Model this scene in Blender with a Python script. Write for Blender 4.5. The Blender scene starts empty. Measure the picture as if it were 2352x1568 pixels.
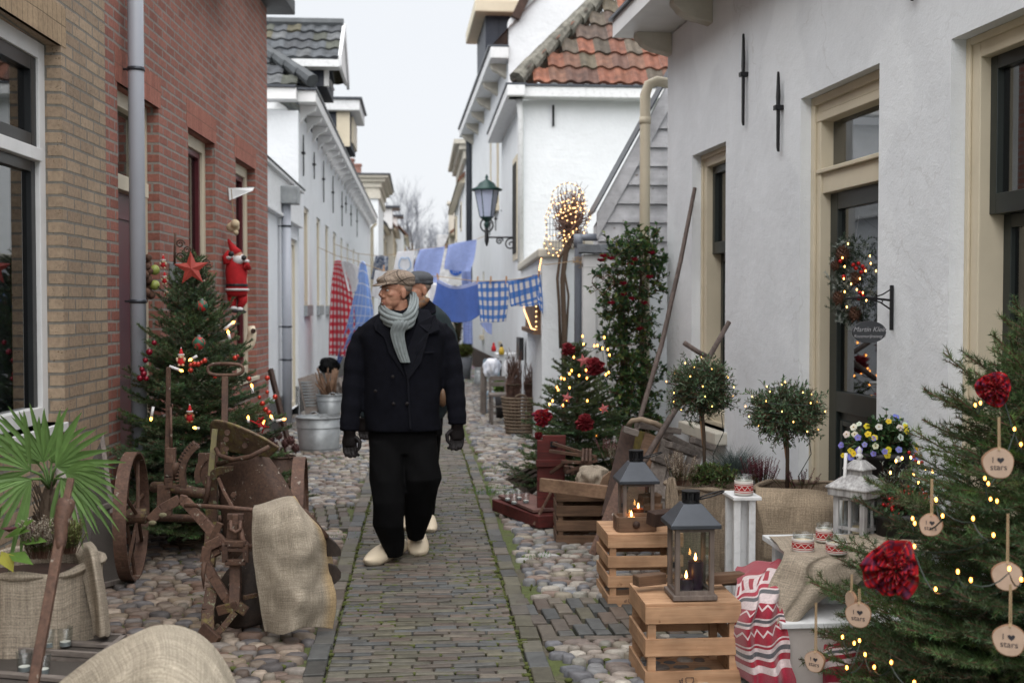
import bpy,bmesh,math,random
import numpy as np
from mathutils import noise as mnoise
from mathutils import Vector,Matrix
V = Vector
pi = math.pi
sc = bpy.context.scene
C = sc.collection
rnd = random.Random(7)

# ------------------------------------------------------------ camera, sky, light
FPX = 2700.0                       # focal length in pixels of a 2352 px wide picture
YAW = math.atan(211/FPX); PIT = math.atan(79/FPX)
EYE = V((0,0,1.566))
cd = bpy.data.cameras.new('camera'); cam = bpy.data.objects.new('camera',cd); C.objects.link(cam)
cam.location = EYE; cam.rotation_euler = (pi/2 - PIT,0,-YAW)
cd.sensor_width = 36; cd.lens = 36*FPX/2352; cd.clip_start = .05; cd.clip_end = 1000
cd.dof.use_dof = True; cd.dof.focus_distance = 5.4; cd.dof.aperture_fstop = 3.4
sc.camera = cam
RC = cam.rotation_euler.to_matrix()
SUN_EL,SUN_AZ = math.radians(62),math.radians(200)
w = bpy.data.worlds.new("World"); sc.world = w; w.use_nodes = True
nt = w.node_tree; bg = nt.nodes['Background']
sky = nt.nodes.new('ShaderNodeTexSky'); sky.sky_type = 'NISHITA'; sky.sun_disc = False
sky.sun_elevation = SUN_EL; sky.sun_rotation = SUN_AZ; sky.dust_density = 4; sky.air_density = 1.0
mx = nt.nodes.new('ShaderNodeMix'); mx.data_type = 'RGBA'; mx.inputs[0].default_value = .93
nt.links.new(sky.outputs[0],mx.inputs[6])
cn = nt.nodes.new('ShaderNodeTexNoise'); cn.inputs['Scale'].default_value = 1.6; cn.inputs['Detail'].default_value = 3
cr = nt.nodes.new('ShaderNodeValToRGB')        # the thin grey cloud layer that covers the whole sky
cr.color_ramp.elements[0].position = .3; cr.color_ramp.elements[0].color = (4.65,4.8,5.0,1)
cr.color_ramp.elements[1].position = .75; cr.color_ramp.elements[1].color = (4.95,5.05,5.2,1)
nt.links.new(cn.outputs[0],cr.inputs[0]); nt.links.new(cr.outputs[0],mx.inputs[7])
nt.links.new(mx.outputs[2],bg.inputs[0]); bg.inputs[1].default_value = .05
sl = bpy.data.lights.new('sun','SUN'); so = bpy.data.objects.new('sun',sl); C.objects.link(so)
sl.energy = 1.5; sl.angle = math.radians(100); sl.color = (1,.985,.965)
so.rotation_euler = (pi/2 - SUN_EL,0,pi - SUN_AZ)
sc.view_settings.view_transform = 'Standard'; sc.view_settings.look = 'None'
sc.view_settings.exposure = 1.95; sc.view_settings.gamma = 1

# ------------------------------------------------------------ from picture to place
def ray(px,py): return RC @ V(((px - 1176)/FPX,(784 - py)/FPX,-1))
def W(px,py,Y):
    d = ray(px,py); return EYE + d*(Y/d.y)
def G(px,py,z=0.0):
    d = ray(px,py); return EYE + d*((z - EYE.z)/d.z)
class Plane:                       # a vertical wall plane through A, direction towards B; t metres along, z up
    def __init__(s,A,B,side):
        s.A = V((A[0],A[1],0)); d = V((B[0] - A[0],B[1] - A[1],0)); s.L = d.length; s.d = d.normalized()
        s.n = V((s.d.y,-s.d.x,0))*side      # outward, towards the street
    def hit(s,px,py):
        r = ray(px,py); k = (s.A - EYE).dot(s.n)/r.dot(s.n); p = EYE + r*k
        return ((p - s.A).dot(s.d),p.z)
    def pt(s,t,z,off=0): return s.A + s.d*t + s.n*off + V((0,0,z))

# ------------------------------------------------------------ mesh builder
def worg(p):
    o = V((0,0,0))
    while p: o = o + p.location; p = p.parent
    return o
class MB:
    def __init__(s): s.v = []; s.f = []; s.c = []; s.uv = {}; s.col = None
    def _c(s,n):
        if s.col is not None: s.c += [s.col]*n
    def add(s,vs,fs):
        b = len(s.v); s.v += [tuple(v) for v in vs]; s.f += [tuple(i + b for i in f) for f in fs]; s._c(len(vs)); return s
    def box(s,c,d,R=None,tx=1,ty=1):
        h = [x/2 for x in d]; P = []
        for z in (-1,1):
            for x,y in ((-1,-1),(1,-1),(1,1),(-1,1)):
                p = V((x*h[0]*(tx if z > 0 else 1),y*h[1]*(ty if z > 0 else 1),z*h[2]))
                P.append(V(c) + (R @ p if R else p))
        return s.add(P,[(0,3,2,1),(4,5,6,7),(0,1,5,4),(1,2,6,5),(2,3,7,6),(3,0,4,7)])
    def bar(s,p0,p1,w,h,up=None):       # rectangular bar between two points; h measured along up
        p0,p1 = V(p0),V(p1); d = (p1 - p0); L = d.length; d.normalize()
        u = V(up) if up else V((0,0,1))
        if abs(d.dot(u.normalized())) > .99: u = V((0,1,0))
        x = d.cross(u).normalized(); u = x.cross(d)
        R = Matrix((x,d,u)).transposed()
        return s.box((p0 + p1)/2,(w,L,h),R)
    def tube(s,P,r,n=8,closed=False,flat=1):
        P = [V(p) for p in P]; N = len(P)
        if not hasattr(r,'__len__'): r = [r]*N
        rings = []; prev = None
        for i in range(N):
            a = P[i - 1] if (i or closed) else P[0]; b = P[(i + 1) % N] if (i < N - 1 or closed) else P[-1]
            d = (b - a); d = d.normalized() if d.length > 1e-9 else V((0,0,1))
            if prev is None: x = d.orthogonal().normalized()
            else:
                x = prev - d*prev.dot(d); x = x.normalized() if x.length > 1e-6 else d.orthogonal().normalized()
            prev = x; y = d.cross(x)
            rings.append([P[i] + (x*math.cos(2*pi*k/n) + y*math.sin(2*pi*k/n)*flat)*r[i] for k in range(n)])
        return s.loft(rings,closed)
    def loft(s,rings,closed=False,caps=True):
        n = len(rings[0]); b = len(s.v); N = len(rings)
        for q in rings: s.v += [tuple(v) for v in q]
        s._c(n*N)
        for i in range(N if closed else N - 1):
            j = (i + 1) % N
            for k in range(n): s.f.append((b + i*n + k,b + i*n + (k + 1) % n,b + j*n + (k + 1) % n,b + j*n + k))
        if caps and not closed:
            s.f.append(tuple(b + k for k in range(n))[::-1]); s.f.append(tuple(b + (N - 1)*n + k for k in range(n)))
        return s
    def lathe(s,prof,o=(0,0,0),n=24,R=None,sx=1,sy=1,caps=True):
        o = V(o); rings = []
        for r,z in prof:
            q = []
            for k in range(n):
                p = V((r*sx*math.cos(2*pi*k/n),r*sy*math.sin(2*pi*k/n),z)); q.append(o + (R @ p if R else p))
            rings.append(q)
        return s.loft(rings,False,caps)
    def sph(s,c,r,n=12,m=8,R=None):
        if not hasattr(r,'__len__'): r = (r,r,r)
        c = V(c); b = len(s.v); P = [V((0,0,-r[2]))]
        for i in range(1,m):
            a = -pi/2 + pi*i/m
            for k in range(n):
                P.append(V((r[0]*math.cos(a)*math.cos(2*pi*k/n),r[1]*math.cos(a)*math.sin(2*pi*k/n),r[2]*math.sin(a))))
        P.append(V((0,0,r[2]))); F = []
        for k in range(n): F.append((0,1 + (k + 1) % n,1 + k)); F.append((len(P) - 1,1 + (m - 2)*n + k,1 + (m - 2)*n + (k + 1) % n))
        for i in range(m - 2):
            for k in range(n): F.append((1 + i*n + k,1 + i*n + (k + 1) % n,1 + (i + 1)*n + (k + 1) % n,1 + (i + 1)*n + k))
        return s.add([c + (R @ p if R else p) for p in P],F)
    def prism(s,pts,th):                   # planar outline (3D points) pushed along the vector th
        pts = [V(p) for p in pts]; th = V(th); n = len(pts)
        F = [tuple(range(n))[::-1],tuple(range(n,2*n))] + [(k,(k + 1) % n,n + (k + 1) % n,n + k) for k in range(n)]
        return s.add(pts + [p + th for p in pts],F)
    def quad(s,a,b,c,d): return s.add([a,b,c,d],[(0,1,2,3)])
    def grid(s,fn,nu,nv):
        b = len(s.v)
        for j in range(nv + 1):
            for i in range(nu + 1):
                s.uv[len(s.v)] = (i/nu,j/nv); s.v.append(tuple(fn(i/nu,j/nv)))
        s._c((nu + 1)*(nv + 1))
        for j in range(nv):
            for i in range(nu): q = b + j*(nu + 1) + i; s.f.append((q,q + 1,q + nu + 2,q + nu + 1))
        return s
    def leaf(s,p,d,L,wd,up=V((0,0,1)),fold=.25):
        p = V(p); d = V(d).normalized(); x = d.cross(V(up))
        x = x.normalized() if x.length > 1e-4 else V((1,0,0)); u = x.cross(d)
        return s.add([p,p + d*L*.45 + x*wd/2 + u*wd*fold,p + d*L,p + d*L*.45 - x*wd/2 + u*wd*fold],[(0,1,2),(0,2,3)])
    def build(s,name,mat,parent=None,smooth=False,bev=0,sub=0,solid=0,recalc=False):
        me = bpy.data.meshes.new(name); o = bpy.data.objects.new(name,me); C.objects.link(o)
        if parent: o.parent = parent; org = worg(parent)
        else:
            a = np.array(s.v); org = V(((a[:,0].min() + a[:,0].max())/2,(a[:,1].min() + a[:,1].max())/2,a[:,2].min()))
            o.location = org
        me.from_pydata([(x - org.x,y - org.y,z - org.z) for x,y,z in s.v],[],s.f)
        me.materials.append(mat)
        if s.c:
            ca = me.color_attributes.new('Col','FLOAT_COLOR','POINT')
            ca.data.foreach_set('color',np.array([(c[0],c[1],c[2],1) for c in s.c],dtype=np.float32).ravel())
        if s.uv:
            ul = me.uv_layers.new(name='UVMap'); li = np.zeros(len(me.loops),dtype=np.int32); me.loops.foreach_get('vertex_index',li)
            ul.data.foreach_set('uv',np.array([s.uv.get(int(i),(0,0)) for i in li],dtype=np.float32).ravel())
        if recalc:
            bm = bmesh.new(); bm.from_mesh(me); bmesh.ops.recalc_face_normals(bm,faces=bm.faces); bm.to_mesh(me); bm.free()
        if smooth: me.shade_smooth()
        if solid: m = o.modifiers.new('s','SOLIDIFY'); m.thickness = solid; m.offset = 0
        if bev: m = o.modifiers.new('b','BEVEL'); m.width = bev; m.segments = 2; m.limit_method = 'ANGLE'
        if sub: m = o.modifiers.new('u','SUBSURF'); m.levels = m.render_levels = sub
        return o
def npmesh(name,mat,parent,Vt,F,col=None):          # big vectorised triangle / quad soups
    me = bpy.data.meshes.new(name); o = bpy.data.objects.new(name,me); C.objects.link(o)
    org = worg(parent) if parent else V((0,0,0))
    if parent: o.parent = parent
    else: org = V((float(Vt[:,0].mean()),float(Vt[:,1].mean()),float(Vt[:,2].min()))); o.location = org
    Vt = np.asarray(Vt,dtype=np.float32) - np.array(org,dtype=np.float32); k = F.shape[1]
    me.vertices.add(len(Vt)); me.vertices.foreach_set('co',Vt.ravel())
    me.loops.add(F.size); me.loops.foreach_set('vertex_index',F.ravel().astype(np.int32))
    me.polygons.add(len(F)); me.polygons.foreach_set('loop_start',np.arange(0,F.size,k,dtype=np.int32))
    me.update(calc_edges=True); me.materials.append(mat)
    if col is not None:
        ca = me.color_attributes.new('Col','FLOAT_COLOR','POINT')
        ca.data.foreach_set('color',np.concatenate([col,np.ones((len(col),1))],1).astype(np.float32).ravel())
    return o
def remesh(o,vox,smooth=4):                            # fuse overlapping pieces into one continuous skin
    m = o.modifiers.new('r','REMESH'); m.mode = 'VOXEL'; m.voxel_size = vox; m.use_smooth_shade = True
    if smooth: q = o.modifiers.new('sm','SMOOTH'); q.iterations = smooth; q.factor = .5
    dg = bpy.context.evaluated_depsgraph_get(); dg.update()
    me = bpy.data.meshes.new_from_object(o.evaluated_get(dg),depsgraph=dg); o.modifiers.clear(); o.data = me; me.shade_smooth()
    return o

def tag(o,label=None,cat=None,group=None,kind=None):
    if label: o['label'] = label
    if cat: o['category'] = cat
    if group: o['group'] = group
    if kind: o['kind'] = kind
    return o
def thing(name,label,cat,loc=(0,0,0),group=None):
    o = bpy.data.objects.new(name,None); C.objects.link(o); o.location = V(loc); o.empty_display_size = .1
    return tag(o,label,cat,group)
def ctree(o,parent=None):
    c = o.copy(); C.objects.link(c)
    if parent: c.parent = parent
    for ch in list(o.children): ctree(ch,c)
    return c
def place(o,loc,rz=0,s=1,label=None):
    o.location = V(loc); o.rotation_euler = (0,0,rz); o.scale = (s,s,s)
    if label: o['label'] = label
    return o
def text(body,size,mat,parent,origin,ux,uy,ext=.0006,name='lettering',align='CENTER',shear=0):
    cu = bpy.data.curves.new('t','FONT'); cu.body = body; cu.size = size; cu.extrude = ext; cu.align_x = align; cu.align_y = 'CENTER'; cu.shear = shear
    t = bpy.data.objects.new('t',cu); C.objects.link(t)
    dg = bpy.context.evaluated_depsgraph_get(); dg.update()
    me = bpy.data.meshes.new_from_object(t.evaluated_get(dg),depsgraph=dg); bpy.data.objects.remove(t)
    ux = V(ux).normalized(); uy = V(uy).normalized(); uz = ux.cross(uy); og = V(origin) - worg(parent)
    me.transform(Matrix.Translation(og) @ Matrix((ux,uy,uz)).transposed().to_4x4())
    me.materials.clear(); me.materials.append(mat)
    o = bpy.data.objects.new(name,me); C.objects.link(o); o.parent = parent
    return o

# ------------------------------------------------------------ materials
def nmat(name):
    m = bpy.data.materials.new(name); m.use_nodes = True; t = m.node_tree
    return m,t,t.nodes['Principled BSDF']
def N(t,typ,**k):
    n = t.nodes.new('ShaderNode' + typ)
    for a,b in k.items():
        if a[0] == '_': n.inputs[a[1:].replace('_',' ')].default_value = b
        else: setattr(n,a,b)
    return n
def L(t,a,b): t.links.new(a,b)
def math_(t,op,a,b=None):
    n = N(t,'Math',operation=op)
    for i,x in enumerate((a,b)):
        if x is None: continue
        if isinstance(x,(int,float)): n.inputs[i].default_value = x
        else: L(t,x,n.inputs[i])
    return n.outputs[0]
def mixc(t,fac,a,b,mode='MIX'):
    n = N(t,'Mix',data_type='RGBA',blend_type=mode)
    for i,x in ((0,fac),(6,a),(7,b)):
        if isinstance(x,(int,float)): n.inputs[i].default_value = x
        elif isinstance(x,tuple): n.inputs[i].default_value = (x[0],x[1],x[2],1)
        else: L(t,x,n.inputs[i])
    return n.outputs[2]
def ramp(t,x,a,b,lo=(0,0,0),hi=(1,1,1)):
    n = N(t,'ValToRGB'); e = n.color_ramp.elements; e[0].position = a; e[1].position = b
    e[0].color = (*lo,1); e[1].color = (*hi,1); L(t,x,n.inputs[0]); return n.outputs[0]
def coords(t,sx=1,sy=1,sz=1):
    c = N(t,'TexCoord'); m = N(t,'Mapping'); m.inputs['Scale'].default_value = (sx,sy,sz); L(t,c.outputs['Object'],m.inputs[0]); return m.outputs[0]
def noise(t,vec,scale,detail=5,rough=.6):
    n = N(t,'TexNoise',_Scale=scale,_Detail=detail,_Roughness=rough); L(t,vec,n.inputs['Vector']); return n.outputs[0]
def bump(t,p,h,st,dist=.01):
    n = N(t,'Bump',_Strength=st,_Distance=dist); L(t,h,n.inputs['Height']); L(t,n.outputs[0],p.inputs['Normal'])
def mat(name,c,rough=.75,metal=0,var=.25,sc_=8,b=.25,bs=60,bd=.004,st=(1,1,1),c2=None,lo=.35,hi=.7,spec=.4):
    m,t,p = nmat(name); v = coords(t,*st)
    n1 = noise(t,v,sc_); f = ramp(t,n1,lo,hi)
    c2 = c2 or tuple(x*(1 - var) for x in c)
    L(t,mixc(t,f,c2,c),p.inputs['Base Color'])
    p.inputs['Roughness'].default_value = rough; p.inputs['Metallic'].default_value = metal; p.inputs['Specular IOR Level'].default_value = spec
    if b: bump(t,p,noise(t,v,bs),b,bd)
    return m
def attr_mat(name,rough=.7,b=.3,bs=80,bd=.004,var=.3,vs=20,trans=0,spec=.4):
    m,t,p = nmat(name); a = N(t,'Attribute',attribute_name='Col'); v = coords(t)
    n1 = noise(t,v,vs); g = ramp(t,n1,.3,.7,(1 - var,)*3,(1 + var*.4,)*3)
    L(t,mixc(t,1.0,a.outputs[0],g,'MULTIPLY'),p.inputs['Base Color'])
    p.inputs['Roughness'].default_value = rough; p.inputs['Specular IOR Level'].default_value = spec
    if b: bump(t,p,noise(t,v,bs),b,bd)
    if trans:
        tr = N(t,'BsdfTranslucent'); L(t,a.outputs[0],tr.inputs[0]); ms = N(t,'MixShader'); ms.inputs[0].default_value = trans
        L(t,p.outputs[0],ms.inputs[1]); L(t,tr.outputs[0],ms.inputs[2]); L(t,ms.outputs[0],t.nodes['Material Output'].inputs[0])
    return m
def glow(name,c,st):
    m,t,p = nmat(name); p.inputs['Base Color'].default_value = (*c,1); p.inputs['Emission Color'].default_value = (*c,1); p.inputs['Emission Strength'].default_value = st; return m
def brick(name,c1,c2,mort,bw=.235,rh=.0705,ms=.008,soldier=False,spec2=None):
    m,t,p = nmat(name); tc = N(t,'TexCoord'); g = N(t,'NewGeometry')
    sx = N(t,'SeparateXYZ'); L(t,tc.outputs['Object'],sx.inputs[0]); sn = N(t,'SeparateXYZ'); L(t,g.outputs['True Normal'],sn.inputs[0])
    f = math_(t,'GREATER_THAN',math_(t,'ABSOLUTE',sn.outputs[0]),.5)
    u = math_(t,'ADD',math_(t,'MULTIPLY',f,sx.outputs[1]),math_(t,'MULTIPLY',math_(t,'SUBTRACT',1.0,f),sx.outputs[0]))
    cv = N(t,'CombineXYZ')
    if soldier: L(t,sx.outputs[2],cv.inputs[0]); L(t,u,cv.inputs[1])
    else: L(t,u,cv.inputs[0]); L(t,sx.outputs[2],cv.inputs[1])
    # the courses wander a little
    wob = N(t,'TexNoise',_Scale=6.0,_Detail=2.0); L(t,tc.outputs['Object'],wob.inputs['Vector'])
    wa = N(t,'VectorMath',operation='SCALE'); L(t,wob.outputs['Color'],wa.inputs[0]); wa.inputs['Scale'].default_value = .008
    va = N(t,'VectorMath',operation='ADD'); L(t,cv.outputs[0],va.inputs[0]); L(t,wa.outputs[0],va.inputs[1])
    b = N(t,'TexBrick',_Scale=1.0,_Mortar_Size=ms,_Mortar_Smooth=.25,_Bias=-.1,_Brick_Width=bw,_Row_Height=rh)
    b.offset = 0 if soldier else .5
    if soldier: b.inputs['Brick Width'].default_value = .24
    L(t,va.outputs[0],b.inputs['Vector'])
    b.inputs['Color1'].default_value = (*c1,1); b.inputs['Color2'].default_value = (*c2,1); b.inputs['Mortar'].default_value = (*mort,1)
    n1 = noise(t,tc.outputs['Object'],40,6); n2 = noise(t,tc.outputs['Object'],1.5,4)
    col = mixc(t,1.0,b.outputs[0],ramp(t,n1,.25,.7,(.72,)*3,(1.12,)*3),'MULTIPLY')
    col = mixc(t,1.0,col,ramp(t,n2,.25,.75,(.82,)*3,(1.1,)*3),'MULTIPLY')
    if spec2:      # dark crackle in the face of the brick
        mu = noise(t,tc.outputs['Object'],95,3,.7); mk = ramp(t,mu,.34,.40,(1,1,1),(0,0,0))
        mk2 = math_(t,'MULTIPLY',mk,ramp(t,noise(t,tc.outputs['Object'],9,2),.45,.6))
        col = mixc(t,mk2,col,spec2)
    L(t,col,p.inputs['Base Color']); p.inputs['Roughness'].default_value = .85; p.inputs['Specular IOR Level'].default_value = .25
    h = math_(t,'ADD',math_(t,'MULTIPLY',b.outputs[1],-1.0),math_(t,'MULTIPLY',n1,.25)); bump(t,p,h,.8,.008)
    return m
def wood(name,c,c2,ax=0,rough=.7,gs=55,knots=True,b=.4):
    st = [gs,gs,gs]; st[ax] = gs*.06
    m,t,p = nmat(name); v = coords(t,*st); n1 = noise(t,v,1.0,6,.65); v2 = coords(t); n2 = noise(t,v2,5,3)
    col = mixc(t,ramp(t,n1,.3,.72),c2,c); col = mixc(t,1.0,col,ramp(t,n2,.3,.7,(.62,)*3,(1.12,)*3),'MULTIPLY')
    col = mixc(t,1.0,col,ramp(t,noise(t,coords(t),17,2),.68,.74,(1,1,1),(.55,.5,.45)),'MULTIPLY')
    L(t,col,p.inputs['Base Color']); p.inputs['Roughness'].default_value = rough; p.inputs['Specular IOR Level'].default_value = .3
    bump(t,p,n1,b,.003); return m
def cloth(name,base,stripes=(),uvs=(1,1),rough=.9,weave=220,b=.35,extra=None):
    # stripes: (axis, repeats, duty, colour, opacity) laid over the base colour in UV
    m,t,p = nmat(name); tc = N(t,'TexCoord'); s = N(t,'SeparateXYZ'); L(t,tc.outputs['UV'],s.inputs[0]); col = base
    for ax,rep,duty,cc,op in stripes:
        fr = math_(t,'FRACT',math_(t,'MULTIPLY',s.outputs[ax],rep)); k = math_(t,'MULTIPLY',math_(t,'LESS_THAN',fr,duty),op)
        col = mixc(t,k,col,cc)
    if extra: col = extra(t,s,col)
    nv = noise(t,tc.outputs['Object'],14,4)
    col = mixc(t,1.0,col,ramp(t,nv,.3,.7,(.86,)*3,(1.05,)*3),'MULTIPLY')
    L(t,col,p.inputs['Base Color']); p.inputs['Roughness'].default_value = rough; p.inputs['Specular IOR Level'].default_value = .15
    p.inputs['Sheen Weight'].default_value = .05
    bump(t,p,noise(t,tc.outputs['Object'],weave,3),b,.002); return m
def burlap(name,c,edge=None):
    m,t,p = nmat(name); tc = N(t,'TexCoord'); s = N(t,'SeparateXYZ'); L(t,tc.outputs['UV'],s.inputs[0])
    wv = []
    for ax in (0,1):
        nz = noise(t,tc.outputs['Object'],30,2); q = math_(t,'ADD',math_(t,'MULTIPLY',s.outputs[ax],900),math_(t,'MULTIPLY',nz,9))
        wv.append(math_(t,'SINE',q))
    h = math_(t,'MULTIPLY',wv[0],wv[1]); n1 = noise(t,tc.outputs['Object'],7,5); n3 = noise(t,tc.outputs['Object'],160,3)
    vs = N(t,'Mapping'); vs.inputs['Scale'].default_value = (160,4,1); L(t,tc.outputs['UV'],vs.inputs[0]); n4 = noise(t,vs.outputs[0],1.0,2)
    vs2 = N(t,'Mapping'); vs2.inputs['Scale'].default_value = (4,160,1); L(t,tc.outputs['UV'],vs2.inputs[0]); n5 = noise(t,vs2.outputs[0],1.0,2)
    col = mixc(t,ramp(t,n1,.3,.7),tuple(x*.78 for x in c),c)
    if edge: col = mixc(t,ramp(t,s.outputs[0],.84,.93),col,edge)
    for q in (n4,n5,n3): col = mixc(t,1.0,col,ramp(t,q,.32,.68,(.74,)*3,(1.14,)*3),'MULTIPLY')
    L(t,col,p.inputs['Base Color']); p.inputs['Roughness'].default_value = .95; p.inputs['Specular IOR Level'].default_value = .1
    bump(t,p,math_(t,'ADD',math_(t,'MULTIPLY',h,.3),math_(t,'ADD',n3,n4)),.6,.003); return m
def rustm(name,c=(.070,.037,.026),c2=(.115,.060,.036),moss=0):
    m,t,p = nmat(name); v = coords(t); n1 = noise(t,v,14,7); n2 = noise(t,v,70,4)
    col = mixc(t,ramp(t,n1,.35,.68),c,c2); col = mixc(t,1.0,col,ramp(t,n2,.3,.75,(.6,)*3,(1.25,)*3),'MULTIPLY')
    col = mixc(t,ramp(t,noise(t,v,26,3),.66,.70),col,(.28,.24,.20))
    if moss:
        mk = ramp(t,noise(t,v,17,7,.75),.58 - moss*.06,.64); col = mixc(t,math_(t,'MULTIPLY',mk,.8),col,(.20,.165,.05))
        mk = ramp(t,noise(t,v,40,5),.60,.64); col = mixc(t,math_(t,'MULTIPLY',mk,moss),col,(.20,.21,.13))
    L(t,col,p.inputs['Base Color']); p.inputs['Roughness'].default_value = .72; p.inputs['Metallic'].default_value = .15
    bump(t,p,n2,.5,.003); return m
def glassm(name,tint=(.9,.93,.93),rough=.02,alpha=.85):
    m,t,p = nmat(name); tr = N(t,'BsdfTransparent'); tr.inputs[0].default_value = (*tint,1)
    gl = N(t,'BsdfGlossy',_Roughness=rough); lw = N(t,'LayerWeight',_Blend=.5); ms = N(t,'MixShader')
    f = math_(t,'ADD',math_(t,'MULTIPLY',math_(t,'POWER',lw.outputs['Facing'],4.0),.6),.04 if alpha > .8 else .16)
    L(t,f,ms.inputs[0]); L(t,tr.outputs[0],ms.inputs[1]); L(t,gl.outputs[0],ms.inputs[2]); L(t,ms.outputs[0],t.nodes['Material Output'].inputs[0]); return m
def plaster(name,c,dirt=.85,b=.5,grain=90,cracks=False):
    m,t,p = nmat(name); v = coords(t); n1 = noise(t,v,2.2,6); n2 = noise(t,v,grain,4); n3 = noise(t,coords(t,8,8,.7),1.0,4); n4 = noise(t,v,11,5)
    col = mixc(t,ramp(t,n1,.3,.72),tuple(x*dirt for x in c),c)
    col = mixc(t,ramp(t,n3,.5,.8),col,tuple(x*(dirt + .04) for x in c))
    if cracks:      # fine cracks in the limewash, patches of newer paint and rain splash at the foot of the wall
        dn = N(t,'TexNoise',_Scale=3.0,_Detail=4.0); L(t,v,dn.inputs['Vector']); sv = N(t,'VectorMath',operation='SCALE'); L(t,dn.outputs['Color'],sv.inputs[0]); sv.inputs['Scale'].default_value = .5
        av = N(t,'VectorMath',operation='ADD'); L(t,v,av.inputs[0]); L(t,sv.outputs[0],av.inputs[1]); vo = N(t,'TexVoronoi',feature='DISTANCE_TO_EDGE',_Scale=1.4); L(t,av.outputs[0],vo.inputs['Vector'])
        ck = math_(t,'MULTIPLY',math_(t,'LESS_THAN',vo.outputs['Distance'],.006),ramp(t,noise(t,v,.9,3),.5,.6)); col = mixc(t,math_(t,'MULTIPLY',ck,.2),col,(.35,.34,.33))
        sz = N(t,'SeparateXYZ'); L(t,v,sz.inputs[0]); sp = math_(t,'MULTIPLY',ramp(t,math_(t,'ADD',sz.outputs[2],math_(t,'MULTIPLY',n4,.5)),.25,.75,(1,1,1),(0,0,0)),.5); col = mixc(t,sp,col,(.36,.34,.30))
        col = mixc(t,math_(t,'MULTIPLY',ramp(t,noise(t,v,1.1,2,.4),.55,.58),.5),col,tuple(min(.85,x*1.04) for x in c))
    L(t,col,p.inputs['Base Color']); p.inputs['Roughness'].default_value = .9; p.inputs['Specular IOR Level'].default_value = .2
    bump(t,p,math_(t,'ADD',math_(t,'MULTIPLY',n2,.35),math_(t,'ADD',n4,n1)),b,.012); return m

M = {}
M['white'] = plaster('white_plaster',(.755,.785,.825),.88,cracks=True); M['whitefar'] = plaster('white_wash',(.72,.745,.77),.9,.8,30)
M['yb'] = brick('yellow_brick',(.38,.285,.20),(.28,.205,.145),(.20,.185,.16),spec2=(.07,.04,.02))
M['rb'] = brick('red_brick',(.33,.14,.108),(.235,.095,.073),(.26,.23,.205),ms=.010)
M['ybs'] = brick('yellow_soldier',(.40,.29,.185),(.34,.245,.155),(.2,.15,.10),soldier=True,ms=.003)
M['rbs'] = brick('red_soldier',(.37,.15,.11),(.29,.11,.08),(.24,.12,.09),soldier=True,ms=.004)
M['cream'] = mat('cream_paint',(.62,.55,.42),.5,var=.12,b=.1,bs=30,sc_=3)
M['creamd'] = mat('cream_render',(.55,.52,.45),.8,var=.15)
M['wpaint'] = mat('white_paint',(.72,.72,.72),.45,var=.1,b=.12,bs=25,sc_=6)
M['wworn'] = mat('worn_white_paint',(.66,.67,.68),.6,var=.2,b=.3,bs=40,c2=(.54,.55,.555),sc_=18,lo=.3,hi=.5)
M['wwash'] = wood('whitewashed_wood',(.62,.62,.62),(.24,.23,.23),ax=2,gs=60)
M['black'] = mat('black_paint',(.018,.02,.022),.35,var=.3,b=.05)
M['dgreen'] = mat('dark_green_paint',(.022,.028,.026),.35,var=.2,b=.05)
M['navy'] = mat('dark_blue_boards',(.02,.027,.045),.5,var=.3,b=.1)
M['red_paint'] = mat('dark_red_paint',(.10,.012,.018),.4,var=.2,b=.05)
M['pvc'] = mat('grey_plastic_pipe',(.40,.42,.47),.35,var=.10,b=.04,sc_=4,st=(1,1,.3))
M['pvcd'] = mat('dark_grey_pipe',(.20,.22,.26),.45,var=.12,b=.05)
M['zinc'] = mat('zinc',(.34,.36,.37),.45,.35,var=.3,sc_=9,b=.15,bs=25)
M['zincd'] = mat('dark_zinc',(.065,.072,.085),.4,.5,var=.2,sc_=9,b=.08)
M['iron'] = mat('black_iron',(.015,.015,.017),.45,.3,b=.4,bs=40)
M['green_iron'] = mat('green_iron',(.02,.055,.05),.4,.2,b=.1)
M['rust'] = rustm('rusty_iron'); M['rustm'] = rustm('mossy_rusty_iron',moss=1.0); M['rustl'] = rustm('light_rusty_iron',(.095,.050,.036),(.15,.082,.054))
M['burlap'] = burlap('burlap',(.45,.38,.30)); M['burlape'] = burlap('burlap_yellow_hem',(.50,.43,.34),(.46,.34,.20)); M['burlapg'] = burlap('grey_burlap',(.34,.27,.20))
M['burlapl'] = burlap('pale_burlap',(.54,.47,.37))
M['burlape2'] = burlap('burlap_cloth_fine',(.38,.30,.215))
M['pine'] = wood('new_pine',(.58,.36,.215),(.40,.22,.12),0); M['piney'] = wood('new_pine_side',(.56,.355,.215),(.40,.22,.12),1)
M['oldwood'] = wood('old_brown_wood',(.22,.13,.08),(.10,.058,.036),0); M['greywood'] = wood('grey_weathered_wood',(.26,.225,.20),(.12,.10,.09),0)
M['greywoodz'] = wood('grey_weathered_post',(.24,.205,.18),(.11,.09,.08),2); M['dkwood'] = wood('dark_wood',(.075,.042,.03),(.035,.02,.016),2)
M['pole'] = wood('worn_pole',(.15,.115,.10),(.075,.055,.05),2,gs=50); M['redwood'] = wood('red_painted_wood',(.13,.022,.018),(.06,.016,.014),0,b=.2)
M['cap_l'] = wood('lantern_wood',(.23,.185,.16),(.13,.10,.085),2,gs=50)
M['greysid'] = wood('grey_siding',(.58,.58,.60),(.44,.44,.46),0,gs=14,b=.2)
M['slate'] = mat('dark_roof_tile',(.07,.078,.085),.6,var=.4,sc_=6,b=.4,bs=30)
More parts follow.
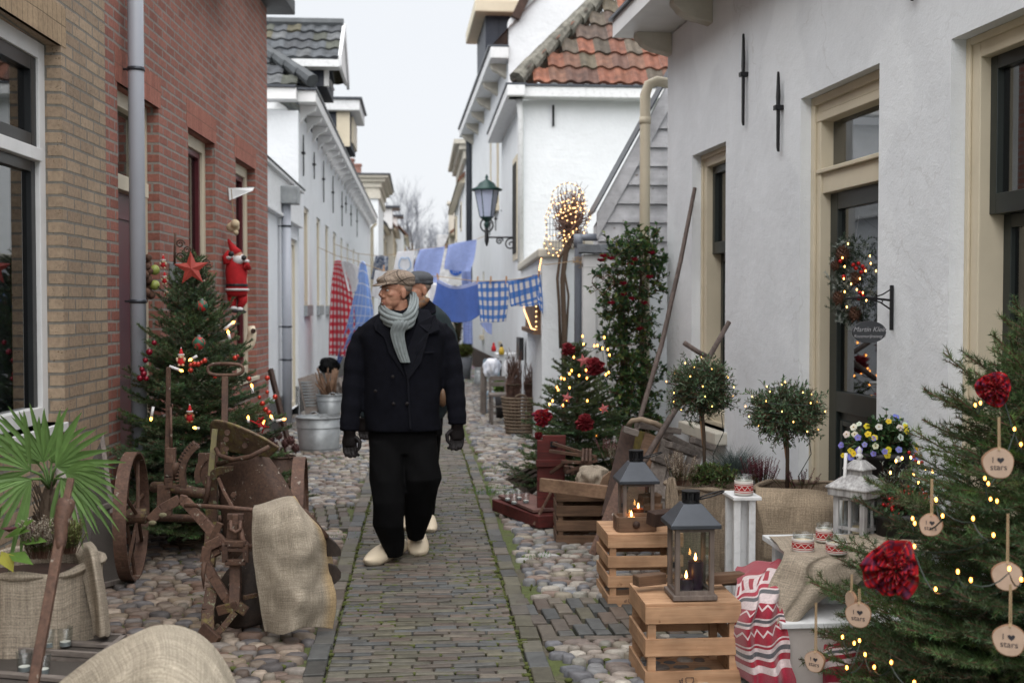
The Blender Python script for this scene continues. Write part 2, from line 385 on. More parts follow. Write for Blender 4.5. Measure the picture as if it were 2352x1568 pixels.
M['glass'] = glassm('window_glass'); M['glassr'] = glassm('reflecting_glass',(.45,.48,.5),alpha=.5); M['clear'] = glassm('clear_glass',(.93,.95,.95))
M['curtain'] = mat('curtain',(.33,.34,.32),.9,var=.2,st=(1,40,1),sc_=1)
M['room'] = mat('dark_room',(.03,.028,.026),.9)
M['stone'] = attr_mat('cobble',.62,.5,60,.004,.32,30); M['paver'] = attr_mat('paver',.6,.5,70,.003,.35,18)
M['leaf'] = attr_mat('leaf',.55,0,var=.2,trans=.2); M['needle'] = attr_mat('needle',.6,0,var=.25,trans=.12,vs=6)
M['petal'] = attr_mat('petal',.7,0,var=.15,trans=.25)
M['broomt'] = mat('birch_twigs',(.19,.11,.085),.85,var=.55,sc_=30); M['bark'] = mat('bark',(.10,.07,.05),.9,b=.8,bs=40,st=(1,1,.3)); M['twig'] = mat('twig',(.13,.065,.042),.85,var=.5,sc_=40)
M['skin'] = mat('skin',(.43,.23,.15),.5,var=.28,sc_=26,b=.35,bs=70,c2=(.36,.165,.11),bd=.004)
M['coat'] = mat('navy_wool',(.0060,.0064,.0105),.95,var=.35,sc_=25,b=.5,bs=300,bd=.002,spec=.12)
M['trou'] = mat('black_cloth',(.005,.005,.0055),.95,var=.3,b=.4,bs=240,bd=.002,spec=.1)
M['leather'] = mat('black_leather',(.010,.0075,.008),.5,spec=.2,var=.3,b=.5,bs=60)
M['clog'] = mat('pale_poplar',(.74,.63,.47),.5,var=.14,b=.12,bs=20,sc_=5)
M['wax_w'] = mat('white_wax',(.75,.73,.68),.4,b=0,var=.05); M['wax_b'] = mat('brown_wax',(.30,.085,.035),.4,b=0,var=.1); M['wax_p'] = mat('dark_purple_wax',(.035,.018,.035),.3,b=0); M['wax_c'] = mat('cream_wax',(.7,.55,.36),.4,b=0,var=.05)
M['bulb'] = glow('warm_bulb',(1,.36,.06),3.2); M['bulbd'] = glow('warm_bulb_small',(1,.50,.12),2.4); M['flame'] = glow('candle_flame',(1,.42,.10),6)
M['rope'] = glow('rope_light',(1,.50,.20),1.3)
M['cable'] = mat('dark_green_cable',(.008,.02,.014),.5,b=0)
M['moss'] = mat('moss',(.085,.10,.026),.95,b=.6,bs=40)
M['pot'] = mat('dark_pot',(.022,.02,.022),.5,b=.1); M['potg'] = mat('grey_pot',(.16,.17,.19),.7,b=.2)
M['wick'] = wood('wicker',(.16,.11,.075),(.07,.05,.035),0); M['rattan'] = wood('peeled_wicker',(.32,.25,.18),(.18,.13,.09),0)
M['red_gloss'] = mat('glossy_red',(.42,.012,.015),.18,.3,b=0,var=.2); M['dred_gloss'] = mat('glossy_dark_red',(.2,.005,.02),.2,.3,b=0)
M['red_felt'] = mat('red_cloth',(.50,.015,.02),.85,var=.35,sc_=12); M['white_fur'] = mat('white_fluff',(.72,.70,.70),.95,b=.8,bs=80)
M['brown_fur'] = mat('brown_plush',(.28,.13,.06),.95,b=.6,bs=90); M['cream_fur'] = mat('cream_plush',(.6,.48,.32),.95,b=.6,bs=90)
M['star_pink'] = mat('pink_star',(.50,.13,.13),.6); M['star_red'] = mat('red_star',(.40,.055,.04),.55,var=.3)
M['slice'] = mat('wood_slice_face',(.46,.33,.25),.7,var=.15,sc_=30); M['ink'] = mat('black_ink',(.03,.028,.035),.8,b=0)
M['slate_sign'] = mat('slate_sign',(.045,.048,.055),.6,b=.2); M['chalk'] = mat('pale_lettering',(.38,.38,.40),.8,b=0)
M['twine'] = mat('twine',(.42,.30,.18),.9,b=.5,bs=200)

# ============================================================ THE SETTING
def pbox(mb,P,t0,t1,z0,z1,o0,o1):
    q = [P.pt(t,z,o) for z in (z0,z1) for t,o in ((t0,o0),(t1,o0),(t1,o1),(t0,o1))]
    return mb.add(q,[(0,3,2,1),(4,5,6,7),(0,1,5,4),(1,2,6,5),(2,3,7,6),(3,0,4,7)])
def wall(name,P,t0,t1,z0,z1,ops,th,m,parent,rev=None):
    ts = sorted({t0,t1,*[x for o in ops for x in o[:2]]}); zs = sorted({z0,z1,*[x for o in ops for x in o[2:4]]})
    ts = [t for t in ts if t0 <= t <= t1]; mb = MB()
    for i in range(len(ts) - 1):
        for j in range(len(zs) - 1):
            a,b,c,d = ts[i],ts[i + 1],zs[j],zs[j + 1]
            if any(o[0] <= a and b <= o[1] and o[2] <= c and d <= o[3] for o in ops): continue
            n = max(1,int((b - a)/1.2)); k = max(1,int((d - c)/1.2))
            for x in range(n):
                for y in range(k):
                    u0,u1 = a + (b - a)*x/n,a + (b - a)*(x + 1)/n; w0,w1 = c + (d - c)*y/k,c + (d - c)*(y + 1)/k
                    mb.quad(P.pt(u0,w0),P.pt(u1,w0),P.pt(u1,w1),P.pt(u0,w1))
    for a,b,c,d in [o[:4] for o in ops]:
        mb.quad(P.pt(a,c),P.pt(a,d),P.pt(a,d,-th),P.pt(a,c,-th)); mb.quad(P.pt(b,c),P.pt(b,d),P.pt(b,d,-th),P.pt(b,c,-th))
        mb.quad(P.pt(a,d),P.pt(b,d),P.pt(b,d,-th),P.pt(a,d,-th)); mb.quad(P.pt(a,c),P.pt(b,c),P.pt(b,c,-th),P.pt(a,c,-th))
    D = 3.0
    mb.quad(P.pt(t0,z0),P.pt(t0,z1),P.pt(t0,z1,-D),P.pt(t0,z0,-D)); mb.quad(P.pt(t1,z0),P.pt(t1,z1),P.pt(t1,z1,-D),P.pt(t1,z0,-D))
    mb.quad(P.pt(t0,z1),P.pt(t1,z1),P.pt(t1,z1,-D),P.pt(t0,z1,-D)); mb.quad(P.pt(t0,z0,-D),P.pt(t1,z0,-D),P.pt(t1,z1,-D),P.pt(t0,z1,-D))
    mb.v = [tuple(v) for v in mb.v]
    return mb.build(name,m,parent)
def frame(mb,P,a,b,c,d,w,o0,o1,wt=None,wb=None):
    wt = w if wt is None else wt; wb = w if wb is None else wb
    pbox(mb,P,a,a + w,c,d,o0,o1); pbox(mb,P,b - w,b,c,d,o0,o1)
    pbox(mb,P,a + w,b - w,d - wt,d,o0,o1); pbox(mb,P,a + w,b - w,c,c + wb,o0,o1)
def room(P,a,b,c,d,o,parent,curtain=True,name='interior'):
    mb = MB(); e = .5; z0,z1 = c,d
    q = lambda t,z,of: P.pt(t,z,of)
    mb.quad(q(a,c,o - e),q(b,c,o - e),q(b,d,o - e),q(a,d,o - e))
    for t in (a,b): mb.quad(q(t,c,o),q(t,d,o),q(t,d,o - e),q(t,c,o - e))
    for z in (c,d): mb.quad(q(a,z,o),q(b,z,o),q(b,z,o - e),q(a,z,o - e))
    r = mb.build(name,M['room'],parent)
    if curtain:
        for s0,s1 in ((a + .03,a + (b - a)*.3),(b - (b - a)*.3,b - .03)):
            g = MB(); g.grid(lambda u,v: P.pt(s0 + (s1 - s0)*u,c + (d - c)*v,o - .1 + .02*math.sin(u*30)),24,1)
            g.build('curtain',M['curtain'],parent,smooth=True)
def glassp(P,a,b,c,d,o,parent,m='glass',name='pane'):
    mb = MB(); pbox(mb,P,a,b,c,d,o,o + .004); return mb.build(name,M[m],parent)

# ---------------------------------------------------------------- ground
g = MB(); g.add([(-90,-6,-.012),(90,-6,-.012),(90,400,-.012),(-90,400,-.012)],[(0,1,2,3)])
gm,t,p = nmat('mossy_earth'); v = coords(t)
k1 = noise(t,v,2.3,6); k2 = noise(t,v,30,4)
cg = mixc(t,ramp(t,k1,.38,.52),(.10,.085,.062),(.085,.105,.030)); cg = mixc(t,1.0,cg,ramp(t,k2,.3,.7,(.6,)*3,(1.2,)*3),'MULTIPLY')
L(t,cg,p.inputs['Base Color']); p.inputs['Roughness'].default_value = .95; bump(t,p,k2,.8,.01)
tag(g.build('ground',gm),kind='structure')
PX0,PX1 = -.40,.455                       # edges of the brick path
PAL = [(.22,.19,.165),(.28,.25,.215),(.18,.18,.185),(.205,.165,.145),(.34,.31,.27),(.14,.145,.16),(.24,.21,.165),(.18,.13,.105),(.29,.285,.275),(.215,.205,.18),(.15,.125,.11),(.27,.23,.20),(.12,.12,.13)]
def stone(mb,x,y,a,b,rot,h,col):
    n = 9; ex = 2.6; ph = rnd.uniform(0,6); w = [1 + rnd.uniform(-.15,.13) for _ in range(n)]; cr,sr = math.cos(rot),math.sin(rot)
    base = len(mb.v); vs = []
    tx,ty = rnd.uniform(-.05,.05),rnd.uniform(-.06,.06)
    for r,z in ((1.0,-.014),(.95,h*.62),(.72,h*.97)):
        for k in range(n):
            th = 2*pi*k/n; c,s = math.cos(th),math.sin(th); q = (abs(c) ** ex + abs(s) ** ex) ** (-1/ex)*w[k]*r
            X,Y = a*q*c,b*q*s; vs.append((x + X*cr - Y*sr,y + X*sr + Y*cr,z + (X*tx + Y*ty)*(z > 0)))
    vs.append((x,y,h)); F = []
    for i in (0,1):
        for k in range(n): F.append((i*n + k,i*n + (k + 1) % n,(i + 1)*n + (k + 1) % n,(i + 1)*n + k))
    for k in range(n): F.append((2*n + k,2*n + (k + 1) % n,3*n))
    mb.col = col; mb.add(vs,F)
def inpanel(x,y):
    if -1.25 < x < -.5 and 8.35 < y < 9.3: return True
    if .55 < x < 1.75 and 5.45 < y < 6.25: return True
    return False
cb = MB(); y = 3.1
while y < 24:
    rh = rnd.uniform(.052,.078)*(1 if y < 12 else 1.25)
    for X0,X1 in ((-2.3,PX0 - .11),(PX1 + .11,2.5)):
        if y > 14: X0,X1 = max(X0,-1.9),min(X1,1.9)
        x = X0 + rnd.uniform(0,.1)
        while x < X1:
            wd = rnd.choice((rnd.uniform(.055,.10),rnd.uniform(.08,.145)))*(1 if y < 12 else 1.2)
            cx,cy = x + wd/2,y + .02*math.sin(x*2.3 + y*.7)*2 + rnd.uniform(-.012,.012)
            if not inpanel(cx,cy) and cx + wd*.3 < X1 + .02:
                # darker, browner stones near on the left, paler ones on the right and beyond
                pal = rnd.choice(PAL); q = rnd.uniform(.66,1.12)*(1.22 if cx > 0 or cy > 8.5 else .9); m = (1.0,1,1) if cx > 0 or cy > 9 else (1.06,.94,.86)
                stone(cb,cx,cy,wd*.48,rh*rnd.uniform(.45,.56),rnd.uniform(-.22,.22),rnd.uniform(.010,.026),tuple(min(.5,pal[i]*q*m[i]) for i in range(3)))
            x += wd
    y += rh
tag(cb.build('cobblestones',M['stone'],smooth=True),kind='structure')
BP = [(.135,.108,.095),(.12,.104,.094),(.155,.128,.108),(.112,.112,.118),(.135,.12,.09),(.10,.095,.094),(.15,.135,.11),(.135,.10,.085)]
def paver(mb,x,y,dx,dy,rot,h):
    pal = rnd.choice(BP); q = rnd.uniform(.62,1.05); mb.col = (pal[0]*q,pal[1]*q*1.03,pal[2]*q*.97)
    R = Matrix.Rotation(rot,3,'Z'); tl = (rnd.uniform(-.03,.03),rnd.uniform(-.05,.05)); P = []
    for s,z in ((1,-.014),(.975,h - .004),(.90,h)):
        for a,b in ((-1,-1),(1,-1),(1,1),(-1,1)):
            k = V((a*(dx/2 - (1 - s)*.06),b*(dy/2 - (1 - s)*.06),0)); k = R @ k
            P.append((x + k.x,y + k.y,z + (k.x*tl[0] + k.y*tl[1])*(z > 0)))
    mb.add(P,[(8,9,10,11)] + [(i*4 + k,i*4 + (k + 1) % 4,i*4 + 4 + (k + 1) % 4,i*4 + 4 + k) for i in (0,1) for k in range(4)])
def px_shift(y): return -.012*max(0,y - 12)
pv = MB(); y = 3.3; row = 0
while y < 26:
    rh = .0515; sh = px_shift(y); x = PX0 + sh - (row % 2)*.1 + rnd.uniform(-.02,.02)
    while x < PX1 + sh:
        ln = rnd.uniform(.17,.205); x0,x1 = max(x,PX0 + sh),min(x + ln,PX1 + sh)
        if x1 - x0 > .04: paver(pv,(x0 + x1)/2,y + .012*math.sin(x0*3.1 + row*.05) + rnd.uniform(-.003,.003),x1 - x0 - .006,rh - rnd.uniform(.006,.012),rnd.uniform(-.025,.025),rnd.uniform(.012,.019))
        x += ln
    y += rh; row += 1
for X in (PX0 - .055,PX1 + .055):
    y = 3.3
    while y < 26:
        ln = rnd.uniform(.19,.23); paver(pv,X + px_shift(y) + rnd.uniform(-.006,.006),y + ln/2,.092,ln - .012,rnd.uniform(-.03,.03),rnd.uniform(.014,.022)); y += ln
for (X0,X1,Y0,Y1,wd) in ((-1.25,-.5,8.35,9.3,.085),(.56,1.75,5.48,6.22,.088)):
    x = X0; r = 0
    while x < X1:
        y = Y0 - (r % 2)*.1
        while y < Y1:
            a,b = max(y,Y0),min(y + .2,Y1)
            if b - a > .05: paver(pv,x + wd/2 + (a - Y0)*-.12,(a + b)/2,wd - .012,b - a - .014,.03,rnd.uniform(.012,.02))
            y += .2
        x += wd; r += 1
    x = X0
    while x < X1: paver(pv,x + .1,Y0 - .04,.19,.06,0,.016); x += .2
tag(pv.build('brick_path',M['paver']),kind='structure')
noise_ = lambda x,y: math.sin(x*5.1 + 1)*math.sin(y*3.3 + x) + .4*math.sin(x*13 + y*7)
mo = MB()                                       # cushions of moss that fill the joints of the path
for i in range(7600):
    y = rnd.uniform(3.6,15); x = rnd.uniform(PX0,PX1) if i % 3 else rnd.choice((PX0 - .004,PX1 + .004)) + rnd.uniform(-.03,.03)
    if i % 3 == 0 and rnd.random() < .55: continue
    if i % 3 and (math.sin(x*9 + 1.3)*math.sin(y*1.7 + x*2) < -.08): continue
    if i > 4600:
        y = rnd.uniform(3.8,13); x = rnd.uniform(PX1 + .12,2.0) if i % 2 else rnd.uniform(-1.6,PX0 - .12)
        if noise_(x,y) < -.05: continue
        k = rnd.uniform(.006,.022); mo.sph((x,y,.003),(k,k*.8,.011),6,4); continue
    y = 3.3 - .0257 + round((y - 3.3)/.0515)*.0515; k = rnd.uniform(.008,.03)
    mo.sph((x + px_shift(y),y,.006),(k,min(k*.45,.011),.011),6,4)
tag(mo.build('joint_moss',M['moss'],smooth=True),'green moss growing in the joints of the brick path','moss',kind='stuff')
# ragged tufts of grass in the cobbles
gr = MB()
for cx,cy,rr,n in ((.62,9.9,.28,700),(.75,11.2,.25,300),(1.0,10.3,.2,200),(-.75,12,.4,300),(.7,7.3,.12,60),(-.6,8.0,.2,80)):
    for i in range(n):
        a,r = rnd.uniform(0,6.28),rr*math.sqrt(rnd.random()); h = rnd.uniform(.012,.035); gr.col = (.10*rnd.uniform(.7,1.2),.19*rnd.uniform(.7,1.2),.035)
        gr.leaf((cx + r*math.cos(a),cy + r*math.sin(a),.004),(rnd.uniform(-.6,.6),rnd.uniform(-.6,.6),1),h,.006)
tag(gr.build('grass_tufts',M['leaf']),'short grass sprouting between the cobbles beside the path','grass',kind='stuff')
fm,t,p = nmat('far_cobbles_mat'); v = coords(t,1,1.4,1); vo = N(t,'TexVoronoi',_Scale=8.0); L(t,v,vo.inputs['Vector'])
L(t,mixc(t,ramp(t,vo.outputs['Distance'],.3,.65),mixc(t,.35,(.27,.25,.22),vo.outputs['Color']),(.09,.08,.06)),p.inputs['Base Color']); p.inputs['Roughness'].default_value = .8
g = MB(); g.add([(-3,23.9,.008),(3,23.9,.008),(3,120,.008),(-3,120,.008)],[(0,1,2,3)]); tag(g.build('street',fm),kind='structure')

# ---------------------------------------------------------------- left: yellow and red brick houses on one building line
PL = Plane((-2.255 + .0432*-2,-2),(-2.255 + .0432*13.25,13.25),1)
def lt(px,py): return PL.hit(px,py)
tY = lt(245,500)[0]; tE = PL.L
tw1,zw1 = lt(140,105)
yh = thing('brick_house','yellow brick house with white framed window at the left edge','house',PL.pt(tY,0))
oy = (tw1 - 1.55,tw1,.93,zw1)
wall('wall',PL,0,tY,0,6.2,[oy],.105,M['yb'],yh)
mb = MB(); pbox(mb,PL,oy[0] - .1,tw1 + .075,zw1,zw1 + .215,-.02,.003); mb.build('lintel',M['ybs'],yh)
wm = MB(); zr = lt(90,345)[1]; frame(wm,PL,oy[0],oy[1],oy[2],oy[3],.09,-.17,-.09); pbox(wm,PL,oy[0] + .09,oy[1] - .09,zr - .03,zr + .04,-.165,-.075)
pbox(wm,PL,oy[0] - .02,oy[1],oy[2] - .05,oy[2],-.16,.02)
wf = wm.build('window',M['wpaint'],yh,bev=.004)
s = MB(); frame(s,PL,oy[0] + .09,oy[1] - .09,zr + .04,oy[3] - .09,.075,-.165,-.105); frame(s,PL,oy[0] + .09,oy[1] - .09,oy[2] + .0,zr - .03,.06,-.165,-.115); s.build('sash',M['black'],wf,bev=.003)
glassp(PL,oy[0] + .1,oy[1] - .1,oy[2],oy[3] - .1,-.145,wf,'glassr'); room(PL,oy[0],oy[1],oy[2],oy[3],-.18,yh)
# red brick house
rh_ = thing('brick_house','red brick house with grey downpipe, soldier course lintels and tall windows','house',PL.pt((tY + tE)/2,0))
zo = 3.0; R1 = (lt(364.5,245)[0] - 1.0,lt(364.5,245)[0],.06,zo); R2 = (lt(431.8,300)[0],lt(493.4,331)[0],.85,zo); R3 = (lt(541,360)[0],lt(586,388)[0],.85,zo)
print('red',R1,R2,R3,tY,tE)
wall('wall',PL,tY,tE,0,5.5,[R1,R2,R3],.1,M['rb'],rh_)
for a,b,c,d in (R1,R2,R3): mb = MB(); pbox(mb,PL,a - .05,b + .05,d,d + .215,-.02,.003); mb.build('lintel',M['rbs'],rh_)
for i,(a,b,c,d) in enumerate((R1,R2,R3)):
    wm = MB(); frame(wm,PL,a,b,c,d,.10,-.18,-.085)
    if i == 0: zt = lt(335,432)[1]; pbox(wm,PL,a + .1,b - .1,zt - .05,zt + .05,-.17,-.05)
    else: pbox(wm,PL,a - .02,b + .02,c - .04,c,-.1,.03)
    wf = wm.build('door_frame' if i == 0 else 'window',M['cream'],rh_,bev=.004)
    if i == 0:
        dm = MB(); pbox(dm,PL,a + .1,b - .1,c,zt - .05,-.17,-.12); dd = dm.build('door',M['red_paint'],rh_)
        dm = MB(); frame(dm,PL,a + .2,b - .2,c + 1.0,zt - .2,.03,-.12,-.105); dm.build('door_moulding',M['red_paint'],dd)
        glassp(PL,a + .1,b - .1,zt + .05,d - .1,-.15,wf,'glassr')
    else:
        s = MB(); frame(s,PL,a + .1,b - .1,c + .1,d - .1,.05,-.165,-.11); pbox(s,PL,a + .1,b - .1,1.9,1.97,-.165,-.11); s.build('sash',M['red_paint'],wf,bev=.003)
        glassp(PL,a + .12,b - .12,c + .1,d - .1,-.145,wf,'glassr')
    room(PL,a,b,c,d,-.185,rh_)
# eave, corbels and the bay underside high on the red house
mb = MB(); pbox(mb,PL,tE - 9,tE + .3,4.86,5.02,-.3,.27); e = mb.build('eaves',M['slate'],rh_,bev=.01)
ta,za = lt(430,0); tb,zb = lt(525,30)
mb = MB(); pbox(mb,PL,lt(500,20)[0] - 2.2,lt(505,20)[0],4.35,6.2,0,.24); mb.build('bay',M['zincd'],rh_,bev=.01)
def pipe(name,label,P,px,d,ztop,m,off,clamps,zb=0.05,t=None,hopper=None,parent=None,kinks=None):
    if t is None: t = P.hit(px,700)[0]
    c = lambda z,o=off: P.pt(t,z,o)
    pts = kinks or [c(zb),c(ztop)]
    mb = MB().tube(pts,d/2,16); o = mb.build(name,M[m],parent,smooth=True)
    if not parent: tag(o,label,'downpipe')
    for z in clamps:
        b = MB().tube([c(z - .012),c(z + .012)],d/2 + .006,16); b.bar(c(z,0),c(z),.012,.012); b.build('pipe_clamp',M['zincd'],o,smooth=True)
    return o,t
pipe('downpipe','thick pale grey downpipe on the joint of the yellow and red brick houses',PL,287,.102,6.0,'pvc',.085,[lt(287,163)[1],lt(287,692)[1]])

# ---------------------------------------------------------------- left: white row
PA = Plane((-1.80,13.27),(-1.76,17.22),1)
an = thing('white_annex','low white annex with grey corner downpipe beside the red house','house',PA.pt(2,0))
ad = (PA.hit(666,700)[0],PA.hit(684,700)[0],.15,PA.hit(666,545)[1])
wall('wall',PA,0,PA.L,.42,3.0,[ad],.12,M['whitefar'],an)
wall('plinth',PA,0,ad[0],0,.42,[],.1,M['black'],an); mb = MB(); pbox(mb,PA,ad[1],PA.L,0,.42,-.2,.004); mb.build('plinth',M['black'],an)
mb = MB(); pbox(mb,PA,0,PA.L + .0,2.72,3.2,0,.05); pbox(mb,PA,-.0,PA.L + .02,3.2,3.24,0,.10); pbox(mb,PA,0,PA.L,2.70,2.74,0,.08); mb.build('cornice',M['wworn'],an,bev=.004)
mb = MB(); pbox(mb,PA,0,PA.L + .03,3.24,3.26,-.4,.11); mb.build('roof_edge',M['slate'],an)
mb = MB(); frame(mb,PA,ad[0],ad[1],ad[2],ad[3],.07,-.11,-.04); dd = mb.build('door_frame',M['cream'],an); mb = MB(); pbox(mb,PA,ad[0] + .07,ad[1] - .07,ad[2],ad[3] - .07,-.1,-.07); mb.build('door',M['wpaint'],an)
o,tt = pipe('downpipe','grey downpipe with square hopper on the low white annex',PA,640,.12,2.9,'pvc',.10,[PA.hit(640,520)[1],PA.hit(640,750)[1],.9],zb=.1)
mb = MB(); pbox(mb,PA,tt - .14,tt + .14,2.86,3.08,.02,.26); mb.build('hopper',M['zinc'],o,bev=.01)
PM = Plane((-1.75,17.27),(-1.75,41.5),1)
wh = thing('white_house','long white house with hipped dark tiled roof and corbelled gutter','house',PM.pt(8,0))
ops = []
for a,b in ((699,711),(728,737),(748,756),(766,773),(783,788),(797,801.5),(811,815),(822,826)):
    ta,tb = PM.hit(a,700)[0],PM.hit(b,700)[0]; ops.append((ta,tb,1.6,3.1))
wall('wall',PM,0,PM.L,.42,4.4,ops,.12,M['whitefar'],wh); mb = MB(); pbox(mb,PM,0,PM.L,0,.42,-.2,.006); mb.build('plinth',M['black'],wh)
# gable end wall that faces the camera above the annex
mb = MB(); mb.quad((-1.75,17.25,0),(-6,17.25,0),(-6,17.25,4.4),(-1.75,17.25,4.4)); mb.build('end_wall',M['whitefar'],wh)
for i,(a,b,c,d) in enumerate(ops):
    mb = MB(); frame(mb,PM,a,b,c,d,.07,-.11,-.03); pbox(mb,PM,a - .05,b + .05,c - .16,c,-.1,.05); f = mb.build('window',M['cream'],wh); glassp(PM,a + .07,b - .07,c,d,-.09,f,'glassr'); room(PM,a,b,c,d,-.13,wh,False)
    mb = MB(); pbox(mb,PM,a - .06,b + .06,c - .17,c - .01,.0,.055); mb.build('window_sill',M['zinc'],f)
GX = -1.50
mb = MB(); mb.box((-1.62,29.4,4.60),(.26,24.4,.17)); mb.box((-3.9,17.12,4.60),(4.3,.26,.17)); gu = mb.build('gutter',M['wpaint'],wh,bev=.01)
mb = MB(); mb.box((-1.62,29.4,4.70),(.30,24.5,.03)); mb.box((-3.9,17.1,4.70),(4.3,.3,.03)); mb.build('gutter_edge',M['zincd'],gu)
for k in range(24):
    y = 17.5 + k*1.0; mb = MB(); mb.prism([(-1.75,y,4.51),(-1.51,y,4.51),(-1.53,y,4.44),(-1.66,y,4.38),(-1.75,y,4.25)],(0,.12,0)); mb.build('corbel',M['wpaint'],gu)
mb = MB(); mb.box((-2.35,17.15,4.4),(.1,.12,.16)); mb.build('corbel',M['wpaint'],gu)
# tiled hip roof
def tiled(name,P0,U,Vv,nu,nv,m,parent,tw=.24,th=.28,amp=.03,mask=None,thick=.03,cols=None):
    P0,U,Vv = V(P0),V(U),V(Vv); Nn = U.cross(Vv).normalized()
    if Nn.z < 0: Nn = -Nn
    mb = MB(); lu,lv = U.length,Vv.length; du,dv = U.normalized(),Vv.normalized(); n,k = max(1,int(lu/tw)),max(1,int(lv/th)); tw,th = lu/n,lv/k
    for j in range(k):
        for i in range(n):
            if mask and not mask((i + .5)/n,(j + .5)/k): continue
            jit = rnd.uniform(-.006,.006)
            if cols: c = rnd.choice(cols); q = rnd.uniform(.75,1.15); mb.col = tuple(x*q for x in c)
            P = []
            for vv in (0,1):
                for s in range(7):
                    x = s/6; z = amp*(math.sin(x*2*pi)*.5 + .5)*1.0 + (thick*(1 - vv)) + jit
                    P.append(P0 + du*(i + x)*tw + dv*(j + vv*1.02)*th + Nn*z)
            F = [(s,s + 1,8 + s,7 + s) for s in range(6)]
            P += [p - Nn*(thick + amp*.5) for p in P[:7]]; F += [(14 + s,15 + s,s + 1,s) for s in range(6)]
            mb.add(P,F)
    return mb.build(name,m,parent)
SL = [(.07,.078,.088),(.055,.06,.068),(.09,.095,.10),(.07,.075,.06),(.10,.09,.055)]
M['tile'] = attr_mat('pantile',.7,.8,30,.01,.55,9)
rf = tiled('roof',(-1.52,17.1,4.72),(-3.2,0,0),(-0,1.6,1.2),0,0,M['tile'],wh,.22,.30,.03,lambda u,v: u > v*.55,cols=SL)
tiled('roof',(-1.52,17.1,4.72),(0,24.4,0),(-1.5,0,1.2),0,0,M['tile'],wh,.24,.30,.03,lambda u,v: u > v*.07,cols=SL)
for k in range(8): a = V((-1.53,17.1,4.80)).lerp(V((-3.1,18.75,5.98)),k/8); b = V((-1.53,17.1,4.80)).lerp(V((-3.1,18.75,5.98)),(k + 1.12)/8); MB().tube([a,b + V((0,0,.03))],[.10,.085],8).build('ridge_tile',M['slate'],rf)
# big dormer on the white house
Yd = 18.6; a = W(612,150,Yd); b = W(770,150,Yd); dm = thing('dormer','black boarded dormer with its own mossy tiled roof','dormer'); bpy.data.objects.remove(dm)
x0,x1 = -3.4,W(750,200,Yd).x; z1 = W(700,152,Yd).z; dz = 5.0
mb = MB(); mb.box(((x0 + x1)/2,Yd + .75,(dz + z1)/2),(x1 - x0,1.5,z1 - dz))
dmr = mb.build('dormer',M['navy'],wh); mb = MB()
for k in range(16): mb.box((x0 + (x1 - x0)*(k + .5)/16,Yd - .012,(dz + z1)/2),((x1 - x0)/16 - .02,.02,z1 - dz))
mb.build('boards',M['navy'],dmr)
mb = MB(); mb.box((x1 + .0,Yd + .02,(dz + z1)/2),(.07,.12,z1 - dz)); mb.box((x1 + .02,Yd + .75,(dz + z1)/2),(.05,.9,z1 - dz - .3)); mb.build('dormer_frame',M['wpaint'],dmr)
ztp = W(700,62,Yd + .7).z; zb_ = z1 + .02; xr = W(783,140,Yd).x
mb = MB(); mb.prism([(xr,Yd - .22,zb_),(xr,Yd + .72,ztp),(xr,Yd + 1.7,zb_)],(-.05,0,0)); mb.build('gable_board',M['wpaint'],dmr)
mb = MB(); mb.prism([(xr + .03,Yd - .3,zb_ - .06),(xr + .03,Yd - .3,zb_ + .10),(xr + .03,Yd + .72,ztp + .07),(xr + .03,Yd + .72,ztp - .14)],(-.05,0,0)); mb.prism([(xr + .03,Yd + 1.75,zb_ - .06),(xr + .03,Yd + 1.75,zb_ + .10),(xr + .03,Yd + .72,ztp + .07),(xr + .03,Yd + .72,ztp - .14)],(-.05,0,0)); mb.build('barge_board',M['wworn'],dmr)
tiled('dormer_roof',(xr - .02,Yd - .3,zb_ + .03),(-3.0,0,0),(0,1.0,ztp - zb_),0,0,M['tile'],dmr,.21,.27,.03,cols=SL)
tiled('dormer_roof',(xr - .02,Yd + 1.75,zb_ + .03),(-3.0,0,0),(0,-1.0,ztp - zb_),0,0,M['tile'],dmr,.21,.27,.03,cols=SL)
mb = MB(); mb.tube([(xr - 3,Yd + .72,ztp + .06),(xr,Yd + .72,ztp + .06)],.09,8); mb.build('ridge',M['slate'],dmr)
mb = MB(); mb.box(((x0 + xr)/2,Yd - .17,zb_ - .03),(xr - x0,.3,.11)); mb.build('dormer_gutter',M['wworn'],dmr)
# flat roofed dormer further along
Yd = 25.5; xa,xb = W(752,300,Yd).x,W(806,300,Yd).x; zt = W(790,255,Yd).z; mb = MB(); mb.box(((xa + xb)/2 - .6,Yd + .9,(5 + zt)/2),(xb - xa + 1.2,1.8,zt - 5)); d2 = mb.build('dormer',M['navy'],wh)
mb = MB(); mb.box((xb - .16,Yd - .02,(5 + zt)/2),(.28,.06,zt - 5)); mb.box((xb + .02,Yd + .9,(5 + zt)/2),(.05,1.5,zt - 5.2)); mb.build('dormer_frame',M['cream'],d2)
mb = MB(); mb.box((xb - .9,Yd + .9,zt + .10),(2.2,2.2,.24)); mb.build('dormer_cornice',M['wworn'],d2,bev=.02); mb = MB(); mb.box((xb - .9,Yd + .9,zt + .24),(2.3,2.3,.04)); mb.build('dormer_roof',M['zincd'],d2)
